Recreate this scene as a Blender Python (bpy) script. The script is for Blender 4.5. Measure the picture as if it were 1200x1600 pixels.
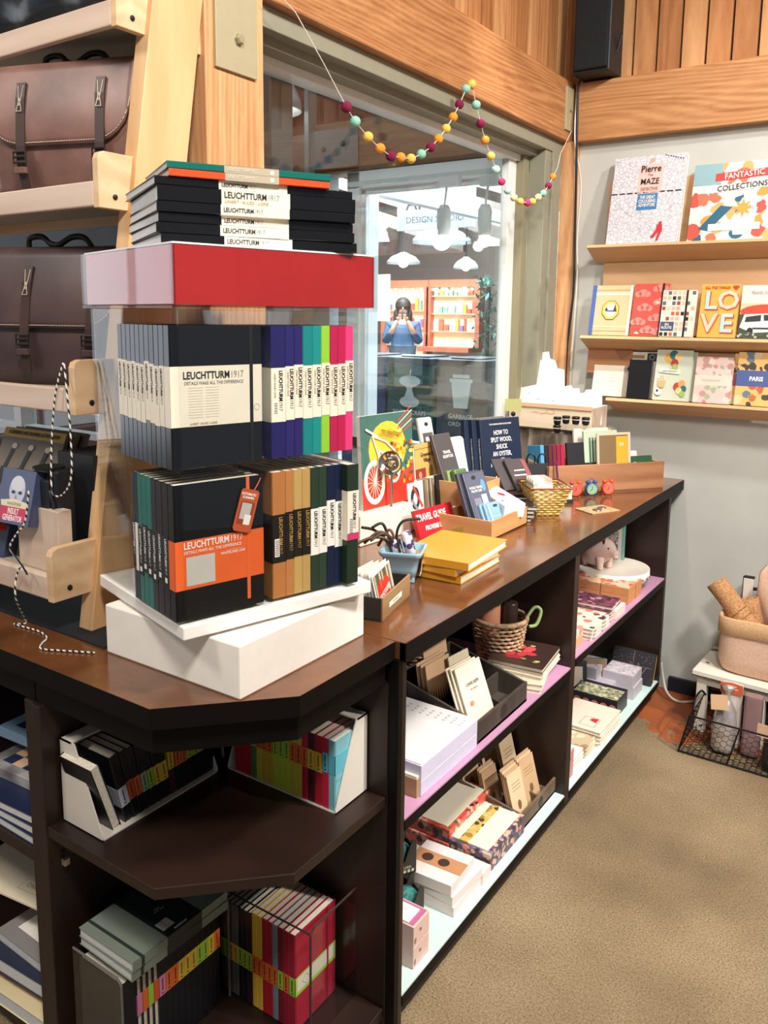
import bpy, math, random
from mathutils import Vector, Matrix, Euler

for o in list(bpy.data.objects):
    bpy.data.objects.remove(o, do_unlink=True)
SC = bpy.context.scene
COL = SC.collection
random.seed(7)
rad = math.radians

# ------------------------------------------------------------------ camera
yaw, pitch, roll = 5.95341257e-01, -1.54055339e-01, 1.09161196e-02
F_PX, CX, CY = 1290.745, 597.483, 695.4065
CAM_H = 1.40
cyw, syw = math.cos(yaw), math.sin(yaw)
fw = Vector((-syw*math.cos(pitch), cyw*math.cos(pitch), math.sin(pitch)))
rt = Vector((cyw, syw, 0)); up = rt.cross(fw)
rt2 = rt*math.cos(roll) + up*math.sin(roll); up2 = up*math.cos(roll) - rt*math.sin(roll)
cd = bpy.data.cameras.new('camera'); cam = bpy.data.objects.new('camera', cd); COL.objects.link(cam)
cam.matrix_world = Matrix(((rt2.x, up2.x, -fw.x, 0), (rt2.y, up2.y, -fw.y, 0), (rt2.z, up2.z, -fw.z, CAM_H), (0, 0, 0, 1)))
cd.sensor_fit = 'VERTICAL'; cd.sensor_height = 36.0; cd.lens = F_PX/1600*36
cd.shift_x = (600-CX)/1600; cd.shift_y = -(800-CY)/1600
cd.clip_start = 0.02; cd.clip_end = 60
SC.camera = cam

# ------------------------------------------------------------------ colour management, world, lights
SC.view_settings.view_transform = 'Standard'; SC.view_settings.look = 'None'
SC.view_settings.exposure = 0.42; SC.view_settings.gamma = 1.0; SC.view_settings.use_curve_mapping = False
W = bpy.data.worlds.new('world'); SC.world = W; W.use_nodes = True
W.node_tree.nodes['Background'].inputs[0].default_value = (0.93, 0.96, 1.0, 1)
W.node_tree.nodes['Background'].inputs[1].default_value = 0.17

def lamp(name, kind, loc, target, power, color=(1, .95, .89), size=.3, spot=70, blend=.6, size_y=None):
    d = bpy.data.lights.new(name, kind); d.energy = power; d.color = color
    if kind == 'AREA':
        d.size = size
        if size_y: d.shape = 'RECTANGLE'; d.size_y = size_y
    elif kind == 'SPOT':
        d.spot_size = rad(spot); d.spot_blend = blend; d.shadow_soft_size = size
    else: d.shadow_soft_size = size
    o = bpy.data.objects.new(name, d); COL.objects.link(o); o.location = loc
    o.rotation_euler = (Vector(target)-Vector(loc)).to_track_quat('-Z', 'Y').to_euler()
    return o
# track and ceiling lamps of the shop
lamp('ceiling_lamp_near', 'AREA', (0.25, -.15, 2.95), (-.9, 1.0, .8), 40, size=.35)
lamp('ceiling_lamp_middle', 'AREA', (.55, 1.4, 2.95), (-.7, 1.9, .6), 44, size=.25)
lamp('ceiling_lamp_far', 'SPOT', (.7, 2.1, 2.95), (-.6, 3.0, 1.3), 90, size=.05, spot=75, blend=.8)
lamp('ceiling_lamp_left', 'AREA', (-1.9, -.6, 2.95), (-1.6, 1.1, 1.4), 17, size=.4)
lamp('track_spot_tags', 'SPOT', (-1.0, 2.0, 2.95), (-1.2, 2.85, 1.2), 85, size=.03, spot=30, blend=.8)
lamp('track_spot_shelves', 'SPOT', (1.25, 1.7, 2.45), (-.95, 2.0, .35), 210, size=.04, spot=44, blend=.7)
lamp('track_spot_floor', 'SPOT', (.5, 2.0, 2.95), (.1, 2.2, 0), 22, size=.08, spot=70, blend=.9)
lamp('side_window_daylight', 'AREA', (-4.55, 0.05, 1.5), (0, 0.05, 1.5), 16, color=(.9, .95, 1), size=2.4, size_y=1.6)  # added light, out of view, to brighten the header's left face
# hall beyond the glass
lamp('hall_lamp_one', 'AREA', (-3.2, 4.4, 3.3), (-3.2, 4.4, 0), 190, color=(.9, .96, 1), size=1.2)
lamp('hall_lamp_two', 'AREA', (-5.4, 8.0, 3.4), (-5.4, 8.4, 0), 600, color=(.95, .97, 1), size=1.6)
lamp('hall_lamp_three', 'AREA', (-2.0, 2.2, 3.2), (-1.9, 3.1, 1.2), 90, color=(.9, .96, 1), size=.6)
lamp('hall_lamp_four', 'AREA', (-1.7, 4.4, 3.3), (-2.3, 4.8, 1.2), 160, color=(.9, .96, 1), size=.6)

# ------------------------------------------------------------------ materials
def lin(c):
    c = c/255
    return c/12.92 if c <= .04045 else ((c+.055)/1.055)**2.4
def hx(h):
    h = h.lstrip('#'); return (lin(int(h[0:2], 16)), lin(int(h[2:4], 16)), lin(int(h[4:6], 16)), 1)
_M = {}
def mat(h, rough=.6, metal=0, emit=0, coat=0, spec=.5):
    k = (h, rough, metal, emit, coat, spec)
    if k in _M: return _M[k]
    m = bpy.data.materials.new('paint_'+h.strip('#')); m.use_nodes = True
    nt = m.node_tree; b = nt.nodes['Principled BSDF']
    b.inputs['Roughness'].default_value = rough; b.inputs['Metallic'].default_value = metal
    b.inputs['Specular IOR Level'].default_value = spec
    if coat: b.inputs['Coat Weight'].default_value = coat; b.inputs['Coat Roughness'].default_value = .08
    # every surface carries a faint procedural mottling of its own pigment
    no = nt.nodes.new('ShaderNodeTexNoise'); no.inputs['Scale'].default_value = 35; no.inputs['Detail'].default_value = 3
    tc = nt.nodes.new('ShaderNodeTexCoord'); nt.links.new(tc.outputs['Object'], no.inputs['Vector'])
    mx = nt.nodes.new('ShaderNodeMix'); mx.data_type = 'RGBA'
    c = hx(h); mx.inputs[6].default_value = tuple(x*.94 for x in c[:3])+(1,); mx.inputs[7].default_value = tuple(min(1, x*1.05) for x in c[:3])+(1,)
    nt.links.new(no.outputs['Fac'], mx.inputs[0]); nt.links.new(mx.outputs[2], b.inputs['Base Color'])
    if emit:
        b.inputs['Emission Color'].default_value = hx(h); b.inputs['Emission Strength'].default_value = emit
    _M[k] = m; return m
def nmat(name, build, rough=.6, metal=0, coat=0):
    if name in _M: return _M[name]
    m = bpy.data.materials.new(name); m.use_nodes = True
    nt = m.node_tree; b = nt.nodes['Principled BSDF']
    b.inputs['Roughness'].default_value = rough; b.inputs['Metallic'].default_value = metal
    if coat: b.inputs['Coat Weight'].default_value = coat; b.inputs['Coat Roughness'].default_value = .12
    build(nt, b); _M[name] = m; return m
def ramp(nt, stops, fac, interp='LINEAR'):
    r = nt.nodes.new('ShaderNodeValToRGB'); r.color_ramp.interpolation = interp
    e = r.color_ramp.elements
    while len(e) < len(stops): e.new(.5)
    for i, (p, h) in enumerate(stops): e[i].position = p; e[i].color = hx(h)
    nt.links.new(fac, r.inputs[0]); return r
def coords(nt, scale=(1, 1, 1), rot=(0, 0, 0), kind='Object'):
    tc = nt.nodes.new('ShaderNodeTexCoord'); mp = nt.nodes.new('ShaderNodeMapping')
    mp.inputs['Scale'].default_value = scale; mp.inputs['Rotation'].default_value = rot
    nt.links.new(tc.outputs[kind], mp.inputs[0]); return mp.outputs[0]
def wood(name, dark, light, grain='x', rough=.5, freq=22, coat=0, knots=True):
    def f(nt, b):
        s = {'x': (.12, 1, 1), 'y': (1, .12, 1), 'z': (1, 1, .12)}[grain]
        v = coords(nt, s)
        n1 = nt.nodes.new('ShaderNodeTexNoise'); n1.inputs['Scale'].default_value = 4; n1.inputs['Detail'].default_value = 2
        nt.links.new(v, n1.inputs['Vector'])
        ad = nt.nodes.new('ShaderNodeVectorMath'); ad.operation = 'MULTIPLY_ADD'
        ad.inputs[1].default_value = (.25, .25, .25); nt.links.new(n1.outputs['Color'], ad.inputs[0]); nt.links.new(v, ad.inputs[2])
        n2 = nt.nodes.new('ShaderNodeTexNoise'); n2.inputs['Scale'].default_value = freq; n2.inputs['Detail'].default_value = 8; n2.inputs['Roughness'].default_value = .7
        nt.links.new(ad.outputs[0], n2.inputs['Vector'])
        w = nt.nodes.new('ShaderNodeTexWave'); w.wave_type = 'RINGS'; w.rings_direction = {'x': 'X', 'y': 'Y', 'z': 'Z'}[grain]
        w.inputs['Scale'].default_value = freq*.6; w.inputs['Distortion'].default_value = 3; w.inputs['Detail'].default_value = 3
        nt.links.new(ad.outputs[0], w.inputs['Vector'])
        mx = nt.nodes.new('ShaderNodeMix'); mx.data_type = 'FLOAT'; mx.inputs[0].default_value = .16
        nt.links.new(n2.outputs['Fac'], mx.inputs[2]); nt.links.new(w.outputs['Fac'], mx.inputs[3])
        r = ramp(nt, [(.28, dark), (.7, light)], mx.outputs[0])
        out = r.outputs[0]
        if knots:
            vk = nt.nodes.new('ShaderNodeTexVoronoi'); vk.inputs['Scale'].default_value = 3.1
            v2 = coords(nt, {'x': (.5, 1, 1), 'y': (1, .5, 1), 'z': (1, 1, .5)}[grain]); nt.links.new(v2, vk.inputs['Vector'])
            rk = ramp(nt, [(.0, '#000000'), (.035, '#303030'), (.09, '#ffffff')], vk.outputs['Distance'])
            mk = nt.nodes.new('ShaderNodeMix'); mk.data_type = 'RGBA'; mk.blend_type = 'MIX'
            dk = hx(dark); mk.inputs[6].default_value = (dk[0]*.35, dk[1]*.3, dk[2]*.28, 1)
            nt.links.new(rk.outputs[0], mk.inputs[0]); nt.links.new(out, mk.inputs[7]); out = mk.outputs[2]
        nt.links.new(out, b.inputs['Base Color'])
        bp = nt.nodes.new('ShaderNodeBump'); bp.inputs['Strength'].default_value = .12; bp.inputs['Distance'].default_value = .002
        nt.links.new(n2.outputs['Fac'], bp.inputs['Height']); nt.links.new(bp.outputs[0], b.inputs['Normal'])
    return nmat(name, f, rough, 0, coat)
def glass(name, tint=(1, 1, 1), gloss=.9, ior=1.5, base=0.0, rough=.0):
    if name in _M: return _M[name]
    m = bpy.data.materials.new(name); m.use_nodes = True; nt = m.node_tree
    nt.nodes.remove(nt.nodes['Principled BSDF']); out = nt.nodes['Material Output']
    t = nt.nodes.new('ShaderNodeBsdfTransparent'); t.inputs[0].default_value = (*tint, 1)
    g = nt.nodes.new('ShaderNodeBsdfGlossy'); g.inputs['Roughness'].default_value = rough
    lw = nt.nodes.new('ShaderNodeLayerWeight'); lw.inputs['Blend'].default_value = .5
    pw = nt.nodes.new('ShaderNodeMath'); pw.operation = 'POWER'; pw.inputs[1].default_value = 4.0; nt.links.new(lw.outputs['Facing'], pw.inputs[0])
    ml = nt.nodes.new('ShaderNodeMath'); ml.operation = 'MULTIPLY_ADD'; ml.inputs[1].default_value = gloss*.75; ml.inputs[2].default_value = .015+base; ml.use_clamp = True
    nt.links.new(pw.outputs[0], ml.inputs[0])
    mx = nt.nodes.new('ShaderNodeMixShader'); nt.links.new(ml.outputs[0], mx.inputs[0])
    nt.links.new(t.outputs[0], mx.inputs[1]); nt.links.new(g.outputs[0], mx.inputs[2]); nt.links.new(mx.outputs[0], out.inputs[0])
    _M[name] = m; return m
def floral(name, bg, cols, scale=38, rough=.5, cover=.55):
    """printed blooms: voronoi cells picked out in several colours over a ground"""
    def f(nt, b):
        v = coords(nt)
        nz = nt.nodes.new('ShaderNodeTexNoise'); nz.inputs['Scale'].default_value = scale*1.6
        nt.links.new(v, nz.inputs['Vector'])
        ad = nt.nodes.new('ShaderNodeVectorMath'); ad.operation = 'MULTIPLY_ADD'; k = .5/scale
        ad.inputs[1].default_value = (k, k, k); nt.links.new(nz.outputs['Color'], ad.inputs[0]); nt.links.new(v, ad.inputs[2])
        vo = nt.nodes.new('ShaderNodeTexVoronoi'); vo.inputs['Scale'].default_value = scale; nt.links.new(ad.outputs[0], vo.inputs['Vector'])
        sp = nt.nodes.new('ShaderNodeSeparateColor'); nt.links.new(vo.outputs['Color'], sp.inputs[0])
        n = len(cols); r = ramp(nt, [(i/n, c) for i, c in enumerate(cols)], sp.outputs[0], 'CONSTANT')
        lt = nt.nodes.new('ShaderNodeMath'); lt.operation = 'LESS_THAN'; lt.inputs[1].default_value = cover
        nt.links.new(vo.outputs['Distance'], lt.inputs[0])
        mx = nt.nodes.new('ShaderNodeMix'); mx.data_type = 'RGBA'; mx.inputs[6].default_value = hx(bg)
        nt.links.new(lt.outputs[0], mx.inputs[0]); nt.links.new(r.outputs[0], mx.inputs[7]); nt.links.new(mx.outputs[2], b.inputs['Base Color'])
    return nmat(name, f, rough)
def noisy(name, stops, scale=20, rough=.6, detail=6, stretch=(1, 1, 1), bump=0, metal=0, coat=0, interp='LINEAR'):
    def f(nt, b):
        v = coords(nt, stretch); n = nt.nodes.new('ShaderNodeTexNoise'); n.inputs['Scale'].default_value = scale; n.inputs['Detail'].default_value = detail
        nt.links.new(v, n.inputs['Vector']); r = ramp(nt, stops, n.outputs['Fac'], interp); nt.links.new(r.outputs[0], b.inputs['Base Color'])
        if bump:
            bp = nt.nodes.new('ShaderNodeBump'); bp.inputs['Strength'].default_value = bump; bp.inputs['Distance'].default_value = .004
            nt.links.new(n.outputs['Fac'], bp.inputs['Height']); nt.links.new(bp.outputs[0], b.inputs['Normal'])
    return nmat(name, f, rough, metal, coat)
def pagesmat(h='#e9e0cf', d='#b9ad98'):
    def f(nt, b):
        v = coords(nt, (900, 900, 900)); n = nt.nodes.new('ShaderNodeTexNoise'); n.inputs['Scale'].default_value = 1; nt.links.new(v, n.inputs['Vector'])
        r = ramp(nt, [(.35, d), (.6, h)], n.outputs['Fac']); nt.links.new(r.outputs[0], b.inputs['Base Color'])
    return nmat('pages'+h, f, .8)

# ------------------------------------------------------------------ mesh building
class MB:
    def __init__(s): s.v = []; s.f = []; s.m = []; s.T = Matrix.Identity(4)
    def add(s, vs, fs, m=0):
        n = len(s.v); s.v += [tuple(s.T @ Vector(p)) for p in vs]
        s.f += [tuple(n+i for i in f) for f in fs]; s.m += [m]*len(fs); return s
    def box(s, a, b, m=0):
        (x0, y0, z0), (x1, y1, z1) = a, b
        if x0 > x1: x0, x1 = x1, x0
        if y0 > y1: y0, y1 = y1, y0
        if z0 > z1: z0, z1 = z1, z0
        return s.add([(x0,y0,z0),(x1,y0,z0),(x1,y1,z0),(x0,y1,z0),(x0,y0,z1),(x1,y0,z1),(x1,y1,z1),(x0,y1,z1)],
                     [(3,2,1,0),(4,5,6,7),(0,1,5,4),(1,2,6,5),(2,3,7,6),(3,0,4,7)], m)
    def ext(s, poly, o, u, v, w, m=0):
        """polygon in the (u,v) plane at o, extruded by vector w"""
        o, u, v, w = Vector(o), Vector(u), Vector(v), Vector(w); n = len(poly)
        a = [o+u*p[0]+v*p[1] for p in poly]; b = [p+w for p in a]
        ar = sum(poly[i][0]*poly[(i+1) % n][1]-poly[(i+1) % n][0]*poly[i][1] for i in range(n))
        flip = (ar*u.cross(v).dot(w)) < 0
        F = [tuple(range(n))[::-1], tuple(range(n, 2*n))]+[(i, (i+1) % n, (i+1) % n+n, i+n) for i in range(n)]
        if flip: F = [f[::-1] for f in F]
        return s.add([tuple(p) for p in a+b], F, m)
    def prism(s, poly, z0, z1, m=0): return s.ext(poly, (0, 0, z0), (1, 0, 0), (0, 1, 0), (0, 0, z1-z0), m)
    def tube(s, pts, r, n=8, m=0, closed=False):
        pts = [Vector(p) for p in pts]; N = len(pts); rs = r if isinstance(r, (list, tuple)) else [r]*N
        ref = None; rings = []
        for i, p in enumerate(pts):
            if closed: d = pts[(i+1) % N]-pts[i-1]
            else: d = pts[min(i+1, N-1)]-pts[max(i-1, 0)]
            d = d.normalized() if d.length > 1e-9 else Vector((0, 0, 1))
            if ref is None: ref = d.orthogonal().normalized()
            ref = (ref-d*ref.dot(d)); ref = ref.normalized() if ref.length > 1e-6 else d.orthogonal().normalized()
            b = d.cross(ref); rings.append([p+(ref*math.cos(2*math.pi*k/n)+b*math.sin(2*math.pi*k/n))*rs[i] for k in range(n)])
        vs = [tuple(q) for R in rings for q in R]; fs = []
        for i in range(N if closed else N-1):
            j = (i+1) % N
            for k in range(n): fs.append((i*n+k, i*n+(k+1) % n, j*n+(k+1) % n, j*n+k))
        if not closed: fs += [tuple(range(n))[::-1], tuple(range((N-1)*n, N*n))]
        return s.add(vs, fs, m)
    def lathe(s, prof, n=24, m=0, c=(0, 0, 0), caps=True):
        vs = [(c[0]+r*math.cos(2*math.pi*k/n), c[1]+r*math.sin(2*math.pi*k/n), c[2]+z) for r, z in prof for k in range(n)]
        fs = [(i*n+k, i*n+(k+1) % n, (i+1)*n+(k+1) % n, (i+1)*n+k) for i in range(len(prof)-1) for k in range(n)]
        if caps: fs += [tuple(range(n))[::-1], tuple(range((len(prof)-1)*n, len(prof)*n))]
        return s.add(vs, fs, m)
    def ball(s, c, r, m=0, sc=(1, 1, 1), n=14, k=9):
        prof = []
        vs = []; fs = []
        for i in range(1, k):
            a = math.pi*i/k-math.pi/2
            for j in range(n): vs.append((c[0]+r*sc[0]*math.cos(a)*math.cos(2*math.pi*j/n), c[1]+r*sc[1]*math.cos(a)*math.sin(2*math.pi*j/n), c[2]+r*sc[2]*math.sin(a)))
        for i in range(k-2):
            for j in range(n): fs.append((i*n+j, i*n+(j+1) % n, (i+1)*n+(j+1) % n, (i+1)*n+j))
        b = len(vs); vs += [(c[0], c[1], c[2]-r*sc[2]), (c[0], c[1], c[2]+r*sc[2])]
        for j in range(n): fs.append((b, (j+1) % n, j)); fs.append((b+1, (k-2)*n+j, (k-2)*n+(j+1) % n))
        return s.add(vs, fs, m)
    def mesh(s, name, mats, smooth=False):
        me = bpy.data.meshes.new(name); me.from_pydata(s.v, [], s.f)
        for x in (mats if isinstance(mats, (list, tuple)) else [mats]): me.materials.append(x)
        me.polygons.foreach_set('material_index', s.m)
        if smooth: me.polygons.foreach_set('use_smooth', [True]*len(s.f))
        me.update(); return me
    def build(s, name, mats, parent=None, smooth=False, bevel=0, seg=2, sub=0, solid=0):
        o = bpy.data.objects.new(name, s.mesh(name, mats, smooth)); COL.objects.link(o)
        if parent is not None: o.parent = parent
        if solid: md = o.modifiers.new('s', 'SOLIDIFY'); md.thickness = solid; md.offset = 0
        if bevel:
            md = o.modifiers.new('b', 'BEVEL'); md.width = bevel; md.segments = seg; md.limit_method = 'ANGLE'; md.harden_normals = False
        if sub: md = o.modifiers.new('ss', 'SUBSURF'); md.levels = sub; md.render_levels = sub
        return o
def shared(name, me, parent=None, loc=(0, 0, 0), rot=(0, 0, 0)):
    o = bpy.data.objects.new(name, me); COL.objects.link(o)
    if parent is not None: o.parent = parent
    o.location = loc; o.rotation_euler = rot; return o
_labels = {}
def tag(o, label=None, cat=None, group=None, kind=None):
    if label: o['label'] = label
    if cat: o['category'] = cat
    if group: o['group'] = group
    if kind: o['kind'] = kind
    return o
def thing(name, label, cat, loc=(0, 0, 0), rz=0, group=None, rot=None, mtx=None):
    o = bpy.data.objects.new(name, None); COL.objects.link(o); o.empty_display_size = .02
    o.location = loc; o.rotation_euler = rot if rot else (0, 0, rz)
    if mtx is not None: o.matrix_world = mtx
    return tag(o, label, cat, group)
def struct(name, mb, mats, label=None, **k):
    o = mb.build(name, mats, None, **k); o['kind'] = 'structure'
    if label: o['label'] = label
    return o
def copy_tree(o, parent=None):
    c = o.copy(); COL.objects.link(c); c.parent = parent
    for ch in list(o.children): copy_tree(ch, c)
    return c
def frame(o, u, v):
    """matrix whose x runs along u, y along v, z out of the surface"""
    u = Vector(u).normalized(); v = Vector(v); v = (v-u*v.dot(u)).normalized(); n = u.cross(v)
    return Matrix(((u.x, v.x, n.x, o[0]), (u.y, v.y, n.y, o[1]), (u.z, v.z, n.z, o[2]), (0, 0, 0, 1)))
_T = {}
def textmesh(txt, size, m, bold=0.0, sx=1.0, align='CENTER', space=1.0):
    k = (txt, size, m.name, bold, sx, align, space)
    if k in _T: return _T[k]
    c = bpy.data.curves.new('t', 'FONT'); c.body = txt; c.size = size; c.align_x = align; c.align_y = 'CENTER'
    c.offset = bold*size; c.resolution_u = 2; c.space_line = space; c.extrude = 0.00012
    o = bpy.data.objects.new('t', c); me = bpy.data.meshes.new_from_object(o)
    bpy.data.objects.remove(o); bpy.data.curves.remove(c)
    for v in me.vertices: v.co.x *= sx
    me.materials.clear(); me.materials.append(m); me.name = 'lettering'; _T[k] = me; return me
def text(txt, size, m, parent, o, u, v, bold=0.0, sx=1.0, align='CENTER', name='lettering', space=1.0, lift=.0004):
    me = textmesh(txt, size, m, bold, sx, align, space); ob = bpy.data.objects.new(name, me); COL.objects.link(ob)
    ob.parent = parent; M = frame(o, u, v); n = M.col[2].xyz; M.translation = Vector(o)+n*lift; ob.matrix_local = M
    return ob
class Art:
    """flat printed shapes on a surface: u right, v up, thin ink layers"""
    def __init__(s, o, u, v, step=.00012):
        s.b = MB(); s.b.T = frame(o, u, v); s.k = 1; s.step = step; s.mats = []
    def mi(s, h):
        m = mat(h, .55) if isinstance(h, str) else h
        if m not in s.mats: s.mats.append(m)
        return s.mats.index(m)
    def poly(s, pts, h, up=True):
        z = s.step*s.k
        if up: s.k += 1
        ar = sum(pts[i][0]*pts[(i+1) % len(pts)][1]-pts[(i+1) % len(pts)][0]*pts[i][1] for i in range(len(pts)))
        if ar < 0: pts = pts[::-1]
        s.b.add([(p[0], p[1], z) for p in pts], [tuple(range(len(pts)))], s.mi(h)); return s
    def rect(s, x0, y0, x1, y1, h, up=True): return s.poly([(x0, y0), (x1, y0), (x1, y1), (x0, y1)], h, up)
    def oval(s, cx, cy, rx, ry, h, n=20, up=True): return s.poly([(cx+rx*math.cos(2*math.pi*i/n), cy+ry*math.sin(2*math.pi*i/n)) for i in range(n)], h, up)
    def ring(s, cx, cy, rx, ry, w, h, n=24):
        z = s.step*s.k; s.k += 1; vs = []; 
        for i in range(n):
            a = 2*math.pi*i/n; vs += [(cx+(rx-w)*math.cos(a), cy+(ry-w)*math.sin(a), z), (cx+rx*math.cos(a), cy+ry*math.sin(a), z)]
        s.b.add(vs, [(2*i, 2*i+1, (2*i+3) % (2*n), (2*i+2) % (2*n)) for i in range(n)], s.mi(h)); return s
    def line(s, pts, w, h):
        for (x0, y0), (x1, y1) in zip(pts, pts[1:]):
            L = math.hypot(x1-x0, y1-y0) or 1; a, b = -(y1-y0)/L*w/2, (x1-x0)/L*w/2
            s.poly([(x0-a, y0-b), (x1-a, y1-b), (x1+a, y1+b), (x0+a, y0+b)], h, False)
        s.k += 1; return s
    def build(s, parent, name='printed_art'): return s.b.build(name, s.mats, parent)

# ------------------------------------------------------------------ common materials
BROWN_TOP = noisy('counter_top_stain', [(.3, '#57341d'), (.7, '#7a4c2c')], 9, .17, 5, (1, 1, 1), .02, 0, .3)
BROWN = noisy('dark_cabinet_stain', [(.3, '#1d100b'), (.7, '#2b1811')], 6, .45, 5)
BLACKB = mat('#0e0908', .55, 0, 0, 0, .15)
PINK = mat('#b98aa8', .5); MINT = mat('#c3dcd6', .5)
FIR = wood('fir_timber', '#9c6638', '#cf9a68', 'x', .55, 42)
FIR_Y = wood('fir_timber_along', '#8c5830', '#c48d5c', 'y', .55, 42)
FIR_Z = wood('fir_post', '#b87c48', '#dfb080', 'z', .55, 34)
PINE = wood('pale_pine', '#cba377', '#e6c7a0', 'x', .5, 12, knots=False)
PINE_Z = wood('pale_pine_upright', '#cf9f6a', '#e6bf8e', 'z', .5, 12, knots=False)
PLY = wood('plywood', '#d2a878', '#e2bd92', 'x', .5, 9, knots=False)
WHITEP = mat('#f1ece4', .5); CREAM = mat('#eadfca', .6); PAGES = pagesmat(); PAGEG = pagesmat('#e4e4e2', '#b7b9bb')
BLACK = mat('#15171b', .35); INK = mat('#16161a', .6); GREYINK = mat('#8d8a86', .6); WHITEI = mat('#f6f4f0', .6)
ACR = glass('clear_acrylic', (.97, .98, .98), .6, 1.49, .01)
PLASTIC = glass('clear_wrap', (.97, .97, .97), .8, 1.5, .04, .08)
KRAFT = mat('#b98a5c', .75); KRAFTL = mat('#d8b48c', .75)
STEEL = mat('#9aa09f', .35, .8); DSTEEL = mat('#2c2b2b', .4, .6)
# ================================================================== the room
def floorm(nt, b):
    v = coords(nt)
    n = nt.nodes.new('ShaderNodeTexNoise'); n.inputs['Scale'].default_value = 2.2; n.inputs['Detail'].default_value = 6; nt.links.new(v, n.inputs['Vector'])
    r = ramp(nt, [(.3, '#82725a'), (.5, '#a08d70'), (.72, '#baa88a')], n.outputs['Fac'])
    n2 = nt.nodes.new('ShaderNodeTexNoise'); n2.inputs['Scale'].default_value = 230; n2.inputs['Detail'].default_value = 3; nt.links.new(v, n2.inputs['Vector'])
    r2 = ramp(nt, [(.3, '#4a4538'), (.46, '#b8b2a4'), (.6, '#d8d2c8'), (.74, '#ffffff')], n2.outputs['Fac'])
    mu = nt.nodes.new('ShaderNodeMix'); mu.data_type = 'RGBA'; mu.blend_type = 'MULTIPLY'; mu.inputs[0].default_value = .75
    nt.links.new(r.outputs[0], mu.inputs[6]); nt.links.new(r2.outputs[0], mu.inputs[7])
    # worn orange paint left on the concrete towards the back wall
    sp = nt.nodes.new('ShaderNodeSeparateXYZ'); nt.links.new(v, sp.inputs[0])
    n3 = nt.nodes.new('ShaderNodeTexNoise'); n3.inputs['Scale'].default_value = 5.5; n3.inputs['Detail'].default_value = 5; nt.links.new(v, n3.inputs['Vector'])
    a1 = nt.nodes.new('ShaderNodeMath'); a1.operation = 'MULTIPLY_ADD'; a1.inputs[1].default_value = .75; nt.links.new(n3.outputs['Fac'], a1.inputs[0]); nt.links.new(sp.outputs[1], a1.inputs[2])
    g = nt.nodes.new('ShaderNodeMath'); g.operation = 'GREATER_THAN'; g.inputs[1].default_value = 3.13; nt.links.new(a1.outputs[0], g.inputs[0])
    rp = ramp(nt, [(.3, '#7c3d1f'), (.55, '#a35a30'), (.8, '#c47a48')], n.outputs['Fac'])
    mx = nt.nodes.new('ShaderNodeMix'); mx.data_type = 'RGBA'; nt.links.new(g.outputs[0], mx.inputs[0]); nt.links.new(mu.outputs[2], mx.inputs[6]); nt.links.new(rp.outputs[0], mx.inputs[7])
    # small dark stains
    vo = nt.nodes.new('ShaderNodeTexVoronoi'); vo.inputs['Scale'].default_value = 3.3; nt.links.new(v, vo.inputs['Vector'])
    rs = ramp(nt, [(.02, '#5a5040'), (.06, '#ffffff')], vo.outputs['Distance'])
    ms = nt.nodes.new('ShaderNodeMix'); ms.data_type = 'RGBA'; ms.blend_type = 'MULTIPLY'; ms.inputs[0].default_value = .6
    nt.links.new(mx.outputs[2], ms.inputs[6]); nt.links.new(rs.outputs[0], ms.inputs[7])
    nt.links.new(ms.outputs[2], b.inputs['Base Color'])
    bp = nt.nodes.new('ShaderNodeBump'); bp.inputs['Strength'].default_value = .15; bp.inputs['Distance'].default_value = .002
    nt.links.new(n2.outputs['Fac'], bp.inputs['Height']); nt.links.new(bp.outputs[0], b.inputs['Normal'])
FLOORM = nmat('worn_concrete', floorm, .5)
struct('floor', MB().box((-4.5, -2, -.05), (3.2, 3.2, 0)), FLOORM)
WALLM = noisy('grey_green_wall_paint', [(.3, '#bcbfb9'), (.7, '#c9cbc4')], 3, .65, 4)
struct('wall_back', MB().box((-1.27, 3.1, 0), (3.2, 3.2, 2.08)), WALLM)
# plank cladding above the beams
def planks(name, o, u, L, z0, z1, w, thick):
    mb = MB(); n = int(L/w)+1; u = Vector(u); out = Vector(thick)
    for i in range(n):
        a = Vector(o)+u*(i*w); a.z = z0; g = .004
        r = [0, .003, 0.0, .004][i % 4]
        p = a+out*0; mb.ext([(g, 0), (w-g, 0), (w-g, z1-z0), (g, z1-z0)], p, u, (0, 0, 1), out*(1+r*8), i % 3)
    mb.ext([(0, 0), (L, 0), (L, z1-z0), (0, z1-z0)], Vector((o[0], o[1], z0)), u, (0, 0, 1), out*.25, 3)
    return mb
PK = [wood('cedar_plank_a', '#a3683c', '#cd9560', 'z', .6, 20), wood('cedar_plank_b', '#935a32', '#bb8350', 'z', .6, 24), wood('cedar_plank_c', '#ad7446', '#d8a673', 'z', .6, 17), mat('#3a2314', .8)]
struct('wall_back_upper', planks('p', (-1.3, 3.16, 0), (1, 0, 0), 4.4, 2.25, 3.1, .085, (0, -.02, 0)), PK, 'vertical cedar planks above the back beam')
struct('wall_left_upper', planks('p', (-1.3, 1.3, 0), (0, 1, 0), 1.9, 2.25, 3.1, .085, (.02, 0, 0)), PK, 'vertical cedar planks above the window beam')
struct('trim_1', MB().box((-1.225, 3.055, 2.05), (3.2, 3.2, 2.257)), FIR, 'wide fir beam over the back wall', bevel=.004)
struct('trim_2', MB().box((-1.33, 1.385, 2.05), (-1.235, 3.13, 2.262)), FIR_Y, 'wide fir beam over the window', bevel=.004)
struct('baseboard_back', MB().box((-.76, 3.085, 0), (3.2, 3.1, .055)), mat('#12202a', .4))
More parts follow.
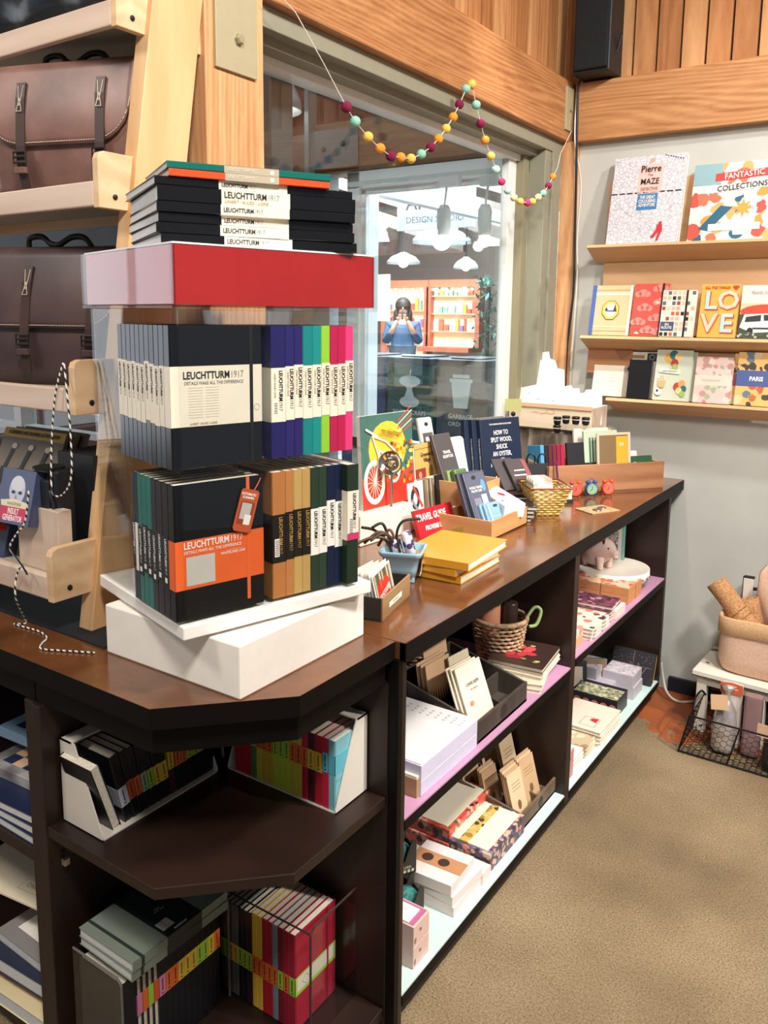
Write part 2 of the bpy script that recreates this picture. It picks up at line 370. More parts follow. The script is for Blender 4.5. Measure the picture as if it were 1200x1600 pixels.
struct('ceiling', MB().box((-4.5, -2, 3.1), (3.2, 3.25, 3.15)), wood('ceiling_boards', '#8a5c36', '#b5814f', 'x', .6, 16))
# corner post strip and near post
struct('trim_3', MB().box((-1.262, 3.04, .82), (-1.215, 3.1, 2.05)), FIR_Z, 'narrow fir corner strip')
struct('trim_4', MB().box((-1.45, 1.215, .0), (-1.250, 1.383, 3.1)), FIR_Z, 'square fir post left of the window', bevel=.003)
# steel plates
def plate(label, o, u, v, w, h, bolts, r=.011, c='#b3aa8a', cb='#a89f80'):
    t = thing('steel_plate', label, 'bracket', o)
    M = frame((0, 0, 0), u, v); mb = MB(); mb.T = M; mb.box((0, 0, 0), (w, h, .007)); mb.build('plate', mat(c, .5, .2), t, bevel=.001)
    for bx, by in bolts:
        mb = MB(); mb.T = M @ Matrix.Translation((bx, by, .007)); mb.lathe([(r, 0), (r, .007), (r*.75, .010)], 6); mb.build('bolt', mat(cb, .45, .3), t)
    return t
plate('large beige steel plate with hexagonal bolts on the fir post', (-1.250, 1.238, 1.885), (0, 1, 0), (0, 0, 1), .118, .9, [(.063, .065), (.063, .16), (.063, .38)])
plate('small beige steel plate with one bolt at the corner end of the window beam', (-1.235, 2.985, 2.085), (0, 1, 0), (0, 0, 1), .065, .15, [(.034, .075)], .008)
# window frame
TRIMG = mat('#8f8d7a', .55); TRIMW = mat('#e8ebe8', .4); SILVER = mat('#c8ced0', .3, .3)
mb = MB().box((-1.33, 1.385, 2.005), (-1.262, 3.04, 2.05), 0).box((-1.36, 1.385, 1.985), (-1.30, 3.04, 2.02), 0)
mb.box((-1.40, 1.385, 1.965), (-1.345, 2.96, 1.99), 1)
mb.box((-1.33, 2.905, .82), (-1.268, 2.955, 2.01), 0).box((-1.30, 2.958, .82), (-1.26, 3.005, 2.01), 0).box((-1.31, 3.008, .82), (-1.262, 3.04, 2.01), 0)
mb.box((-1.385, 2.86, .82), (-1.33, 2.905, 2.0), 2).box((-1.39, 2.80, .82), (-1.36, 2.86, 1.97), 1)
mb.box((-1.40, 1.36, .78), (-1.345, 2.9, .83), 1)
fr = struct('window_1', mb, [TRIMG, TRIMW, mat('#8b8468', .6)], 'large fixed shop window with painted frame', bevel=.002)
g = MB().box((-1.384, 1.385, .80), (-1.378, 2.9, 1.98)).build('pane', glass('window_glass', (.93, .97, .96), .9, 1.5, .03), fr)
# beneath the window
struct('wall_left_lower', MB().box((-1.40, 1.25, 0), (-1.30, 3.12, .79)), mat('#4a3a30', .7), 'wall beneath the shop window')
# unseen side wall and window, added around the light the header reflects
mb = MB().box((-4.5, -2, 0), (-4.4, 1.6, .7), 0).box((-4.5, -2, 2.3), (-4.4, 1.6, 3.1), 0).box((-4.5, -2, .7), (-4.4, -1.2, 2.3), 0).box((-4.5, 1.3, .7), (-4.4, 1.6, 2.3), 0)
for y in (-1.2, -.4, .4, 1.26): mb.box((-4.46, y, .7), (-4.41, y+.04, 2.3), 1)
struct('window_4', mb, [mat('#b9b2a4', .7), TRIMW], 'side wall with a wide daylight window')
# wall behind the ladder shelf
mb = MB().box((-4.4, 1.62, 1.32), (-1.44, 1.70, 3.1), 0).box((-4.4, 1.60, 1.22), (-1.44, 1.72, 1.32), 1).box((-4.4, 1.62, 0), (-1.44, 1.70, .84), 0)
for x in (-4.2, -3.4, -2.62, -2.05, -1.6): mb.box((x-.02, 1.63, .84), (x+.02, 1.69, 1.22), 2)
mb.box((-4.4, 1.64, 1.0), (-1.44, 1.68, 1.02), 2)
o = struct('window_2', mb, [mat('#39434a', .6), mat('#5e7078', .5), mat('#cfd8dc', .5)], 'low window band behind the ladder shelf')
MB().box((-4.4, 1.655, .84), (-1.44, 1.661, 1.22)).build('pane', glass('window_glass_two', (.93, .97, .97), .9, 1.5, .03), o)
# loudspeaker in the corner
t = thing('loudspeaker', 'black wall loudspeaker tucked into the corner above the beams', 'speaker', (-1.205, 2.97, 2.262))
MB().box((0, 0, 0), (.135, .13, .6)).build('cabinet', mat('#0e161d', .5), t, bevel=.006)
MB().box((.006, -.014, .012), (.129, 0, .59)).build('grille', noisy('speaker_cloth', [(.4, '#090e13'), (.6, '#111920')], 300, .9), t, bevel=.006)
# cables running down the corner
def cable(label, pts, r, m, name='cable'):
    o = MB().tube(pts, r, 8).build(name, m, None, True); return tag(o, label, 'cable')
def smooth(pts, k=6):
    pts = [Vector(p) for p in pts]; out = []
    for i in range(len(pts)-1):
        p0, p1, p2, p3 = pts[max(i-1, 0)], pts[i], pts[i+1], pts[min(i+2, len(pts)-1)]
        for j in range(k):
            t = j/k; out.append(.5*((2*p1)+(p2-p0)*t+(2*p0-5*p1+4*p2-p3)*t*t+(3*p1-p0-3*p2+p3)*t**3))
    out.append(pts[-1]); return out
cable('black cable hanging down the corner beside the fir strip', smooth([(-1.055, 3.04, 2.40), (-1.09, 3.045, 2.29), (-1.14, 3.045, 2.268), (-1.2, 3.04, 2.265), (-1.205, 3.03, 2.2), (-1.20, 3.03, 2.0), (-1.205, 3.06, 1.75), (-1.2, 3.06, 1.5), (-1.215, 3.06, 1.3), (-1.215, 3.06, 1.12)]), .0045, mat('#16181a', .5))
cable('white cable hanging down the corner next to the black one', smooth([(-1.212, 3.036, 2.2), (-1.207, 3.025, 2.05), (-1.192, 3.065, 1.9), (-1.197, 3.065, 1.7), (-1.19, 3.065, 1.55), (-1.2, 3.065, 1.2)]), .003, mat('#d9d5cb', .5))
cable('white cable lying along the baseboard below the counter end', smooth([(-.78, 3.05, .12), (-.765, 3.03, .07), (-.74, 3.0, .03), (-.70, 3.0, .006), (-.64, 3.04, .006), (-.56, 3.06, .006), (-.45, 3.07, .006)]), .0045, mat('#cfcdc6', .5))

# ================================================================== the hall beyond the glass
hl = MB().box((-14, 1.75, -.06), (-1.42, 13, -.01), 0)
struct('floor_outside', hl, mat('#8f9296', .35), 'grey hall floor beyond the window')
struct('wall_far', MB().box((-14, 12, 0), (0, 12.1, 4)).box((-12.6, 1.75, 0), (-12.5, 12, 4)), mat('#7d7069', .7), 'far wall of the hall beyond the window')
struct('ceiling_outside', MB().box((-14, 1.75, 3.5), (-1.42, 13, 3.6)), mat('#5b4d46', .7), 'dark ceiling of the hall')
REDW = mat('#5c1522', .6)
struct('trim_5', MB().box((-9, 3.25, 2.27), (-1.42, 3.34, 3.4)).box((-9, 3.1, 0), (-2.62, 3.18, .8)), REDW, 'dark red fascia above the inner beam')
struct('trim_6', MB().box((-2.52, 3.13, 2.05), (-1.42, 3.26, 2.27)), wood('brown_beam', '#5e4636', '#8a6c54', 'x', .6, 14), 'brown beam beyond the glass')
plate('blue-grey steel bracket on the end of the brown beam beyond the glass', (-2.53, 3.12, 2.07), (1, 0, 0), (0, 0, 1), .27, .17, [(.08, .085), (.19, .1)], .012, '#6e7f88', '#4a565c')
mb = MB().box((-2.555, 3.1, 1.9), (-2.53, 3.16, 3.3)).box((-2.53, 3.13, 0), (-2.43, 3.2, 2.05))
struct('trim_7', mb, mat('#8d9aa0', .4, .2), 'pale steel post beyond the glass')
# inner white-framed window
mb = MB()
x0, x1, z0, z1, yy = -2.33, -1.415, .78, 2.045, 3.13
mb.box((x0, yy, z1-.075), (x1, yy+.05, z1)).box((x0, yy, z0), (x0+.07, yy+.05, z1)).box((x1-.05, yy, z0), (x1, yy+.05, z1)).box((x0, yy, z0), (x1, yy+.05, z0+.06))
mb.box((x0+.07, yy+.015, z1-.10), (x1-.05, yy+.035, z1-.075)).box((x0+.07, yy+.015, z0), (x0+.095, yy+.035, z1-.08))
o = struct('window_3', mb, mat('#e9eef1', .4), 'white-framed window beyond the glass', bevel=.003)
MB().box((x0+.05, yy+.02, z0), (x1-.03, yy+.025, z1-.05)).build('pane', glass('inner_glass', (.95, .98, 1), .8, 1.45, .03), o)
struct('trim_8', MB().box((-2.33, 3.22, 1.965), (-2.27, 5.0, 2.03)).box((-2.36, 4.95, 0), (-2.2, 5.5, 2.1)).box((-2.36, 3.22, 0), (-2.27, 3.3, 2.03)), mat('#eef2f4', .45), 'white partition frame beyond the inner window')
# hall pendant lamps
def pendant(name, label, loc, r, hgt, col='#e4ebef', glow=6):
    t = thing(name, label, 'lamp', loc)
    MB().lathe([(r, 0), (r*.98, hgt*.25), (r*.72, hgt*.7), (r*.3, hgt), (.02, hgt*1.15)], 28, caps=False).build('lamp_shade', mat(col, .3), t, True, solid=.004)
    MB().ball((0, 0, hgt*.15), r*.32).build('bulb', mat('#fff6e6', .4, 0, glow), t, True)
    MB().tube([(0, 0, hgt*1.1), (0, 0, 3.45-loc[2])], .006, 6).build('cord', mat('#22262a', .5), t)
pendant('pendant_lamp', 'large white pendant lamp high beyond the glass beside the fir post', (-2.70, 3.02, 2.335), .15, .19)
pendant('pendant_lamp', 'silver dome pendant lamp below the white hanging sign', (-3.5, 6.0, 2.0), .24, .12)
pendant('pendant_lamp', 'flat pendant lamp left of the silver dome one', (-3.87, 6.0, 1.845), .14, .08)
pendant('pendant_lamp', 'small pendant lamp at the right side of the hall', (-3.27, 6.0, 1.79), .1, .08)
for i, (x, z) in enumerate([(-1.742, 1.72), (-1.556, 1.71)]):  # shop lamps reflected in the glass, modelled as solid lamps beyond it
    t = thing('track_lamp', ['white track lamp with a glowing bulb, the nearer the post', 'white track lamp with a glowing bulb, the nearer the corner'][i], 'lamp', (x, 3.0, z))
    MB().lathe([(.022, .01), (.027, .05), (.027, .11), (.016, .13)], 20, caps=False).build('lamp_head', mat('#dfe6ea', .4), t, True, solid=.002)
    MB().ball((0, 0, -.010), .024).build('bulb', mat('#fffaf0', .4, 0, 14), t, True)
    MB().tube([(0, 0, .12), (.01, 0, .2)], .005).box((-.02, -.015, .2), (.07, .015, .24)).build('mount', mat('#dfe6ea', .4), t)
t = thing('light_track', 'pale light track carrying the two white lamps beyond the glass', 'track', (-1.6, 3.0, 1.945))  # rail of the reflected lamps, likewise modelled as a solid
MB().box((-.62, -.012, .012), (.2, .012, .03)).build('rail', mat('#c9d2d6', .4), t)
# hanging sign
t = thing('hanging_sign', 'white hanging sign reading AM DESIGN STUDIO beyond the glass', 'sign', (-2.74, 4.6, 1.95))
MB().box((-.28, 0, 0), (.28, .02, .25)).build('board', mat('#bcc4c6', .5), t)
text('AM', .13, mat('#4a2e35', .6), t, (-.12, 0, .165), (1, 0, 0), (0, 0, 1), 0, 1.0)
text('DESIGN STUDIO', .055, mat('#5e5a5c', .6), t, (0, 0, .06), (1, 0, 0), (0, 0, 1), 0, 1.05)
for x in (-.22, .22): MB().tube([(x, .01, .25), (x, .01, 1.5)], .003, 5).build('wire', DSTEEL, t)
t = thing('wall_poster', 'blank white poster hanging left in the hall beyond the glass', 'poster', (-3.44, 5.0, 1.37))
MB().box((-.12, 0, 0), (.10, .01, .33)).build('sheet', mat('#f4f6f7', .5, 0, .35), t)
MB().tube([(-.01, .005, .33), (-.01, .005, 2.1)], .003, 5).build('wire', DSTEEL, t)
# rafters and skylights
for i in range(5):
    o = MB().ext([(0, 0), (3.0, -.95), (3.0, -.82), (0, .13)], (-7.4+i*.75, 8+i*.2, 3.05), (1, 0, 0), (0, 0, 1), (0, .09, 0)).build('rafter', mat('#6d625c', .7))
    tag(o, 'sloping dark roof rafter of the hall beyond the glass', 'rafter', 'roof rafters beyond the glass')
for i, (x, z, w) in enumerate([(-6.95, 2.62, .5), (-5.9, 2.55, .55), (-5.0, 2.5, .6)]):
    mb = MB(); mb.ext([(0, 0), (w, 0), (w*.75, .34), (w*.2, .34)], (x, 9.6, z-.2), (1, 0, 0), (0, 0, 1), (0, .04, 0))
    t = thing('skylight', 'bright slatted skylight window, '+['leftmost', 'middle', 'rightmost'][i]+' of three beyond the glass', 'skylight', (0, 0, 0))
    mb.build('pane', mat('#eef5fa', .4, 0, 1.6), t)
    mb = MB()
    for k in range(5): mb.box((x, 9.58, z-.17+k*.07), (x+w, 9.6, z-.15+k*.07))
    mb.build('slats', mat('#8e979c', .6), t)
# lit shop fronts far away
def shopfront(label, x0, x1, z0, z1, seedv):
    rnd = random.Random(seedv); t = thing('lit_shop_front', label, 'shop window', ((x0+x1)/2, 10, z0)); w = (x1-x0)/2; h = z1-z0
    MB().box((-w, .05, 0), (w, .1, h)).build('back_panel', mat('#e8c9a0', .6, 0, .45), t)
    mb = MB().box((-w-.05, -.3, -.06), (w+.05, .1, 0)).box((-w-.05, -.02, h), (w+.05, .1, h+.1)).box((-w-.07, -.05, 0), (-w, .1, h)).box((w, -.05, 0), (w+.07, .1, h))
    mb.build('frame', mat('#b5654a', .6), t)
    mb = MB()
    for k in range(3): mb.box((-w, -.02, .2+k*.24), (w, .04, .215+k*.24))
    mb.build('shelf', mat('#caa27a', .6), t)
    g = MB(); cs = ['#b35c48', '#e6e2d8', '#7fa08c', '#d9a04c', '#8a6a8c', '#f0ede6']
    for k in range(3):
        x = -w+.03
        while x < w-.06:
            ww = rnd.uniform(.03, .07); hh = rnd.uniform(.06, .17); g.box((x, -.01, .216+k*.24), (x+ww, .03, .216+k*.24+hh), rnd.randrange(6)); x += ww+rnd.uniform(.005, .03)
    g.build('shelf_goods', [mat(c, .6) for c in cs], t)
    lb = MB()
    for k in range(9): lb.ball((-w+.04+k*(2*w-.08)/8, -.06, h-.03-.02*(k % 2)), .018, n=8, k=6)
    lb.build('light_string', mat('#fff4dc', .4, 0, 9), t)
shopfront('lit shop front with bulb string, left of two far beyond the glass', -6.72, -6.07, .80, 1.81, 3)
shopfront('lit shop front with bulb string, right of two far beyond the glass', -5.96, -5.27, 1.0, 1.81, 5)
t = thing('far_shrub', 'dark green shrub at the right of the far shop fronts', 'plant', (-5.0, 9.8, .6))
mb = MB(); rr = random.Random(2)
for k in range(260):
    a, z, q = rr.uniform(0, 6.28), rr.uniform(.3, 1.35), rr.uniform(.02, .2); c = Vector((q*math.cos(a), q*math.sin(a), z)); d = Vector((rr.uniform(-1, 1), rr.uniform(-1, 1), rr.uniform(-.4, 1)))*.07
    e = Vector((d.y, -d.x, 0))*.35; mb.add([tuple(c-d), tuple(c+e), tuple(c+d), tuple(c-e)], [(0, 1, 2, 3)], k % 2)
mb.build('foliage', [mat('#2f5a52', .6), mat('#4a8070', .6)], t); MB().tube([(0, 0, 0), (0, 0, 1.2)], .03).lathe([(.12, 0), (.16, .3)], 14).build('pot', mat('#3a3f45', .6), t)
# recycling bins
ICON = mat('#b9c9c6', .5)
def bin_(label, x, col, icon, lines):
    t = thing('recycling_bin', label, 'bin', (x, 4.2, 0)); w = .165
    MB().box((-w, 0, 0), (w, .4, 1.12)).build('body', mat(col, .5), t, bevel=.01)
    MB().box((-w, -.005, 1.12), (w, .4, 1.16)).box((-w*.6, .05, 1.16), (w*.6, .3, 1.17)).build('lid', mat('#22303a', .5), t, bevel=.006)
    a = Art((0, -.002, .97), (1, 0, 0), (0, 0, 1), .0008)
    if icon == 'bottle': a.poly([(-.05, -.1), (.05, -.1), (.05, .05), (.025, .08), (.025, .12), (-.025, .12), (-.025, .08), (-.05, .05)], ICON)
    if icon == 'core':
        a.oval(0, .05, .075, .035, ICON).oval(0, -.075, .07, .035, ICON).poly([(-.04, .04), (-.018, 0), (-.04, -.06), (.04, -.06), (.018, 0), (.04, .04)], ICON).line([(0, .08), (.01, .12)], .008, ICON)
    if icon == 'cup': a.poly([(-.045, -.09), (.045, -.09), (.065, .06), (-.065, .06)], ICON).rect(-.075, .06, .075, .08, ICON).rect(-.055, .085, .055, .105, ICON)
    a.build(t, 'icon')
    for i, s in enumerate(lines): text(s, .036, ICON, t, (0, -.002, .83-.045*i), (1, 0, 0), (0, 0, 1), .01, 1.0)
bin_('dark blue bin marked RECYCLABLES beyond the glass', -3.0, '#20406a', 'bottle', ['RECYCLABLES', 'RECYCLABLES'])
bin_('dark green bin marked FOOD SCRAPS beyond the glass', -2.65, '#1d5350', 'core', ['FOOD SCRAPS', 'DECHETS', 'ALIMENTAIRES'])
bin_('dark grey bin marked GARBAGE beyond the glass', -2.30, '#39464e', 'cup', ['GARBAGE', 'ORDURES'])
# reflection of a person in the glass, modelled as a figure beyond it
def skin(name, pts, edges, radii, m, parent, sub=2, root=0):
    me = bpy.data.meshes.new(name); me.from_pydata(pts, edges, []); o = bpy.data.objects.new(name, me); COL.objects.link(o); o.parent = parent
    md = o.modifiers.new('skin', 'SKIN'); md.use_smooth_shade = True
    for i, v in enumerate(me.skin_vertices[0].data):
        r = radii[i]; v.radius = r if isinstance(r, tuple) else (r, r); v.use_root = (i == root)
    md = o.modifiers.new('s', 'SUBSURF'); md.levels = sub; md.render_levels = sub
    me.materials.append(m); return o
P = thing('person', 'person in a blue coat raising a phone to the face beyond the glass', 'person', (-5.8, 9.0, 0), rz=.55)
S = 1.0
body = [(0,0,.88),(0,0,1.02),(0,0,1.16),(0,0,1.29),(0,-.01,1.37),(0,-.01,1.42),(0,-.01,1.49),(0,-.01,1.56),
        (-.17,0,1.29),(-.21,-.05,1.08),(-.12,-.26,1.24),(-.06,-.27,1.36),
        (.17,0,1.29),(.21,-.05,1.08),(.12,-.26,1.24),(.06,-.27,1.36),
        (-.09,0,.82),(-.1,-.01,.46),(-.1,.02,.08),(-.1,-.12,.03),(.09,0,.82),(.1,-.01,.46),(.1,.02,.08),(.1,-.12,.03)]
ed = [(0,1),(1,2),(2,3),(3,4),(4,5),(5,6),(6,7),(3,8),(8,9),(9,10),(10,11),(3,12),(12,13),(13,14),(14,15),(0,16),(16,17),(17,18),(18,19),(0,20),(20,21),(21,22),(22,23)]
ra = [(.14,.1),(.12,.09),(.13,.095),(.11,.08),.045,.05,(.078,.09),(.06,.07),.055,.045,.035,.03,.055,.045,.035,.03,.08,.055,.04,.035,.08,.055,.04,.035]
skin('body', body, ed, ra, mat('#c99a80', .6), P)
coat = [(0,0,.62),(0,0,.88),(0,0,1.02),(0,0,1.18),(0,0,1.3),(-.17,0,1.3),(-.215,-.05,1.08),(-.13,-.24,1.22),(.17,0,1.3),(.215,-.05,1.08),(.13,-.24,1.22)]
skin('coat', coat, [(0,1),(1,2),(2,3),(3,4),(4,5),(5,6),(6,7),(4,8),(8,9),(9,10)], [(.2,.14),(.18,.13),(.15,.115),(.16,.12),(.12,.095),.072,.06,.045,.072,.06,.045], mat('#3c5878', .7), P, root=1)
skin('trousers', [(0,0,.8),(-.09,0,.78),(-.1,0,.45),(-.1,.02,.1),(.09,0,.78),(.1,0,.45),(.1,.02,.1)], [(0,1),(1,2),(2,3),(0,4),(4,5),(5,6)], [.12,.09,.068,.05,.09,.068,.05], mat('#22283a', .8), P)
hb = MB().ball((0, .015, 1.54), .108, 0, (.95, 1.0, 1.05)); hb.ball((-.085, .02, 1.40), .055, 0, (.7, .9, 2.0)); hb.ball((.085, .02, 1.40), .055, 0, (.7, .9, 2.0)); hb.ball((0, .06, 1.40), .09, 0, (1, .6, 1.7))
hb.build('hair', mat('#2a1d1a', .6), P, True)
fc = MB().ball((-.03, -.092, 1.53), .009, 1).ball((.03, -.092, 1.53), .009, 1).ball((0, -.105, 1.505), .014, 0, (.8, 1, 1.4)).ball((0, -.09, 1.468), .02, 2, (1.2, .6, .4)); fc.ball((-.083, 0, 1.51), .018, 0, (.5, 1, 1.5)).ball((.083, 0, 1.51), .018, 0, (.5, 1, 1.5))
fc.build('face', [mat('#c99a80', .6), mat('#1c1614', .4), mat('#a05a52', .5)], P, True)
for sd in (-1, 1):
    hd = MB().ball((sd*.055, -.275, 1.385), .032, 0, (.8, .6, 1.1))
    for k in range(4): hd.tube([(sd*.05, -.285, 1.37+k*.018), (sd*.03, -.305, 1.375+k*.018), (sd*.008, -.302, 1.376+k*.018)], [.009, .008, .006], 6)
    hd.tube([(sd*.05, -.27, 1.37), (sd*.035, -.255, 1.40), (sd*.02, -.262, 1.42)], [.01, .009, .007], 6)
    hd.build('hand', mat('#c99a80', .6), P, True)
tag(MB().box((-.075, -.29, 1.37), (.075, -.281, 1.45)).build('phone', mat('#15181c', .3), P), 'dark phone held in both hands')
# ================================================================== counters
def cabinet():
    # corner unit with clipped front corners
    t = thing('corner_display_unit', 'dark brown corner shelf unit with clipped corner and two open shelves', 'shelf unit', (-1.03, 1.0, 0))
    def L(p): return [(x+1.03, y-1.0) for x, y in p]
    def pt(name, poly, z0, z1, m, bevel=.0015):
        return MB().prism(L(poly), z0, z1).build(name, m, t, bevel=bevel)
    top = [(-2.6, .762), (-.930, .762), (-.775, .925), (-.775, 1.193), (-1.363, 1.193), (-1.363, 1.36), (-2.6, 1.36)]
    ct = MB().prism(top, .785, .82); ct.m = [0, 0]+[1]*len(top); ct = ct.build('worktop', [BROWN_TOP, BLACKB], None, bevel=.0008); tag(ct, 'brown worktop with clipped corner under the revolving display', 'countertop')
    ap = [(-1.247, .78), (-.945, .78), (-.792, .94), (-.792, 1.188), (-1.247, 1.188)]
    pt('apron', ap, .735, .785, BLACKB)
    sh = [(-1.222, .772), (-.945, .772), (-.789, .925), (-.789, 1.188), (-1.222, 1.188)]
    o = pt('shelf', sh, .492, .512, BROWN); o2 = pt('shelf', sh, .040, .064, BROWN); pt('kick_board', [(-1.247, .80), (-.96, .80), (-.81, .95), (-.81, 1.188), (-1.247, 1.188)], 0, .04, BLACKB)
    pt('side_panel', [(-1.247, .770), (-1.222, .770), (-1.222, 1.206), (-1.247, 1.206)], 0, .735, BROWN)
    pt('back_panel', [(-1.222, 1.190), (-.787, 1.190), (-.787, 1.206), (-1.222, 1.206)], 0, .735, BROWN)
    for (y, z) in [(.80, .45), (.80, .40), (.80, .37), (.80, .34)]: MB().box((-1.222+1.03, y-1-.003, z-.003), (-1.2195+1.03, y-1+.003, z+.003)).build('peg_hole', mat('#0c0807', .8), t)
    MB().box((-1.222+1.03, .80-1-.004, .425), (-1.212+1.03, .80-1+.006, .437)).build('shelf_peg', mat('#c9b9a0', .4, .4), t)
    # right run
    t = thing('long_shelf_unit', 'long dark brown shelf unit under the window with pink and mint shelves', 'shelf unit', (-1.0, 2.1, 0))
    def bx(name, a, b, m, bev=.0015): return MB().box((a[0]+1.0, a[1]-2.1, a[2]), (b[0]+1.0, b[1]-2.1, b[2])).build(name, m, t, bevel=bev)
    bx('countertop', (-1.36, 1.196, .785), (-.755, 3.095, .82), BROWN_TOP)
    bx('front_edge', (-.768, 1.196, .783), (-.753, 3.094, .8195), BLACKB, .001)
    for y0, y1 in ((1.208, 1.226), (2.068, 2.102), (2.975, 2.998)):
        bx('side_panel', (-1.245 if y0 < 1.3 else -1.29, y0, .0 if y0 < 1.3 else .05), (-.77, y1, .785), BROWN)
    bx('front_stile', (-.79, 1.192, 0), (-.766, 1.2075, .785), BLACKB)
    bx('back_panel', (-1.305, 1.226, .05), (-1.29, 2.975, .785), BROWN)
    bx('plinth', (-1.29, 1.227, 0), (-.79, 2.975, .052), mat('#141010', .5))
    for y0, y1, z, m, nm in ((1.226, 2.068, .455, PINK, 'pink shelf'), (2.102, 2.975, .472, PINK, 'pink shelf'), (1.226, 2.068, .076, MINT, 'mint shelf'), (2.102, 2.975, .076, MINT, 'mint shelf')):
        o = bx('shelf', (-1.29, y0, z-.004), (-.770, y1, z), m, 0); o['label'] = nm+' surface'
        bx('shelf_board', (-1.29, y0, z-.026), (-.768, y1, z-.004), BLACKB)
    # left arm
    t = thing('side_shelf_unit', 'dark brown open shelf unit left of the corner unit holding magazines', 'shelf unit', (-1.9, 1.0, 0))
    def bx(name, a, b, m, bev=.0015): return MB().box((a[0]+1.9, a[1]-1.0, a[2]), (b[0]+1.9, b[1]-1.0, b[2])).build(name, m, t, bevel=bev)
    bx('apron', (-2.6, .78, .735), (-1.249, 1.24, .785), BLACKB)
    bx('side_panel', (-1.275, .775, 0), (-1.249, 1.24, .735), BROWN)
    bx('side_panel', (-2.6, .785, 0), (-2.57, 1.24, .735), BROWN)
    bx('back_panel', (-2.57, 1.24, 0), (-1.275, 1.255, .735), BROWN)
    bx('shelf', (-2.57, .785, .410), (-1.275, 1.24, .435), BROWN); bx('shelf', (-2.57, .785, .02), (-1.275, 1.24, .045), BROWN)
cabinet()

# ================================================================== books
def brand(t, o, u, v, size, ink=None, lite=None, sx=.8):
    ink = ink or INK; lite = lite or GREYINK
    a = text('LEUCHTTURM', size, ink, t, o, u, v, .018, sx, 'LEFT')
    w = max(q.co.x for q in a.data.vertices)
    text('1917', size, lite, t, Vector(o)+Vector(u).normalized()*(w+size*.10), u, v, -.006, sx*.95, 'LEFT')
def bookmesh(W, H, T, cover, pages=PAGES, round_=True):
    """spine at y=0 facing -y, thickness 0..T along x"""
    c = MB(); b = .0016
    c.box((0, .001, 0), (b, W, H)).box((T-b, .001, 0), (T, W, H))
    r = min(.0022, T*.2); pr = [(0, .002), (0, r*.6), (r*.5, 0), (T-r*.5, 0), (T, r*.6), (T, .002)]
    c.prism(pr, 0, H)
    p = MB().box((b, .002, .002), (T-b, W-.003, H-.001))
    return c, p
_bk = {}
def book(name, label, loc, rz, W, H, T, col, band=None, group=None, cat='notebook', tilt=0, rot=None, spine_txt=None, cover_fn=None, gloss=.35, pages=PAGES, elastic=None, parent_mtx=None):
    t = thing(name, label, cat, loc, rz, group, rot=rot if rot else (0, tilt, rz))
    k = (W, H, T, col if isinstance(col, str) else col.name, gloss, pages.name)
    if k not in _bk:
        c, p = bookmesh(W, H, T, None); cm = mat(col, gloss) if isinstance(col, str) else col
        _bk[k] = (c.mesh('cover', cm), p.mesh('pages', pages))
    shared('cover', _bk[k][0], t); shared('pages', _bk[k][1], t)
    if band:
        z0, z1, bc = band[:3]; kb = ('band', W, T, z0, z1, bc)
        if kb not in _bk:
            m = MB(); e = .0006
            m.box((-e, -e, z0), (.0001, W+e, z1)).box((T-.0001, -e, z0), (T+e, W+e, z1)).box((-e, -e, z0), (T+e, .0002, z1)).box((-e, W-.0001, z0), (T+e, W+e, z1))
            _bk[kb] = m.mesh('paper_band', mat(bc, .5))
        shared('paper_band', _bk[kb], t)
    if elastic:
        MB().box((-.0009, W*.86, -.0006), (T+.0009, W*.86+.006, H+.0006)).build('elastic_band', mat(elastic, .6), t)
    if spine_txt:
        off = None
        for (s, size, m, z, x, bold, sx) in spine_txt:
            if s == 'LEUCHTTURM': a = text(s, size, m, t, (T/2+x, -.0007, z), (0, 0, -1), (1, 0, 0), .018, sx, 'LEFT'); off = z-max(q.co.x for q in a.data.vertices)-size*.1; continue
            if s == '1917' and off: z = off
            text(s, size, m, t, (T/2+x, -.0007, z), (0, 0, -1), (1, 0, 0), bold, sx, 'LEFT')
    if cover_fn: cover_fn(t, W, H, T)
    return t
def brand_spine(z1, T, dark='#16161a', lite='#8d8a86', size=.0085):
    sz = min(size, T*.8)
    return [('LEUCHTTURM', sz, mat(dark, .6), z1-.004, 0, .02, .78), ('1917', sz, mat(lite, .6), z1-.004-sz*5.45, 0, -.006, .75)]

# ================================================================== revolving display
TH = rad(16); dR = Vector((math.sin(TH), math.cos(TH), 0)); dL = Vector((-math.cos(TH), math.sin(TH), 0))
NEAR = Vector((-.914, .822, 0)); SR, SL = .352, .318
t = thing('white_riser_box', 'white square riser box under the revolving notebook display', 'riser', (-.997, 1.02, .82))
MB().box((-.158, -.160, 0), (.158, .165, .0875)).build('box', mat('#f6f1e6', .5), t, bevel=.003)
D = thing('revolving_display_stand', 'clear acrylic revolving notebook display with a red header on a white base', 'display stand', NEAR+(dR*SR+dL*SL)/2+Vector((0, 0, .908)))
DM = Matrix(((dR.x, dL.x, 0, NEAR.x), (dR.y, dL.y, 0, NEAR.y), (0, 0, 1, 0), (0, 0, 0, 1)))  # local (a along right face, b along left face)
def dmb(): m = MB(); m.T = Matrix.Translation(-D.location) @ DM; return m
dmb().box((-.006, -.006, .913), (SR+.006, SL+.006, .9345)).build('base_plate', mat('#f4f1ea', .4), D, bevel=.002)
dmb().lathe([(.11, .9075), (.11, .913)], 32, 0, (SR/2, SL/2, 0)).build('turntable', STEEL, D)
e = .004
for z in (.9345, 1.168): dmb().box((0, 0, z), (SR, SL, z+.006)).build('shelf_plate', ACR, D, bevel=.001)
A5W = .147
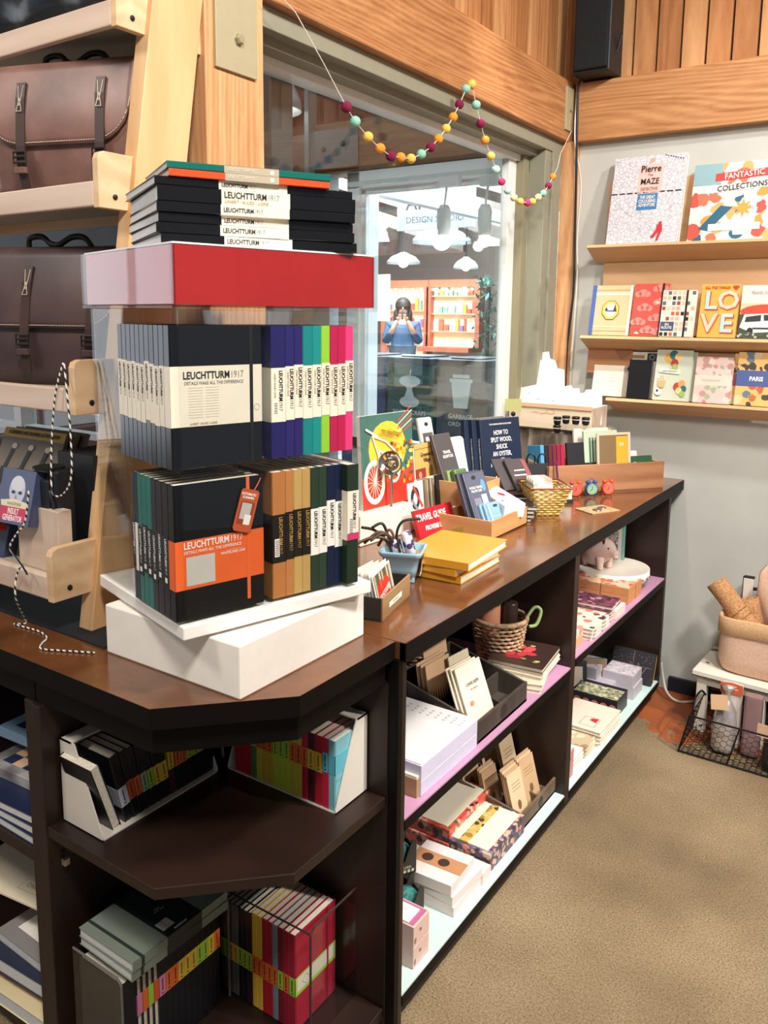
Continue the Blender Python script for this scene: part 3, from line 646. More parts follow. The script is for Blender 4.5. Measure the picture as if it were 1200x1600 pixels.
def walls(z0, z1):
    # outer clear panels and the pinwheel dividers
    dmb().box((0, -e, z0), (A5W+.006, 0, z1)).build('side_panel', ACR, D)         # near corner cover window on the right face
    dmb().box((A5W+.006, -e, z0), (A5W+.009, .15, z1)).build('divider', ACR, D)
    dmb().box((-e, .19, z0), (0, SL, z1)).build('side_panel', ACR, D)
    dmb().box((SR-e, .0, z0), (SR, .005, z1)).build('front_stop', ACR, D); dmb().box((SR-e, .165, z0), (SR, SL, z1)).build('side_panel', ACR, D)
    dmb().box((0, SL-e, z0), (SR, SL, z1)).build('side_panel', ACR, D)
    dmb().box((.155, .158, z0), (.158, SL, z1)).build('divider', ACR, D)
walls(.9405, 1.168); walls(1.174, 1.408)
dmb().box((-.012, -.012, 1.408), (SR+.012, SL+.016, 1.414)).build('header_plate', ACR, D, bevel=.001)
HM = noisy('red_header_card', [(.3, '#a81f20'), (.7, '#b52627')], 6, .25, 3, coat=.4)
hm = dmb(); H0, H1 = 1.4145, 1.498
hm.box((-.006, -.006, H0), (SR+.006, -.003, H1)).box((-.006, -.006, H0), (-.003, SL+.010, H1)).box((SR+.003, -.006, H0), (SR+.006, SL+.010, H1)).box((-.006, SL+.007, H0), (SR+.006, SL+.010, H1))
hm.build('header_card', HM, D)
hm = dmb(); hm.box((-.012, -.012, H0), (SR+.012, -.008, H1+.002)).box((-.012, -.008, H0), (-.008, SL+.016, H1+.002)).box((SR+.008, -.008, H0), (SR+.012, SL+.016, H1+.002)).box((-.008, SL+.012, H0), (SR+.008, SL+.016, H1+.002))
hm.build('header_cover', ACR, D, bevel=.0008)
dmb().box((-.007, -.007, 1.499), (SR+.007, SL+.011, 1.5015)).build('header_top', mat('#ede9e6', .3), D)
def on_display(a, b, z): return NEAR+dR*a+dL*b+Vector((0, 0, z))
RL, RR = -TH, rad(90)-TH            # spines towards the left face / right face
IV = '#ece2cd'
def front_cover_upper(t, W, H, T):
    x = T+.0007
    a = Art((x, 0, 0), (0, 1, 0), (0, 0, 1))
    a.rect(W*.86, 0, W*.86+.006, H, '#101114')
    for k in range(12): a.rect(.028, .075+k*.004, .052, .0754+k*.004, '#c4b69b', False)
    for k in range(12): a.rect(.056, .075+k*.004, .078, .0754+k*.004, '#c4b69b', False)
    a.ring(W*.94, .085, .005, .005, .0006, '#9a9285')
    a.build(t, 'cover_print')
    brand(t, (x, .020, .137), (0, 1, 0), (0, 0, 1), .0150)
    text('DETAILS MAKE ALL THE DIFFERENCE', .0068, GREYINK, t, (x, .022, .126), (0, 1, 0), (0, 0, 1), 0, .88, 'LEFT')
    text('LINIERT / RULED / LIGNE', .0045, mat('#b5966f', .6), t, (x, .03, .066), (0, 1, 0), (0, 0, 1), 0, .9, 'LEFT')
def front_cover_lower(t, W, H, T):
    x = T+.0007; w = mat('#fbeee4', .6)
    a = Art((x, 0, 0), (0, 1, 0), (0, 0, 1))
    a.rect(.018, .053, .066, .098, '#c8c2b8'); a.rect(W*.80, .012, W*.80+.006, H, '#e8682e')
    a.rect(.086, .098, .086+.03, .0985, '#f8cdb4', False)
    a.build(t, 'cover_print')
    brand(t, (x, .014, .1155), (0, 1, 0), (0, 0, 1), .0150, w, w)
    text('DETAILS MAKE ALL THE DIFFERENCE', .0068, w, t, (x, .014, .105), (0, 1, 0), (0, 0, 1), 0, .88, 'LEFT')
    text('WHITELINES LINK', .006, w, t, (x, .076, .094), (0, 1, 0), (0, 0, 1), 0, .9, 'LEFT')
nth = ['first', 'second', 'third', 'fourth', 'fifth', 'sixth', 'seventh', 'eighth', 'ninth', 'tenth', 'eleventh', 'twelfth', 'thirteenth', 'fourteenth', 'fifteenth', 'sixteenth', 'seventeenth', 'eighteenth', 'nineteenth', 'twentieth', 'twenty-first', 'twenty-second', 'twenty-third', 'twenty-fourth']
# --- upper tier, left compartment: ten wrapped black notebooks, spines on the left face
G = 'notebooks in the upper left rack of the display'; b = .003
for i in range(11):
    T = .0165 if i else .018; dz = [0, 0, .001, 0, .0, .001, 0, .0005, 0, 0, 0][i]
    p = on_display(-.012, b+T, 1.1745)                       # local x=0 edge lies farthest from the near corner
    lab = 'black notebook showing its cream-banded front cover, upper display rack' if i == 0 else 'black cream-banded notebook in the upper left display rack, %s from near corner' % nth[i]
    bz = [0, .001, -.002, .004, .012, -.002, .001, .006, .004, .008, .010][i]
    z0, z1 = (.062+bz*.4, .151+bz*.4)
    o = book('notebook', lab, p, RL, .153, .210, T, '#14161b' if i in (0, 3) else '#2a3443', (z0, z1, IV), G,
             spine_txt=brand_spine(z1, T, '#2b2b2e', '#9a958c', .008) if i else None, cover_fn=front_cover_upper if i == 0 else None, gloss=.22)
    b += T+.0002
# --- upper tier, right compartment: coloured notebooks, spines on the right face
G = 'coloured notebooks in the upper right rack of the display'
cols = [('#25225c', 'navy blue', .027), ('#2a2663', 'navy blue', .0165), ('#2b2562', 'navy blue', .0165), ('#1c7f80', 'teal', .0185), ('#1e8a86', 'teal', .0175), ('#8cc63c', 'lime green', .017), ('#b3224f', 'raspberry', .016), ('#b8214c', 'raspberry', .016), ('#e23f7c', 'bright pink', .016)]
a = A5W+.012
for i, (c, nm, T) in enumerate(cols):
    p = on_display(a, .004, 1.1745)
    zz = [.058, .06, .062, .060, .061, .063, .060, .061, .066][i]
    o = book('notebook', '%s notebook, cream band, upper right display rack, %s from left' % (nm, nth[i]), p, RR, .143, .210, T, c, (zz, zz+.086, IV), G,
             spine_txt=[('LEUCHTTURM', .0095, INK, zz+.082, T*.15, .02, .8), ('1917', .0095, GREYINK, zz+.082-.0505, T*.15, -.006, .78), ('LINIERT RULED LIGNE', .004, mat('#b09a7a', .6), zz+.078, -T*.25, 0, 1)], gloss=.3)
    if i == 0:
        A = Art((.004, -.0007, zz), (1, 0, 0), (0, 0, 1)); A.rect(.001, .012, .008, .032, '#f6f2ea')
        for k in range(7): A.rect(.0015, .0135+k*.0026, .0075, .0147+k*.0026, '#20201f', False)
        A.build(o, 'barcode')
    a += T+.0003
# --- lower tier, left compartment
G = 'notebooks in the lower left rack of the display'
spec = [('#101216', 'black notebook showing its orange-banded front cover, lower display rack', .0185, '#e8652c', .048, .124),
        ('#14171c', 'black', .0205, '#14171c', 0, 0), ('#181b22', 'black', .0205, '#14171c', 0, 0), ('#1a2028', 'black', .0175, '#14171c', 0, 0),
        ('#136a63', 'dark green', .0165, '#101318', 0, 0), ('#12695f', 'dark green', .0165, '#101318', 0, 0), ('#126459', 'dark green', .0165, '#101318', 0, 0),
        ('#1c2431', 'black', .010, '#ece7dd', 0, 0), ('#202a3a', 'black', .010, '#14171c', 0, 0)]
b = .003
for i, (c, nm, T, bc, z0, z1) in enumerate(spec):
    z0, z1 = (z0, z1) if i == 0 else (.045+.004*(i % 3), .125+.003*(i % 3))
    lab = nm if i == 0 else '%s notebook, %s band, lower left display rack, %s from near corner' % (nm, 'white' if bc == '#ece7dd' else 'black', nth[i])
    o = book('notebook', lab, on_display(-.012, b+T, .941), RL, .153, .210, T, c, (z0, z1, bc), G,
             spine_txt=None if i in (0, 7) else brand_spine(z1, T, '#dcdcd8', '#b9b9b4', .0085), cover_fn=front_cover_lower if i == 0 else None, gloss=.22)
    if 0 < i < 7:
        A = Art((T/2, -.0008, z0+.006), (1, 0, 0), (0, 0, 1)); A.rect(-.004, 0, .004, .008, '#e9e7e2'); A.build(o, 'price_sticker')
    b += T+.0004
# hanging scanner card on the lower front cover
sc = thing('hang_tag', 'orange phone-shaped AUTOMATIC SCANNER tag hanging on the black cover', 'tag', (0, 0, 0))
u2 = (dR*math.cos(rad(-17))+Vector((0, 0, 1))*math.sin(rad(-17))).normalized(); v2 = (Vector((0, 0, 1))*math.cos(rad(-17))-dR*math.sin(rad(-17))).normalized()
M = frame(on_display(.108, -.0005, 1.098), u2, v2); sc.matrix_world = M
pts = [(-.0165+.004*(1-math.cos(a0)) if 0 else x, y) for a0, (x, y) in enumerate([(-.0165, -.030), (-.013, -.034), (.013, -.034), (.0165, -.030), (.0165, .030), (.013, .034), (-.013, .034), (-.0165, .030)])]
MB().prism(pts, 0, .001).build('card', mat('#b9532b', .45), sc)
A = Art((0, 0, .0011), (1, 0, 0), (0, 1, 0)); A.rect(-.0125, -.022, .0125, .014, '#8c3a22').rect(-.010, -.014, .008, .012, '#b9b3ac').rect(-.001, -.022, .011, -.006, '#e6e0d6'); A.build(sc, 'card_print')
text('AUTOMATIC\nSCANNER', .0055, WHITEI, sc, (-.002, .023, .0012), (1, 0, 0), (0, 1, 0), .02, .85)
MB().tube([(.006, .034, 0), (.010, .045, -.0002), (.012, .055, -.0004)], .0008, 6).build('loop', mat('#e8682e'), sc)
# --- lower tier, right compartment
G = 'coloured notebooks in the lower right rack of the display'
spec = [('#b07340', 'copper', .0255, '#15130f', '#c79a52', .210), ('#b67a45', 'copper', .0155, '#15130f', '#c79a52', .210), ('#bb9a5c', 'gold', .0165, '#15130f', '#c79a52', .210), ('#b8955a', 'gold', .0165, '#15130f', '#c79a52', .210),
        ('#2a3a2c', 'forest green', .0165, '#f0ebe0', None, .21), ('#2c3f2e', 'forest green', .0165, '#f0ebe0', None, .21), ('#16203a', 'dark navy', .0165, '#f0ebe0', None, .21), ('#17223c', 'dark navy', .0155, '#f0ebe0', None, .21), ('#243325', 'forest green', .0245, '#ece4d2', None, .21)]
a = A5W+.012
for i, (c, nm, T, bc, tc, H) in enumerate(spec):
    zz = [.060, .062, .064, .064, .060, .061, .070, .066, .078][i]; zh = .080 if i < 8 else .086
    tcm = mat(tc, .4, .3) if tc else INK
    o = book('notebook', '%s notebook, %s band, lower right display rack, %s from left' % (nm, 'black' if tc else ('cream and pink' if i == 8 else 'white'), nth[i]), on_display(a, .004 if i < 8 else -.010, .941), RR, .143, H, T, c, (zz, zz+zh, bc), G,
             spine_txt=[('LEUCHTTURM', .0092, tcm, zz+zh-.004, T*.1, .02, .8), ('1917', .0092, tcm if tc else GREYINK, zz+zh-.0535, T*.1, -.006, .78)], gloss=.3)
    if i in (0, 8):
        A = Art((.003, -.0007, zz), (1, 0, 0), (0, 0, 1)); A.rect(.001, .010, .010, .040, '#f6f2ea')
        for k in range(9): A.rect(.002, .012+k*.003, .009, .0134+k*.003, '#20201f', False)
        if i == 8: A.rect(-.003, 0, .0218, .012, '#c43a68')
        A.build(o, 'barcode')
    a += T+.0003
# --- stack lying on the header
d = Vector((math.sin(rad(29)), math.cos(rad(29)), 0))
G = 'notebooks stacked on the display header'
zc = 1.502
stack = [(.315, .225, .0155, '#121317', IV, .004, 0, 'lowest'), (.315, .225, .0155, '#121317', IV, -.002, 1, 'second from the bottom'), (.313, .225, .0145, '#121317', IV, .002, -.5, 'third from the bottom'),
         (.315, .225, .0145, '#121317', IV, -.001, .6, 'fourth from the bottom'), (.315, .225, .0225, '#121317', IV, .001, .4, 'fifth from the bottom, the thickest'), (.316, .225, .0125, '#121317', IV, -.002, -.6, 'top of the black ones'),
         (.252, .178, .0105, '#e2532b', '#b3a78f', .018, .5, 'orange'), (.255, .18, .0105, '#15665c', '#b3a78f', .016, 1.2, 'green')]
for i, (L, Wd, T, c, bc, off, ang, nm) in enumerate(stack):
    # local z of book runs along the spine: left end = top of text start
    dd = Vector((math.sin(rad(29+ang)), math.cos(rad(29+ang)), 0)); inn = Vector((-dd.y, dd.x, 0))
    P0 = Vector((-.966, .838, 0))+d*off*1.0+inn*(.002*(i % 3))
    # book axes: x(thickness) -> up, z(height) -> -dd (head at left), y(depth) -> inn
    M = Matrix(((0, inn.x, -dd.x, 0), (0, inn.y, -dd.y, 0), (1, 0, 0, 0), (0, 0, 0, 1)))
    base = P0+dd*L; M.translation = Vector((base.x, base.y, zc))
    lab = ('%s notebook with taupe band on the very top of the header stack' % nm if i == 7 else '%s notebook with taupe band just under the green one on the header stack' % nm) if i > 5 else 'large black notebook with cream band in the header stack, %s' % nm
    b0, b1 = (L*.355, L*.70) if i < 6 else (L*.335, L*.67)
    o = book('notebook', lab, (0, 0, 0), 0, Wd, L, T, c, (b0, b1, bc), G, gloss=.2, pages=PAGEG)
    o.matrix_world = M
    sz = T*.72 if i < 6 else T*.66
    if i in (0, 3, 5, 1, 2):
        brand(o, (T/2, -.0007, b1-.004), (0, 0, -1), (1, 0, 0), sz*.88)
    elif i == 4:
        brand(o, (T*.64, -.0007, b1-.004), (0, 0, -1), (1, 0, 0), .0130)
        text('LINIERT / RULED / LIGNE', .0066, mat('#b5966f', .6), o, (T*.22, -.0007, b1-.005), (0, 0, -1), (1, 0, 0), 0, .95, 'LEFT')
    else:
        text('LEUCHTTURM1917', sz, mat('#dfd8c6', .6), o, (T/2, -.0007, b1-.004), (0, 0, -1), (1, 0, 0), 0, .78, 'LEFT')
    if i >= 6:
        A = Art((T/2, -.0008, b0+.008), (1, 0, 0), (0, 0, 1)); A.rect(-.003, 0, .003, .006, '#ded7c6'); A.build(o, 'stamp')
    zc += T+.0004

# ================================================================== corner unit: pocket notebooks in display boxes
def slant_box(name, label, loc, rz, L, Dp, H, m, group=None):
    """open box, long side along x (0..L), front at y=0, side walls cut away towards the front"""
    t = thing(name, label, 'box', loc, rz, group); w = .0025
    MB().box((0, 0, 0), (L, Dp, w)).build('bottom', m, t)
    MB().box((0, Dp-w, 0), (L, Dp, H)).build('back', m, t)
    prof = [(0, 0), (Dp, 0), (Dp, H), (Dp*.62, H), (0, .008)]
    for x in (0, L-w): MB().ext(prof, (x, 0, 0), (0, 1, 0), (0, 0, 1), (w, 0, 0)).build('side', m, t)
    MB().box((0, Dp-.034, H-w), (L, Dp, H)).build('top_lip', m, t)
    return t
BAND = {'y': ('#dcb93c', 'yellow'), 'o': ('#dd6a2c', 'orange'), 'g': ('#9cc23e', 'lime green'), 'm': ('#9db58a', 'sage green'), 's': ('#b9bcc4', 'silver'), 'r': ('#cf5230', 'red-orange'), 'p': ('#cf7fa0', 'pink'), 'b': ('#5fb3c4', 'light blue')}
def spine_print(o, T, z0, z1, dark='#2b2620'):
    text('Notebook Ruled', min(.0048, T*.5), mat(dark, .6), o, (T/2, -.0007, (z0+z1)/2+.014), (0, 0, -1), (1, 0, 0), .01, .7, 'LEFT')
    A = Art((T/2, -.0007, z0+.004), (1, 0, 0), (0, 0, 1)); A.rect(-.0025, 0, .0025, .0022, '#1b1815'); A.build(o, 'mark')
# box A: spines face +x, row runs along +y
slant_box('display_box', 'white slant-sided card box of black pocket notebooks on the upper corner shelf', (-1.107, .800, .5125), rad(90), .270, .110, .156, mat('#ddd5c8', .6))
G = 'pocket notebooks in the left display box'
xs = -1.107; y = .855
row = [('#101215', 'black', 's'), ('#101215', 'black', 'r'), ('#101215', 'black', 'o'), ('#101215', 'black', 'm'), ('#101215', 'black', 'g'), ('#101215', 'black', 'y'), ('#101215', 'black', 'y'),
       ('#451a28', 'maroon', 'y'), ('#101215', 'black', 'o'), ('#101215', 'black', 'o'), ('#101215', 'black', 'g'), ('#101215', 'black', 'g'), ('#101215', 'black', 'g'), ('#101215', 'black', 'y'), ('#101215', 'black', 'y')]
for i, (c, nm, k) in enumerate(row):
    T = .0188 if i == 0 else .01395; tl = rad([12, 11, 11, 10, 10, 9, 8, 5, 3, 2, 2, 1, 1, 0, 0][i]) if 1 else 0
    z0 = [.030, .036, .036, .036, .036, .036, .036, .05, .05, .05, .052, .052, .052, .054, .054][i]
    # spine outward +x: local -y -> +x  => rz = 90deg ; local x -> +y
    o = book('pocket_notebook', '%s pocket notebook, %s band, left display box, %s from front' % (nm, BAND[k][1], nth[i]), (xs-.006-.09+.09, y, .516), 0, .087, .135, T, c, (z0, z0+.038, BAND[k][0]), G, rot=Euler((0, -tl, rad(90))).to_matrix().to_euler() if 0 else None)
    o.matrix_world = Matrix.Translation((xs-.010, y, .5165)) @ Matrix.Rotation(tl, 4, 'X') @ Matrix.Rotation(rad(90), 4, 'Z')
    spine_print(o, T, z0, z0+.038)
    y += T*1.0+.0003
# open book leaning at the front of box A
o = book('pocket_notebook', 'loose black pocket notebook leaning with its cream page edges outwards, front of left display box', (0, 0, 0), 0, .088, .136, .018, '#101215', None, G)
o.matrix_world = Matrix.Translation((xs-.098, .846, .5180)) @ Matrix.Rotation(rad(17), 4, 'X') @ Matrix.Rotation(rad(-90), 4, 'Z')
# box B: spines face -y, row along +x
slant_box('display_box', 'white slant-sided card box of coloured pocket notebooks on the upper corner shelf', (-1.100, 1.090, .5125), 0, .269, .099, .156, mat('#ddd5c8', .6))
G = 'pocket notebooks in the right display box'
row = [('#b32434', 'red', 'o'), ('#b32434', 'red', 'o'), ('#b32434', 'red', 'o'), ('#56764a', 'moss green', 'm'), ('#c4bb45', 'olive yellow', 'o'), ('#c8a43c', 'mustard', 'o'), ('#c8a43c', 'mustard', 'o'),
       ('#b6c23c', 'yellow green', 'g'), ('#b6c23c', 'yellow green', 'g'), ('#b6c23c', 'yellow green', 'g'), ('#b9b53c', 'olive yellow', 'o'), ('#c2b53e', 'olive yellow', 'o'), ('#b32434', 'red', 'o'), ('#4a1522', 'maroon', 'y'), ('#a8202c', 'red', 'y'), ('#c02744', 'crimson', 'b')]
x = -1.083
for i, (c, nm, k) in enumerate(row):
    T = .0140 if i < 13 else .0170 if i < 15 else .0139; z0 = .065 if i < 15 else .07
    o = book('pocket_notebook', '%s pocket notebook, %s band, right display box, %s from left' % (nm, BAND[k][1], nth[i]), (x, 1.093, .5153), 0, .087, .135, T, c, (z0, z0+.038, BAND[k][0]), G)
    spine_print(o, T, z0, z0+.038); x += T+.0002
def blue_cover(t, W, H, T):
    x = T+.0007; A = Art((x, 0, 0), (0, 1, 0), (0, 0, 1)); A.rect(.030, .062, .052, .078, '#2a5560').rect(.032, .064, .050, .076, '#8fc3c9')
    A.poly([(.03, 0), (.09, 0), (.09, .07), (.07, .045), (.06, .05), (.05, .03)], '#163b46').rect(.0, .058, .09, .0588, '#4b8c98').build(t, 'cover_print')
    text('Music', .012, mat('#27505c', .6), t, (x, .055, .1), (0, 1, 0), (0, 0, 1), 0, .9)
book('pocket_notebook', 'light blue pocket notebook facing out at the right end of the right display box', (x, 1.093, .5153), 0, .087, .135, .015, '#7db9c2', (.07, .108, '#5fb3c4'), G, cover_fn=blue_cover)
# a few small grey books in the dark corner between the boxes
for i, (x0, y0, tl) in enumerate([(-1.108, 1.15, -14), (-1.12, 1.13, 10), (-1.135, 1.11, -4)]):
    o = book('pocket_notebook', 'thin pale grey booklet tucked in the dark corner between the boxes, %s' % ['nearest the coloured ones', 'middle one', 'nearest the black ones'][i], (x0, y0, .5145), rad([10, 40, 60][i]), .04, .10, .005, '#a8a8a6', None, 'thin grey booklets', tilt=rad(tl))
# --- bottom of the corner unit
G = 'notebooks in the lower left clear stand'
LB = '#14181c'
def clear_bin(name, label, a, b, h):
    t = thing(name, label, 'holder', a); dx, dy = b[0]-a[0], b[1]-a[1]; w = .0025
    MB().box((0, 0, 0), (dx, dy, w)).build('bottom', ACR, t)
    MB().box((0, 0, 0), (dx, w, h)).build('end_panel', ACR, t); MB().box((0, dy-w, 0), (dx, dy, h)).build('end_panel', ACR, t)
    MB().box((0, 0, 0), (w, dy, h)).build('back_panel', ACR, t)
    r = .0022
    MB().tube([(w, 0, h), (dx-.01, 0, h), (dx, 0, h-.01), (dx, 0, 0)], r, 6).build('edge_bead', mat('#6d6a68', .3), t); MB().tube([(w, dy, h), (dx-.01, dy, h), (dx, dy, h-.01), (dx, dy, 0)], r, 6).build('edge_bead', mat('#6d6a68', .3), t)
    return t
clear_bin('acrylic_holder', 'clear acrylic holder of tall black notebooks on the lowest corner shelf', (-1.190, .787, .0645), (-1.056, 1.040, .0645), .218)
y = .791
row = [('#15191d', 'black', None, .029)]+[('#cfc6b4', 'cream edged', k, .0120) for k in ('p', 'o', 'g', 'r')]+[('#101216', 'black', k, .0146) for k in ('p', 'o', 'o', 'y', 'y', 'y', 'g', 'g', 'y', 'o')]
for i, (c, nm, k, T) in enumerate(row):
    bd = (.118, .158, BAND[k][0]) if k else None
    o = book('tall_notebook', ('thick black notebook, plain cover to the front of the lower left stand' if not k else '%s tall notebook, %s band, lower left stand, %s from front' % (nm, BAND[k][1], nth[i])), (0, 0, 0), 0, .116, .20 if not 0 < i < 5 else .186, T, c if i == 0 or i > 4 else '#1a1c1f', bd, G)
    if 0 < i < 5:
        o.matrix_world = Matrix.Translation((-1.176, y+T, .068)) @ Matrix.Rotation(rad(-90), 4, 'Z')   # page edges outwards
    else:
        o.matrix_world = Matrix.Translation((-1.060, y, .068)) @ Matrix.Rotation(rad(90), 4, 'Z')
        if k: spine_print(o, T, .118, .158)
    y += T+.0004
# two big grey-green notebooks lying on top
for i in range(2):
    t = thing('notebook', ['lower of two grey-green notebooks lying across the black ones', 'upper of two grey-green notebooks with dark green band lying across the black ones'][i], 'notebook', (0, 0, 0), group='grey-green notebooks')
    t.matrix_world = Matrix.Translation((-1.085, .905, .2845+i*.018)) @ Matrix.Rotation(rad(-1.5+i*1.2), 4, 'Z')
    MB().box((-.095, -.11, 0), (.052, .11, .0015)).box((-.095, -.11, .0160), (.052, .11, .0175)).box((.050, -.11, 0), (.0525, .11, .0175)).build('cover', mat('#7c877a', .5), t, bevel=.0005)
    MB().box((-.093, -.108, .0015), (.050, .108, .016)).build('pages', PAGEG, t)
    MB().box((-.0956, -.035, -.0004), (.0531, .045, .0179)).build('paper_band', mat('#1d2b27', .45), t)
    MB().box((-.0955, -.092, -.0003), (.0532, -.086, .0178)).build('elastic_band', mat('#26332f', .6), t)
    if i == 1:
        A = Art((0, 0, .0180), (0, -1, 0), (1, 0, 0)); A.rect(-.032, -.002, .010, .026, '#d9d3c8') if 0 else None
        A.poly([(.004, .012), (.030, .012), (.030, .036), (.004, .036)], '#d9d3c8').rect(.0165, .012, .0175, .036, '#a87860')
        A.build(t, 'band_print')
        text('MOLESKINE', .006, WHITEI, t, (.046, -.0, .0181), (0, -1, 0), (1, 0, 0), .02, .9)
        text('Soft cover\nRuled', .006, mat('#9fb0a8', .6), t, (-.015, 0, .0181), (0, -1, 0), (1, 0, 0), 0, .9)
# right stand
t = thing('acrylic_holder', 'clear acrylic holder of coloured large notebooks on the lowest corner shelf', 'holder', (-1.092, 1.043, .0645))
MB().box((0, 0, 0), (.24, .14, .0025)).build('bottom', ACR, t); MB().box((0, .1375, 0), (.24, .14, .20)).build('back_panel', ACR, t); MB().box((.2375, 0, 0), (.24, .14, .235)).build('end_panel', ACR, t)
MB().tube([(.239, .14, .235), (.239, .012, .235), (.239, .002, .225), (.239, 0, 0)], .0022, 6).tube([(.239, .002, .226), (.0, .002, .223)], .0018, 6).build('edge_bead', mat('#3a3230', .3), t)
G = 'large notebooks in the lower right clear stand'
row = [('#4a4438', 'taupe', 'g', .011), ('#5a5142', 'taupe', 'g', .011), ('#5c5346', 'taupe', 'y', .011), ('#565a60', 'slate grey', 'y', .012), ('#15181d', 'black', 'g', .012), ('#15181d', 'black', 'g', .012), ('#3a1620', 'dark maroon', 'g', .012),
       ('#d9b23c', 'golden', 'o', .0125), ('#d9b23c', 'golden', 'o', .0125), ('#a8202f', 'red', 'o', .0135), ('#a8202f', 'red', 'o', .0125), ('#6f8792', 'blue grey', 'o', .0125), ('#7e1b2c', 'wine red', 'g', .0145), ('#9c1f33', 'crimson', 'o', .0135), ('#a32236', 'crimson', 'g', .015)]
x = -1.084
for i, (c, nm, k, T) in enumerate(row):
    z0 = .072
    def cf(t, W, H, T):
        A = Art((T+.0007, 0, 0), (0, 1, 0), (0, 0, 1)); A.rect(.004, .074, .118, .108, '#d8cfbd').rect(.004, .074, .118, .080, '#9cc23e').ring(.03, .093, .011, .011, .0012, '#8f867a', 4).rect(.094, 0, .099, .2, '#8a1c2e'); A.build(t, 'band_print')
    o = book('large_notebook', '%s large notebook, %s band, lower right stand, %s from left%s' % (nm, BAND[k][1], nth[i], ', facing out' if i == 14 else ''), (x, 1.0475, .0675), 0, .122, .2 if i > 6 else .195, T, c, (z0, z0+.038, BAND[k][0]), G, cover_fn=cf if i == 14 else None)
    spine_print(o, T, z0, z0+.038); x += T+.0003
# ================================================================== leaning ladder shelf with bags
LX = -1.25   # outer face of the right upright
lad = thing('ladder_shelf', 'leaning pine ladder shelf holding leather bags and boxed gifts', 'shelf', (-1.75, 1.05, .82))
o0 = Vector((-1.75, 1.05, .82))
def lmb(): m = MB(); m.T = Matrix.Translation(-o0); return m
lean = (2.9-.82)*.165
for x in (LX, -2.10):
    lmb().ext([(.899, .8205), (1.018, .8205), (1.018+lean, 2.9), (.899+lean, 2.9)], (x, 0, 0), (0, 1, 0), (0, 0, 1), (-.037, 0, 0)).build('upright', PINE_Z, lad, bevel=.002)
CRM = wood('cream_painted_pine', '#c8ac96', '#dfcab8', 'x', .5, 7, knots=False)
for i, (z, y) in enumerate([(.896, .833), (1.224, .896), (1.589, .964), (1.905, 1.016)]):
    x1 = LX-.012
    lmb().box((-2.024, y, z), (x1-.016, y+.015, z+.044)).build('front_board', CRM, lad, bevel=.003)
    lmb().ext([(.0, 0), (.243, 0), (.243, .098), (.014, .098), (.004, .094), (0, .084)], (x1, y, z-.003), (0, 1, 0), (0, 0, 1), (-.016, 0, 0)).build('side_board', PINE, lad, bevel=.0015)
    lmb().ext([(.0, 0), (.243, 0), (.243, .098), (.014, .098), (.004, .094), (0, .084)], (-2.04, y, z-.003), (0, 1, 0), (0, 0, 1), (-.016, 0, 0)).build('side_board', PINE, lad, bevel=.0015)
    lmb().box((-2.024, y+.015, z+.020), (x1-.016, y+.228, z+.034)).build('tray_bottom', mat('#a9a290', .6), lad)
    lmb().box((-2.024, y+.228, z), (x1-.016, y+.243, z+.08)).build('back_board', PINE, lad)
    sc_ = lmb(); sc_.T = sc_.T @ Matrix.Translation((x1, y+.034, z+.018)) @ Matrix.Rotation(rad(90), 4, 'Y'); sc_.lathe([(.005, 0), (.005, .002), (.002, .0035)], 10); sc_.build('screw', DSTEEL, lad)
# thin black sheet on the counter below
tag(MB().box((-2.5, .865, .8205), (-1.17, 1.15, .824)).build('counter_mat', mat('#16191c', .75), None), 'black mat on the counter beneath the lowest tray', 'mat')

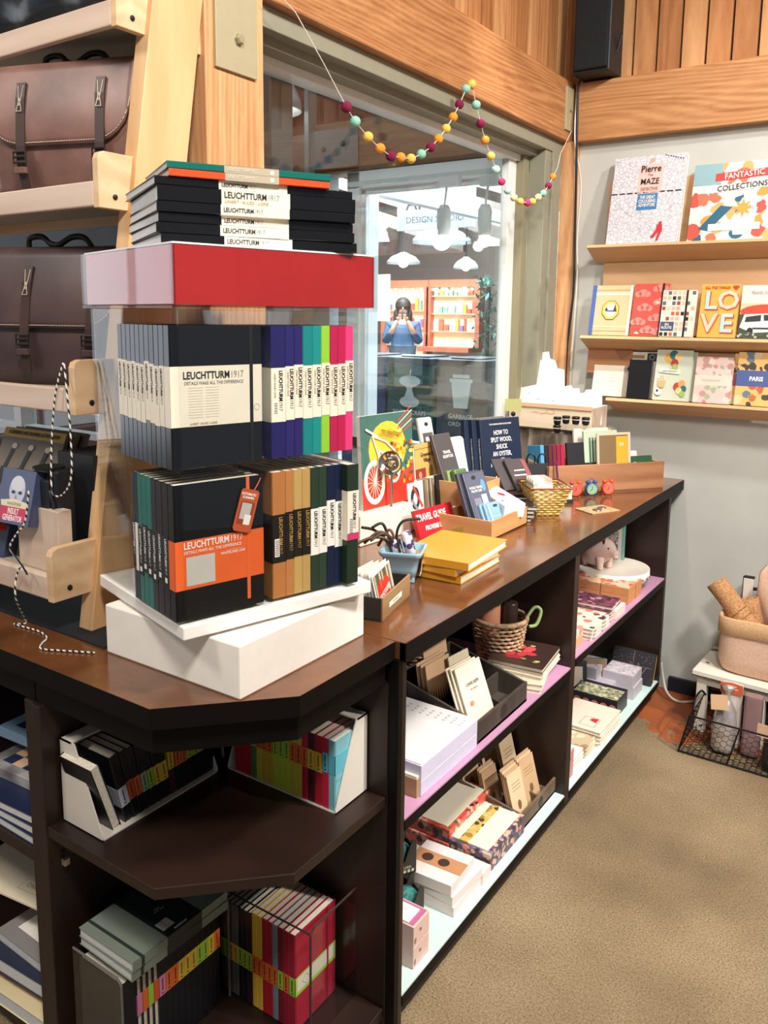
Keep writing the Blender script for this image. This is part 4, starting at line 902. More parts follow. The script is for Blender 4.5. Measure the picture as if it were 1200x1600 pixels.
LEA = noisy('tan_brown_leather', [(.3, '#5c403a'), (.5, '#7c5a50'), (.72, '#98756a')], 7, .42, 4, bump=.1)
LEAD = noisy('dark_brown_leather', [(.3, '#35282b'), (.5, '#4c3a39'), (.72, '#66504a')], 6, .4, 4, bump=.1)
STRAP = mat('#3c2823', .45); THREAD = mat('#d8cbb8', .7)
def satchel(label, loc, w, h, d, lea, flap_z, straps, slump=0, tag_=False):
    t = thing('leather_satchel', label, 'bag', loc)
    b = MB(); r = .03
    prof = [(0, .0), (d, 0), (d, h*.97), (d-.02, h), (.02, h-.008), (0, h-.03)]
    # body bulges: rings from bottom to top
    N = 9; rings = []
    for i in range(N+1):
        f = i/N; bul = math.sin(math.pi*min(1, f*1.05))*.018; zz = f*h
        ww = w/2*(1-.02*f); y0 = -bul*1.2+slump*f; y1 = d*(1-.35*f)
        ring = []
        for (cx, cy, q) in ((ww-.02, y0+.02, -90), (ww-.02, y1-.02, 0), (-ww+.02, y1-.02, 90), (-ww+.02, y0+.02, 180)):
            for k in range(4): a = rad(q+k*30); ring.append((cx+.02*math.cos(a), cy+.02*math.sin(a), zz))
        rings.append(ring)
    n = len(rings[0]); vs = [p for R in rings for p in R]
    fs = [(i*n+k, i*n+(k+1) % n, (i+1)*n+(k+1) % n, (i+1)*n+k) for i in range(N) for k in range(n)]+[tuple(range(n))[::-1], tuple(range(N*n, (N+1)*n))]
    b.add(vs, fs); b.build('body', lea, t, True)
    # flap folding over the front, rounded lower corners
    f = MB(); cols = 22; rows = 14; fl = []
    def fy(z):
        q = z/h; return -math.sin(math.pi*min(1, q*1.05))*.0216+slump*q-.006
    for i in range(rows+1):
        for j in range(cols+1):
            u = -1+2*j/cols; x = u*w*.495
            zb = flap_z
            ed = max(0, (abs(u)*w*.495-(w*.495-.085))/.085); zb = flap_z+.085*(1-math.sqrt(max(0, 1-ed*ed)))
            s = i/rows
            if s < .22: ang = s/.22*math.pi/2; fl.append((x, fy(h)+.055*math.cos(ang)*1.0, h+.004+.0*s))if 0 else fl.append((x, fy(h*.97)+(.075)*(1-s/.22)**1.0, h+.006-.012*(s/.22)**3))
            else: q = (s-.22)/.78; z = (h-.006)+(zb-(h-.006))*q; fl.append((x, fy(min(z, h*.985)), z))
    f.add(fl, [(i*(cols+1)+j, (i+1)*(cols+1)+j, (i+1)*(cols+1)+j+1, i*(cols+1)+j+1) for i in range(rows) for j in range(cols)])
    f.build('flap', lea, t, True, solid=.005)
    st = MB()
    pp = []
    for j in range(61):
        u = -1+2*j/60; x = u*w*.485; ed = max(0, (abs(x)-(w*.485-.08))/.08); zb = flap_z+.006+.08*(1-math.sqrt(max(0, 1-ed*ed))); pp.append((x, fy(zb)-.0035, zb))
    for k in range(0, 60): 
        if k % 1 == 0:
            a, c = Vector(pp[k]), Vector(pp[k+1]); st.tube([a.lerp(c, .15), a.lerp(c, .8)], .0008, 4)
    tag(st.build('flap_stitching', THREAD, t), kind='stuff')
    for sx in straps:
        s = MB(); zt = flap_z+.12; zz = [zt, zt-.03, flap_z, flap_z-.03, max(.02, flap_z-.085)]
        P = [(sx, fy(z)-.006-(.004 if z < flap_z else 0), z) for z in zz]
        vs = []; 
        for (x, y, z) in P: vs += [(x-.010, y, z), (x+.010, y, z)]
        s.add(vs, [(2*i, 2*i+2, 2*i+3, 2*i+1) for i in range(len(P)-1)])
        sb = s.build('strap', STRAP, t, False, solid=.0035)
        bk = MB(); zc_ = flap_z-.022; yb = fy(zc_)-.014
        bk.tube([(sx-.014, yb, zc_-.010), (sx+.014, yb, zc_-.010), (sx+.014, yb, zc_+.010), (sx-.014, yb, zc_+.010)], .002, 6, closed=True); bk.tube([(sx-.014, yb, zc_), (sx+.014, yb, zc_)], .0016, 6)
        bk.build('buckle', DSTEEL, sb)
        MB().box((sx-.0125, yb-.002, zc_-.030), (sx+.0125, yb+.007, zc_-.018)).build('keeper_loop', lea, sb, bevel=.001)
        q = MB()
        for (xa, za), (xb, zb2) in [((-.006, -.006), (-.001, -.045)), ((.006, -.006), (.001, -.045)), ((-.006, -.055), (0, -.03)), ((.006, -.055), (0, -.03)), ((-.006, -.055), (.006, -.055))]:
            q.tube([(sx+xa, fy(zt+za)-.0085, zt+za), (sx+xb, fy(zt+zb2)-.0085, zt+zb2)], .0006, 4)
        q.build('strap_stitching', THREAD, sb)
    # handle
    hh = MB(); pts = smooth([(-.075, .05, h), (-.07, .045, h+.022), (-.04, .045, h+.026), (-.02, .045, h+.012), (.0, .045, h+.010), (.03, .045, h+.024), (.06, .045, h+.022), (.075, .05, h)])
    hh.tube(pts, .006, 6); hh.build('carry_handle', mat('#191517', .5), t, True)
    if tag_: MB().box((w*.485, fy(.17)-.004, h*.52), (w*.485+.012, fy(.17)-.001, h*.52+.045)).build('leather_label', mat('#a8705c', .5), t)
    return t
satchel('tan leather satchel with two buckled straps in the upper tray', (-1.466, 1.048, 1.6235), .337, .257, .098, LEA, .098, [-.080, .098], tag_=True).rotation_euler.z = rad(18)
satchel('dark brown leather satchel with two buckled straps in the middle tray', (-1.474, .994, 1.2585), .356, .267, .107, LEAD, .112, [-.037, .112], slump=.02).rotation_euler.z = rad(18)
# black bag on the top tray
t = thing('black_leather_bag', 'glossy black crumpled leather bag lying in the topmost tray', 'bag', (-1.60, 1.145, 1.940))
mb = MB(); rr = random.Random(4); nx, nz = 22, 8
for i in range(nx+1):
    for k in range(12):
        a = 2*math.pi*k/12; f = i/nx; R = .06*(1+.12*math.sin(f*22+k)+.1*rr.random()); e = min(1, math.sin(math.pi*min(max(f, .02), .98))*3)
        mb.v.append((-.38+.64*f, -.01+R*1.2*e*math.cos(a), .105+.95*R*1.35*e*math.sin(a)))
for i in range(nx):
    for k in range(12): mb.f.append((i*12+k, i*12+(k+1) % 12, (i+1)*12+(k+1) % 12, (i+1)*12+k)); mb.m.append(0)
mb.build('body', noisy('crumpled_black_leather', [(.3, '#0f1318'), (.7, '#2a323c')], 14, .28, 5, bump=.6), t, True)
MB().tube(smooth([(-.3, -.06, .13), (-.1, -.085, .14), (.1, -.085, .15), (.2, -.05, .16)]), .006).build('shoulder_strap', mat('#1b1f26', .4), t, True)
# goods in the lowest tray
Z0 = .9305
def boxthing(name, label, cat, loc, size, m, rz=0, tilt=None, group=None, art=None, bevel=.0008, part='carton'):
    t = thing(name, label, cat, loc, rz, group, rot=tilt)
    MB().box((-size[0]/2, 0, 0), (size[0]/2, size[1], size[2])).build(part, m, t, bevel=bevel)
    if art: art(t, *size)
    return t
def shak(t, w, d, h):
    A = Art((0, -.0005, 0), (1, 0, 0), (0, 0, 1)); A.rect(-w*.5, 0, w*.5, h, '#5a6384').oval(.002, h*.62, w*.24, h*.27, '#c4c8d4').oval(.002, h*.74, w*.2, h*.14, '#d5d8e2')
    A.oval(-.010, h*.58, .007, .004, '#3a4468').oval(.014, h*.58, .007, .004, '#3a4468').poly([(.0, h*.56), (.006, h*.45), (-.004, h*.45)], '#8a92b4').oval(.002, h*.41, .011, .003, '#6a7194')
    A.poly([(-.045, h*.30), (.045, h*.30), (.05, h*.41), (0, h*.46), (-.05, h*.41)], '#e6dcc0').poly([(-.044, .008), (.044, .008), (.047, h*.31), (-.047, h*.31)], '#c8405c')
    A.build(t, 'box_print')
    text('SHAKESPEARE', .010, mat('#7c7862', .6), t, (0, -.0012, h*.365), (1, 0, 0), (0, 0, 1), 0, .8)
    text('INSULT\nGENERATOR', .019, WHITEI, t, (0, -.0014, h*.165), (1, 0, 0), (0, 0, 1), .02, .62, space=.85)
isb = boxthing('gift_box', 'grey SHAKESPEARE INSULT GENERATOR box tilted on the cream block', 'box', (-1.392, .842, 1.016), (0.1170, 0.0262, 0.1264), mat('#48506e', .4), tilt=Euler((rad(-14), 0, rad(4))), art=shak); isb.scale = (.8, .8, .8)
boxthing('gift_box', 'second grey SHAKESPEARE box half hidden below the first', 'box', (-1.5304, 0.8658, 0.9320), (0.1123, 0.0281, 0.1217), mat('#3d4562', .4), tilt=Euler((rad(-12), rad(6), rad(4))))
t = boxthing('cream_block', 'blank cream wooden block behind the front board of the lowest tray', 'block', (-1.3525, 0.8686, Z0), (0.1264, 0.0281, 0.1170), CRM, part='block')
t = boxthing('red_box', 'flat red SPACE box in the left of the lowest tray', 'box', (-1.5257, 0.8536, Z0+.06), (0.1498, 0.0131, 0.0337), mat('#c0202e', .4)); text('SPACE', .024, WHITEI, t, (.03, -.0005, .016), (-1, 0, 0), (0, 0, -1), .02, .9)
t = boxthing('black_carton', 'tall plain black carton at the right end of the lowest tray', 'carton', (-1.334, .941, Z0), (.108, .094, .21), mat('#14161b', .55))
def blackbag(t, w, d, h):
    MB().tube(smooth([(-.02, -.003, .13), (-.035, -.004, .09), (.0, -.006, .085), (.03, -.004, .11), (.02, -.004, .15)]), .0035).build('strap', mat('#2b2d33', .4), t, True)
    MB().box((-.022, -.010, .09), (.022, -.001, .17)).build('pouch_flap', mat('#23252b', .4), t, bevel=.004)
    MB().lathe([(.028, 0), (.028, .004)], 20, 0, (.0, .01, h)).build('lens_cap', mat('#16181c', .3), t)
boxthing('black_pouch', 'black leather pouch with strap beside the black carton', 'pouch', (-1.3478, 0.8845, Z0), (0.0702, 0.0421, 0.1872), mat('#1e2026', .38), art=blackbag, bevel=.006, part='pouch_body')
def act(t, w, d, h):
    A = Art((0, -.0006, 0), (1, 0, 0), (0, 0, 1)); A.rect(-w/2, h-.02, w/2, h, '#c9a53a')
    for k in range(4):
        x = -w/2+.03+k*.055; A.line([(x-.02, .0), (x+.008, h*.62)], .022, '#15161a'); A.line([(x+.008, h*.62), (x+.018, h*.80)], .012, '#15161a'); A.line([(x-.008, h*.30), (x+.001, h*.48)], .0215, '#e0bd3c'); A.oval(x+.02, h*.83, .009, .006, '#b9b4a8'); A.line([(x+.025, h*.25), (x+.035, h*.4)], .010, '#8a7c6c'); A.ring(x+.026, h*.2, .010, .013, .002, '#2a2826')
    A.build(t, 'cover_print'); text('A DRINKING AND DRAWING ACTIVITY BOOK', .011, mat('#1b1a16', .6), t, (0, -.0013, h-.010), (1, 0, 0), (0, 0, 1), .02, .72)
for k in range(3):
    t = boxthing('activity_book', ['foremost bottle-print drinking and drawing activity book in the lowest tray', 'middle copy of the drinking and drawing activity book behind the foremost', 'rearmost copy of the drinking and drawing activity book'][k], 'book', (-1.535+k*.010, .905+k*.016, Z0+.025), (.20, .009, .225), mat('#6e6152', .5), tilt=Euler((rad(-24), 0, rad(2))), group='activity books', art=act if k == 0 else None, part='cover')
# twine
def stripe(nt, b):
    v = coords(nt, (1, 1, 1)); w = nt.nodes.new('ShaderNodeTexWave'); w.inputs['Scale'].default_value = 42; w.bands_direction = 'DIAGONAL'; nt.links.new(v, w.inputs['Vector'])
    r = ramp(nt, [(.0, '#1b1a1a'), (.42, '#e9e4da')], w.outputs['Fac'], 'CONSTANT'); nt.links.new(r.outputs[0], b.inputs['Base Color'])
TW = nmat('bakers_twine', stripe, .8)
def twine(label, pts, r=.0017):
    return tag(MB().tube(smooth(pts, 7), r, 6).build('bakers_twine', TW, None, True), label, 'twine')
twine('black and white twine looped over the middle tray corner', [(-1.2842, 0.8911, 1.3139), (-1.3010, 0.8845, 1.2596), (-1.3104, 0.8798, 1.1847), (-1.3057, 0.8705, 1.1098), (-1.2870, 0.8611, 1.0818), (-1.2589, 0.8611, 1.0864), (-1.2402, 0.8658, 1.1192), (-1.2496, 0.8752, 1.1941), (-1.2683, 0.8845, 1.2690), (-1.2823, 0.8920, 1.3120)])
twine('black and white twine hanging from the lowest tray down onto the worktop', [(-1.3104, 0.8284, 1.0911), (-1.3198, 0.8237, 1.0350), (-1.3338, 0.8143, 1.0116), (-1.3478, 0.8096, 0.9882), (-1.3385, 0.8106, 0.9741), (-1.3244, 0.8162, 0.9554), (-1.3104, 0.8162, 0.9414), (-1.3244, 0.8162, 0.9554), (-1.3385, 0.8124, 0.9320), (-1.3338, 0.8068, 0.8946), (-1.395, .86, .826), (-1.385, .852, .8225), (-1.40, .842, .8225), (-1.39, .84, .8225), (-1.33, .845, .8225), (-1.29, .835, .8225), (-1.275, .815, .8225), (-1.255, .80, .8225), (-1.22, .815, .8225), (-1.165, .843, .8225)])

# ================================================================== magazines left
def flat(name, label, cat, loc, size, m, rz=0, group=None, part='cover', art=None, pages=None, tilt=None):
    t = thing(name, label, cat, loc, rz, group, rot=tilt); w, d, h = size
    if pages:
        MB().box((-w/2, -d/2, 0), (w/2, d/2, .0012)).box((-w/2, -d/2, h-.0012), (w/2, d/2, h)).box((-w/2, -d/2, 0), (-w/2+.0015, d/2, h)).build(part, m, t, bevel=.0004)
        MB().box((-w/2+.0015, -d/2+.002, .0012), (w/2-.002, d/2-.002, h-.0012)).build('pages', pages, t)
    else: MB().box((-w/2, -d/2, 0), (w/2, d/2, h)).build(part, m, t, bevel=min(.0012, h*.2))
    if art: art(t, w, d, h)
    return t
z = .4355
G = 'notebooks piled on the left shelf'
for i in range(3):
    flat('navy_notebook', 'navy notebook with white page edges on the left shelf, %s of the pile' % ['lowest', 'middle', 'top'][i], 'notebook', (-1.40, .90, z), (.24, .22, .017), mat('#1d2644', .4), rz=rad(2*i), group=G, pages=PAGEG,
         art=(lambda t, w, d, h: text('pattern\nnotes', .012, mat('#c8cce0', .6), t, (.05, -.06, h+.0004), (1, 0, 0), (0, 1, 0), 0, 1)) if i == 2 else None); z += .0174
def spiral(t, w, d, h):
    mb = MB()
    for k in range(22): 
        a = -w/2+.01+k*(w-.02)/21; mb.tube([(a, d/2-.004, h+.001), (a, d/2+.005, h*.5), (a, d/2-.004, -.001)], .0012, 5)
    tag(mb.build('spiral_binding', mat('#24262a', .4), t), kind='stuff')
for i in range(2):
    def ar(t, w, d, h, i=i):
        spiral(t, w, d, h)
        A = Art((0, 0, h), (1, 0, 0), (0, 1, 0))
        for a in range(3):
            for b2 in range(2): A.rect(-.08+a*.03, -.08+b2*.03, -.052+a*.03, -.052+b2*.03, ['#1d2644', '#e0b890', '#1d2644'][(a+b2) % 3], False)
        A.build(t, 'cover_print')
    if i: z += .02
    flat('spiral_notebook', ['silver shrink-wrapped spiral notebook below the blue one on the left shelf', 'light blue spiral notebook with checked print on the left shelf'][i], 'notebook', (-1.42-.03*i, .94+.05*i, z), (.22, .20, .022), noisy('silver_wrap', [(.4, '#6f6a6b'), (.6, '#b9b3b0')], 9, .2, 3, bump=.5) if i == 0 else mat('#8fb0cc', .4), rz=rad(4), art=ar); z += .024
x = -1.66
for i in range(8):
    T = .019; c = ['#6a4a94', '#c0663a', '#9aa0a8', '#b8bcc2', '#aab0b8', '#c0c4ca', '#aeb4ba', '#b4b8c0'][i]
    book('wrapped_notebook', 'wrapped standing notebook on the left shelf, %s from the left, %s' % (nth[i], 'purple' if i == 0 else 'orange' if i == 1 else 'dark with grey band'), (x, 1.10, .6155), 0, .1, .105, T, '#20242c' if i > 1 else c, (.045, .09, c), 'wrapped notebooks at the back of the left shelf'); x += T+.001
tag(MB().box((-1.68, 1.09, .4355), (-1.32, 1.23, .615)).build('riser_box', mat('#4a2f22', .6), None, bevel=.002), 'dark wooden riser under the wrapped notebooks on the left shelf', 'riser')
z = .0455
flat('pale_folder', 'pale yellow folder at the bottom of the lowest left shelf', 'folder', (-1.40, .905, z), (.22, .25, .03), mat('#e4d6a8', .4), rz=rad(3), pages=PAGEG); z += .0305
flat('red_packet', 'red plastic packet on the lowest left shelf', 'packet', (-1.42, .93, z), (.24, .24, .022), noisy('red_plastic', [(.4, '#8f1428'), (.6, '#c01f38')], 20, .2, 3, bump=.4), rz=rad(5)); z += .0225
flat('navy_book', 'navy clothbound book on the red packet', 'book', (-1.42, .875, z), (.20, .16, .03), mat('#232a40', .6), rz=rad(4), pages=PAGEG); z += .0305
def lab(t, w, d, h): Art((0, 0, h), (1, 0, 0), (0, 1, 0)).rect(-.07, -.035, .07, .025, '#f4efe8').build(t, 'paper_label')
flat('grey_book', 'grey linen book with blank white label on the lowest left shelf', 'book', (-1.40, .885, z), (.20, .13, .02), mat('#8c8886', .6), rz=rad(-1), art=lab, pages=PAGEG); z += .0205
flat('slate_book', 'slate grey book under the big envelope on the lowest left shelf', 'book', (-1.41, 1.02, z), (.22, .13, .025), mat('#4a4c54', .6), pages=PAGEG); z += .0255
def env(t, w, d, h): A = Art((0, 0, h), (1, 0, 0), (0, 1, 0)); A.line([(.01, -.10), (.07, -.10), (.07, -.07), (.01, -.07), (.01, -.10)], .001, '#a89880'); A.build(t, 'stamp_mark'); text('OVIO', .016, mat('#a89880'), t, (.04, -.085, h+.0004), (1, 0, 0), (0, 1, 0), 0, .9)
flat('cream_envelope', 'large cream envelope on top of the lowest left shelf pile', 'envelope', (-1.50, .955, z+.052), (.27, .25, .006), mat('#efe0c4', .6), rz=rad(8), art=env)
flat('tan_box', 'tan flat box beneath the large cream envelope', 'box', (-1.47, 1.03, z), (.22, .20, .051), mat('#b07a4c', .6), rz=rad(6))

# ================================================================== felt ball garland
import itertools
def arc(a, b, sag, n):
    a, b = Vector(a), Vector(b); return [a.lerp(b, i/n)-Vector((0, 0, sag*4*(i/n)*(1-i/n))) for i in range(n+1)]
gar = thing('felt_ball_garland', 'garland of coloured felt balls strung across the window top', 'garland', (-1.19, 2.0, 2.0))
gx = -1.205
GALL = [(1.3704, 2.0567), (1.4348, 2.0323), (1.5284, 1.9556), (1.6144, 1.8799), (1.6499, 1.8541), (1.7026, 1.8287), (1.755, 1.8107), (1.8038, 1.8002), (1.8481, 1.8041), (1.8972, 1.8086), (1.9476, 1.8279), (1.9962, 1.854), (2.0359, 1.8824), (2.0765, 1.9166), (2.1143, 1.9544), (2.149, 1.9956), (2.184, 2.0445), (2.2176, 2.0641), (2.2481, 2.0143), (2.2791, 1.9684), (2.3106, 1.9267), (2.3513, 1.8871), (2.3884, 1.8531), (2.4308, 1.8226), (2.4737, 1.8009), (2.5222, 1.785), (2.5713, 1.7787), (2.6264, 1.781), (2.6669, 1.7898), (2.7126, 1.81), (2.7543, 1.8278), (2.7956, 1.8588), (2.8316, 1.894), (2.8681, 1.9298), (2.8917, 1.9815), (2.9838, 2.0745)]
GALL = [(gx, y, z) for y, z in GALL]
GC = 'm t y o m o y t m o y o m t y t m o y T P T Y y P y Y t M o'.split()
GB = GALL[3:33]
gcol = {'m': '#7c1640', 't': '#8fc9b4', 'y': '#e8c257', 'o': '#ee9a35', 'T': '#b5e0cf', 'P': '#cf2f6a', 'Y': '#f0e49a', 'M': '#8a1a48'}
o0 = Vector((-1.19, 2.0, 2.0))
for p, c in zip(GB, GC):
    MB().ball(tuple(Vector(p)-o0), .0133 if p[1] < 2.4 else .0120, 0, (1, 1, .96)).build('felt_ball', noisy('felt_'+c, [(.3, gcol[c]), (.7, gcol[c])], 300, .95, 3, bump=.4), gar, True)
st = [tuple(Vector(p)-o0) for p in GALL]
MB().tube(st, .0012, 5).build('string', mat('#e4ddcf', .7), gar)
# ================================================================== goods on the long worktop
T0 = .8205
def tray(name, label, corner, rz, L, Wd, H, m, part_m=None, front_low=None, group=None, cat='box', th=.006, bev=.0012):
    """open box, origin at near corner, L along local x, Wd along local y"""
    t = thing(name, label, cat, corner, rz, group); fh = front_low or H
    MB().box((0, 0, 0), (L, Wd, th)).build('bottom', m, t)
    MB().box((0, 0, 0), (L, th, fh)).build('front_panel', part_m or m, t, bevel=bev)
    MB().box((0, Wd-th, 0), (L, Wd, H)).build('back_panel', m, t, bevel=bev)
    for x in (0, L-th): MB().ext([(th, 0), (Wd-th, 0), (Wd-th, H), (th, fh)], (x, 0, 0), (0, 1, 0), (0, 0, 1), (th, 0, 0)).build('end_panel', m, t, bevel=bev)
    return t
# postcard crate: long side runs +y, front faces +x
BAM = wood('bamboo', '#b98350', '#dba974', 'x', .45, 10, knots=False)
OAKB = wood('brown_box_wood', '#8a6a48', '#a98a62', 'y', .5, 12, knots=False)
t = thing('postcard_crate', 'small brown open crate with a blank paper label holding postcards', 'crate', (-.845, 1.256, T0), rad(14)) 
MB().box((-.075, 0, 0), (0, .165, .004)).build('bottom', OAKB, t)
MB().box((-.004, 0, 0), (0, .165, .048)).build('front_panel', OAKB, t, bevel=.0008)
MB().box((-.075, 0, 0), (-.071, .165, .048)).build('back_panel', OAKB, t, bevel=.0008)
for y in (0, .161): MB().box((-.071, y, 0), (-.004, y+.004, .046)).build('end_panel', mat('#2c2622', .5), t)
Art((.0002, .035, .018), (0, 1, 0), (0, 0, 1)).rect(0, 0, .075, .011, '#e9e2d4').rect(.02, .004, .055, .0065, '#9a9186').build(t, 'paper_label')
for i in range(7):
    t = thing('postcard', 'red heart VANCOUVER forest postcard, foremost in the small crate' if i == 0 else 'plain-backed postcard in the small crate, %s behind the heart one' % nth[i-1], 'postcard', (0, 0, 0), group='postcards in the small crate')
    t.matrix_world = Matrix.Translation((-.845, 1.256, T0)) @ Matrix.Rotation(rad(14), 4, 'Z') @ Matrix.Translation((-.010-i*.0085, .012+.003*(i % 3), .006)) @ Matrix.Rotation(rad(-12), 4, 'Y') @ Matrix.Rotation(rad(90), 4, 'Z') @ Matrix.Rotation(rad(-3+i*1.5), 4, 'Y')
    w, h = .10, .082+.003*(i % 2)
    MB().box((0, 0, 0), (w, .0012, h)).build('card', mat(['#e9e3d6', '#dfe2e0', '#efe9dc', '#d9d2c0', '#e6e6e4', '#dcd6ca', '#e9e4d8'][i], .5), t)
    if i == 0:
        A = Art((0, -.0002, 0), (1, 0, 0), (0, 0, 1)); A.rect(.004, .004, w-.004, h-.004, '#6c5f48')
        for k in range(7): A.rect(.008+k*.0135, .01, .0125+k*.0135, h-.005, ['#c9bfa8', '#3d3a2c', '#e2dccb'][k % 3], False)
        A.oval(.033, .045, .018, .018, '#d8321f').oval(.063, .045, .018, .018, '#d8321f').poly([(.017, .038), (.048, .006), (.079, .038), (.048, .05)], '#d8321f').build(t, 'card_print')
        text('VANCOUVER', .0145, WHITEI, t, (.048, -.001, .034), (1, 0, .18), (-.18, 0, 1), .01, .72)
# blue ceramic pot with cords
t = thing('ceramic_planter', 'pale blue square ceramic pot with a photo on its side holding leather cords', 'pot', (-.962, 1.508, T0), rad(22))
BLUC = mat('#8fb0c0', .18, coat=.5)
mb = MB()
def rr_ring(hw, z, r, inner=False):
    pts = []
    for cx, cy, q in ((1, 1, 0), (-1, 1, 90), (-1, -1, 180), (1, -1, 270)):
        for k in range(5): a = rad(q+k*22.5); pts.append((cx*(hw-r)+r*math.cos(a), cy*(hw-r)+r*math.sin(a), z))
    return pts
prof = [(.032, .008), (.036, .03), (.041, .055), (.046, .060), (.049, .068), (.048, .072), (.042, .070), (.036, .04), (.030, .014)]
R = [rr_ring(h, z, .012) for h, z in prof]; n = 20; mb.v = [p for r in R for p in r]
mb.f = [(i*n+k, i*n+(k+1) % n, (i+1)*n+(k+1) % n, (i+1)*n+k) for i in range(len(R)-1) for k in range(n)]+[tuple(range(n))[::-1], tuple(range((len(R)-1)*n, len(R)*n))]; mb.m = [0]*len(mb.f)
mb.build('pot_body', BLUC, t, True)
for sx, sy in ((1, 1), (-1, 1), (1, -1), (-1, -1)): MB().box((sx*.018, sy*.018, 0), (sx*.031, sy*.031, .012)).build('foot', BLUC, t, bevel=.002)
A = Art((.0405, -.002, .012), (-.0, 1, 0), (.11, 0, 1)); A.rect(-.016, 0, .018, .046, '#3f4234').poly([(-.008, 0), (.010, 0), (.006, .034), (-.002, .034)], '#e9e1d2').rect(-.016, 0, .018, .010, '#d9d0c0').build(t, 'side_photo')
rnd = random.Random(11)
for i in range(6):
    c = ['#3a2720', '#5a3a2a', '#241c1a', '#7a5038'][i % 4]
    p0 = Vector((-.97+rnd.uniform(-.02, .02), 1.51+rnd.uniform(-.02, .02), T0+.05)); an = rnd.uniform(190, 250); dd = Vector((math.cos(rad(an)), math.sin(rad(an)), 0)); ln = rnd.uniform(.06, .1)
    o = MB().tube(smooth([p0, p0+Vector((0, 0, .035))+dd*.02, p0+Vector((0, 0, .052+rnd.uniform(-.012, .02)))+dd*ln*.6, p0+Vector((0, 0, .035+rnd.uniform(-.02, .03)))+dd*ln]), .0035, 7).build('leather_cord', mat(c, .5), None, True)
    tag(o, 'dark leather cord sticking out of the blue ceramic pot', 'cord', 'leather cords in the blue pot')
o = MB().tube(smooth([(-.965, 1.50, T0+.06), (-.975, 1.50, T0+.10), (-.965, 1.51, T0+.13), (-.935, 1.535, T0+.135)]), .0032, 7).build('leather_cord', mat('#1d1a19', .4), None, True); tag(o, 'black curved leather cord rising highest from the blue pot', 'cord')
for i in range(2):
    t = thing('patterned_tube', ['white and purple patterned tube in the blue pot, the taller', 'white and purple patterned tube in the blue pot, the shorter'][i], 'tube', (0, 0, 0)); t.matrix_world = Matrix.Translation((-.945-i*.026, 1.525-i*.012, T0+.035)) @ Matrix.Rotation(rad(-12), 4, 'Y') @ Matrix.Rotation(rad(10), 4, 'X')
    MB().lathe([(.012, 0), (.012, .072-i*.018), (.010, .074-i*.018)], 18).build('tube_body', floral('purple_crest%d' % i, '#d9d2dc', ['#3d2a50', '#d9d2dc', '#e6e0ea', '#4a3a60'], 70), t, True)
# yellow books
YEL = mat('#d99a2e', .38)
for i in range(3):
    t = thing('yellow_hardcover', 'mustard yellow clothbound book lying in the pile, %s of three' % ['lowest', 'middle', 'topmost'][i], 'book', (-.917+[.0, -.002, .008][i], 1.645+[0, -.006, .0][i], T0+i*.0177), rad([2, -1, 5][i]), group='mustard yellow books')
    w, d, h = [(.16, .21, .0172), (.16, .21, .0172), (.175, .235, .0178)][i]
    MB().box((-w/2, -d/2, 0), (w/2, d/2, .0018)).box((-w/2, -d/2, h-.0018), (w/2, d/2, h)).box((-w/2, -d/2, 0), (w/2, -d/2+.002, h)).build('cover', YEL, t, bevel=.0007)
    MB().box((-w/2+.003, -d/2+.002, .0018), (w/2-.003, d/2-.004, h-.0018)).build('pages', pagesmat('#efeae0', '#cfc6b4'), t)
for i in range(2):
    t = thing('brass_label_clip', ['left of two small brass label holders behind the yellow books', 'right of two small brass label holders behind the yellow books'][i], 'label holder', (-1.045+i*.01, 1.83+i*.06, T0), rad(80))
    MB().box((-.022, -.003, 0), (.022, 0, .028)).build('plate', mat('#a8904a', .35, .7), t, bevel=.004)
# cream book stand box and bicycle poster board
t = thing('cream_stand', 'cream painted wooden block stand in front of the bicycle print', 'stand', (-1.185, 1.655, T0), rad(84))
MB().box((0, 0, 0), (.215, .05, .08)).build('block', CREAM, t, bevel=.003)
t = thing('bicycle_print', 'colourful bicycle art board standing behind the cream block', 'art print', (-1.212, 1.705, T0+.081), rot=Euler((rad(-4), 0, rad(84))))
w, h = .215, .245
MB().box((0, 0, 0), (w, .012, h)).build('board', mat('#e8e2d6', .5), t, bevel=.001)
A = Art((0, -.0003, 0), (1, 0, 0), (0, 0, 1), .0002); A.rect(0, 0, w, h, '#3f6a60').oval(w*.50, h*.62, w*.36, h*.30, '#e6bd3a').rect(0, 0, w, h*.25, '#c8301f').poly([(0, h*.25), (w, h*.25), (w, h*.38), (w*.6, h*.30), (0, h*.34)], '#d04a26')
for k in range(5): A.line([(w*.7, h*(.74+.04*k)), (w, h*(.86+.05*k))], .003, ['#c84a2a', '#e8ddc8'][k % 2])
rnd = random.Random(5)
for k in range(46): A.oval(w*(.55+.42*rnd.random()), h*(.22+.45*rnd.random()), .004+.006*rnd.random(), .006, ['#e8a32a', '#e6c04a', '#d86a24', '#2f5a50', '#c23a22'][k % 5], 8, False)
A.ring(w*.22, h*.28, w*.20, h*.24, .014, '#efe6d4', 30).oval(w*.22, h*.30, w*.12, h*.15, '#b8452a').ring(w*.60, h*.40, w*.13, h*.17, .008, '#e9dfcb', 26)
for k in range(8):
    a = k*math.pi/8; A.line([(w*.22-math.cos(a)*w*.16, h*.28-math.sin(a)*h*.2), (w*.22+math.cos(a)*w*.16, h*.28+math.sin(a)*h*.2)], .0015, '#efe6d4')
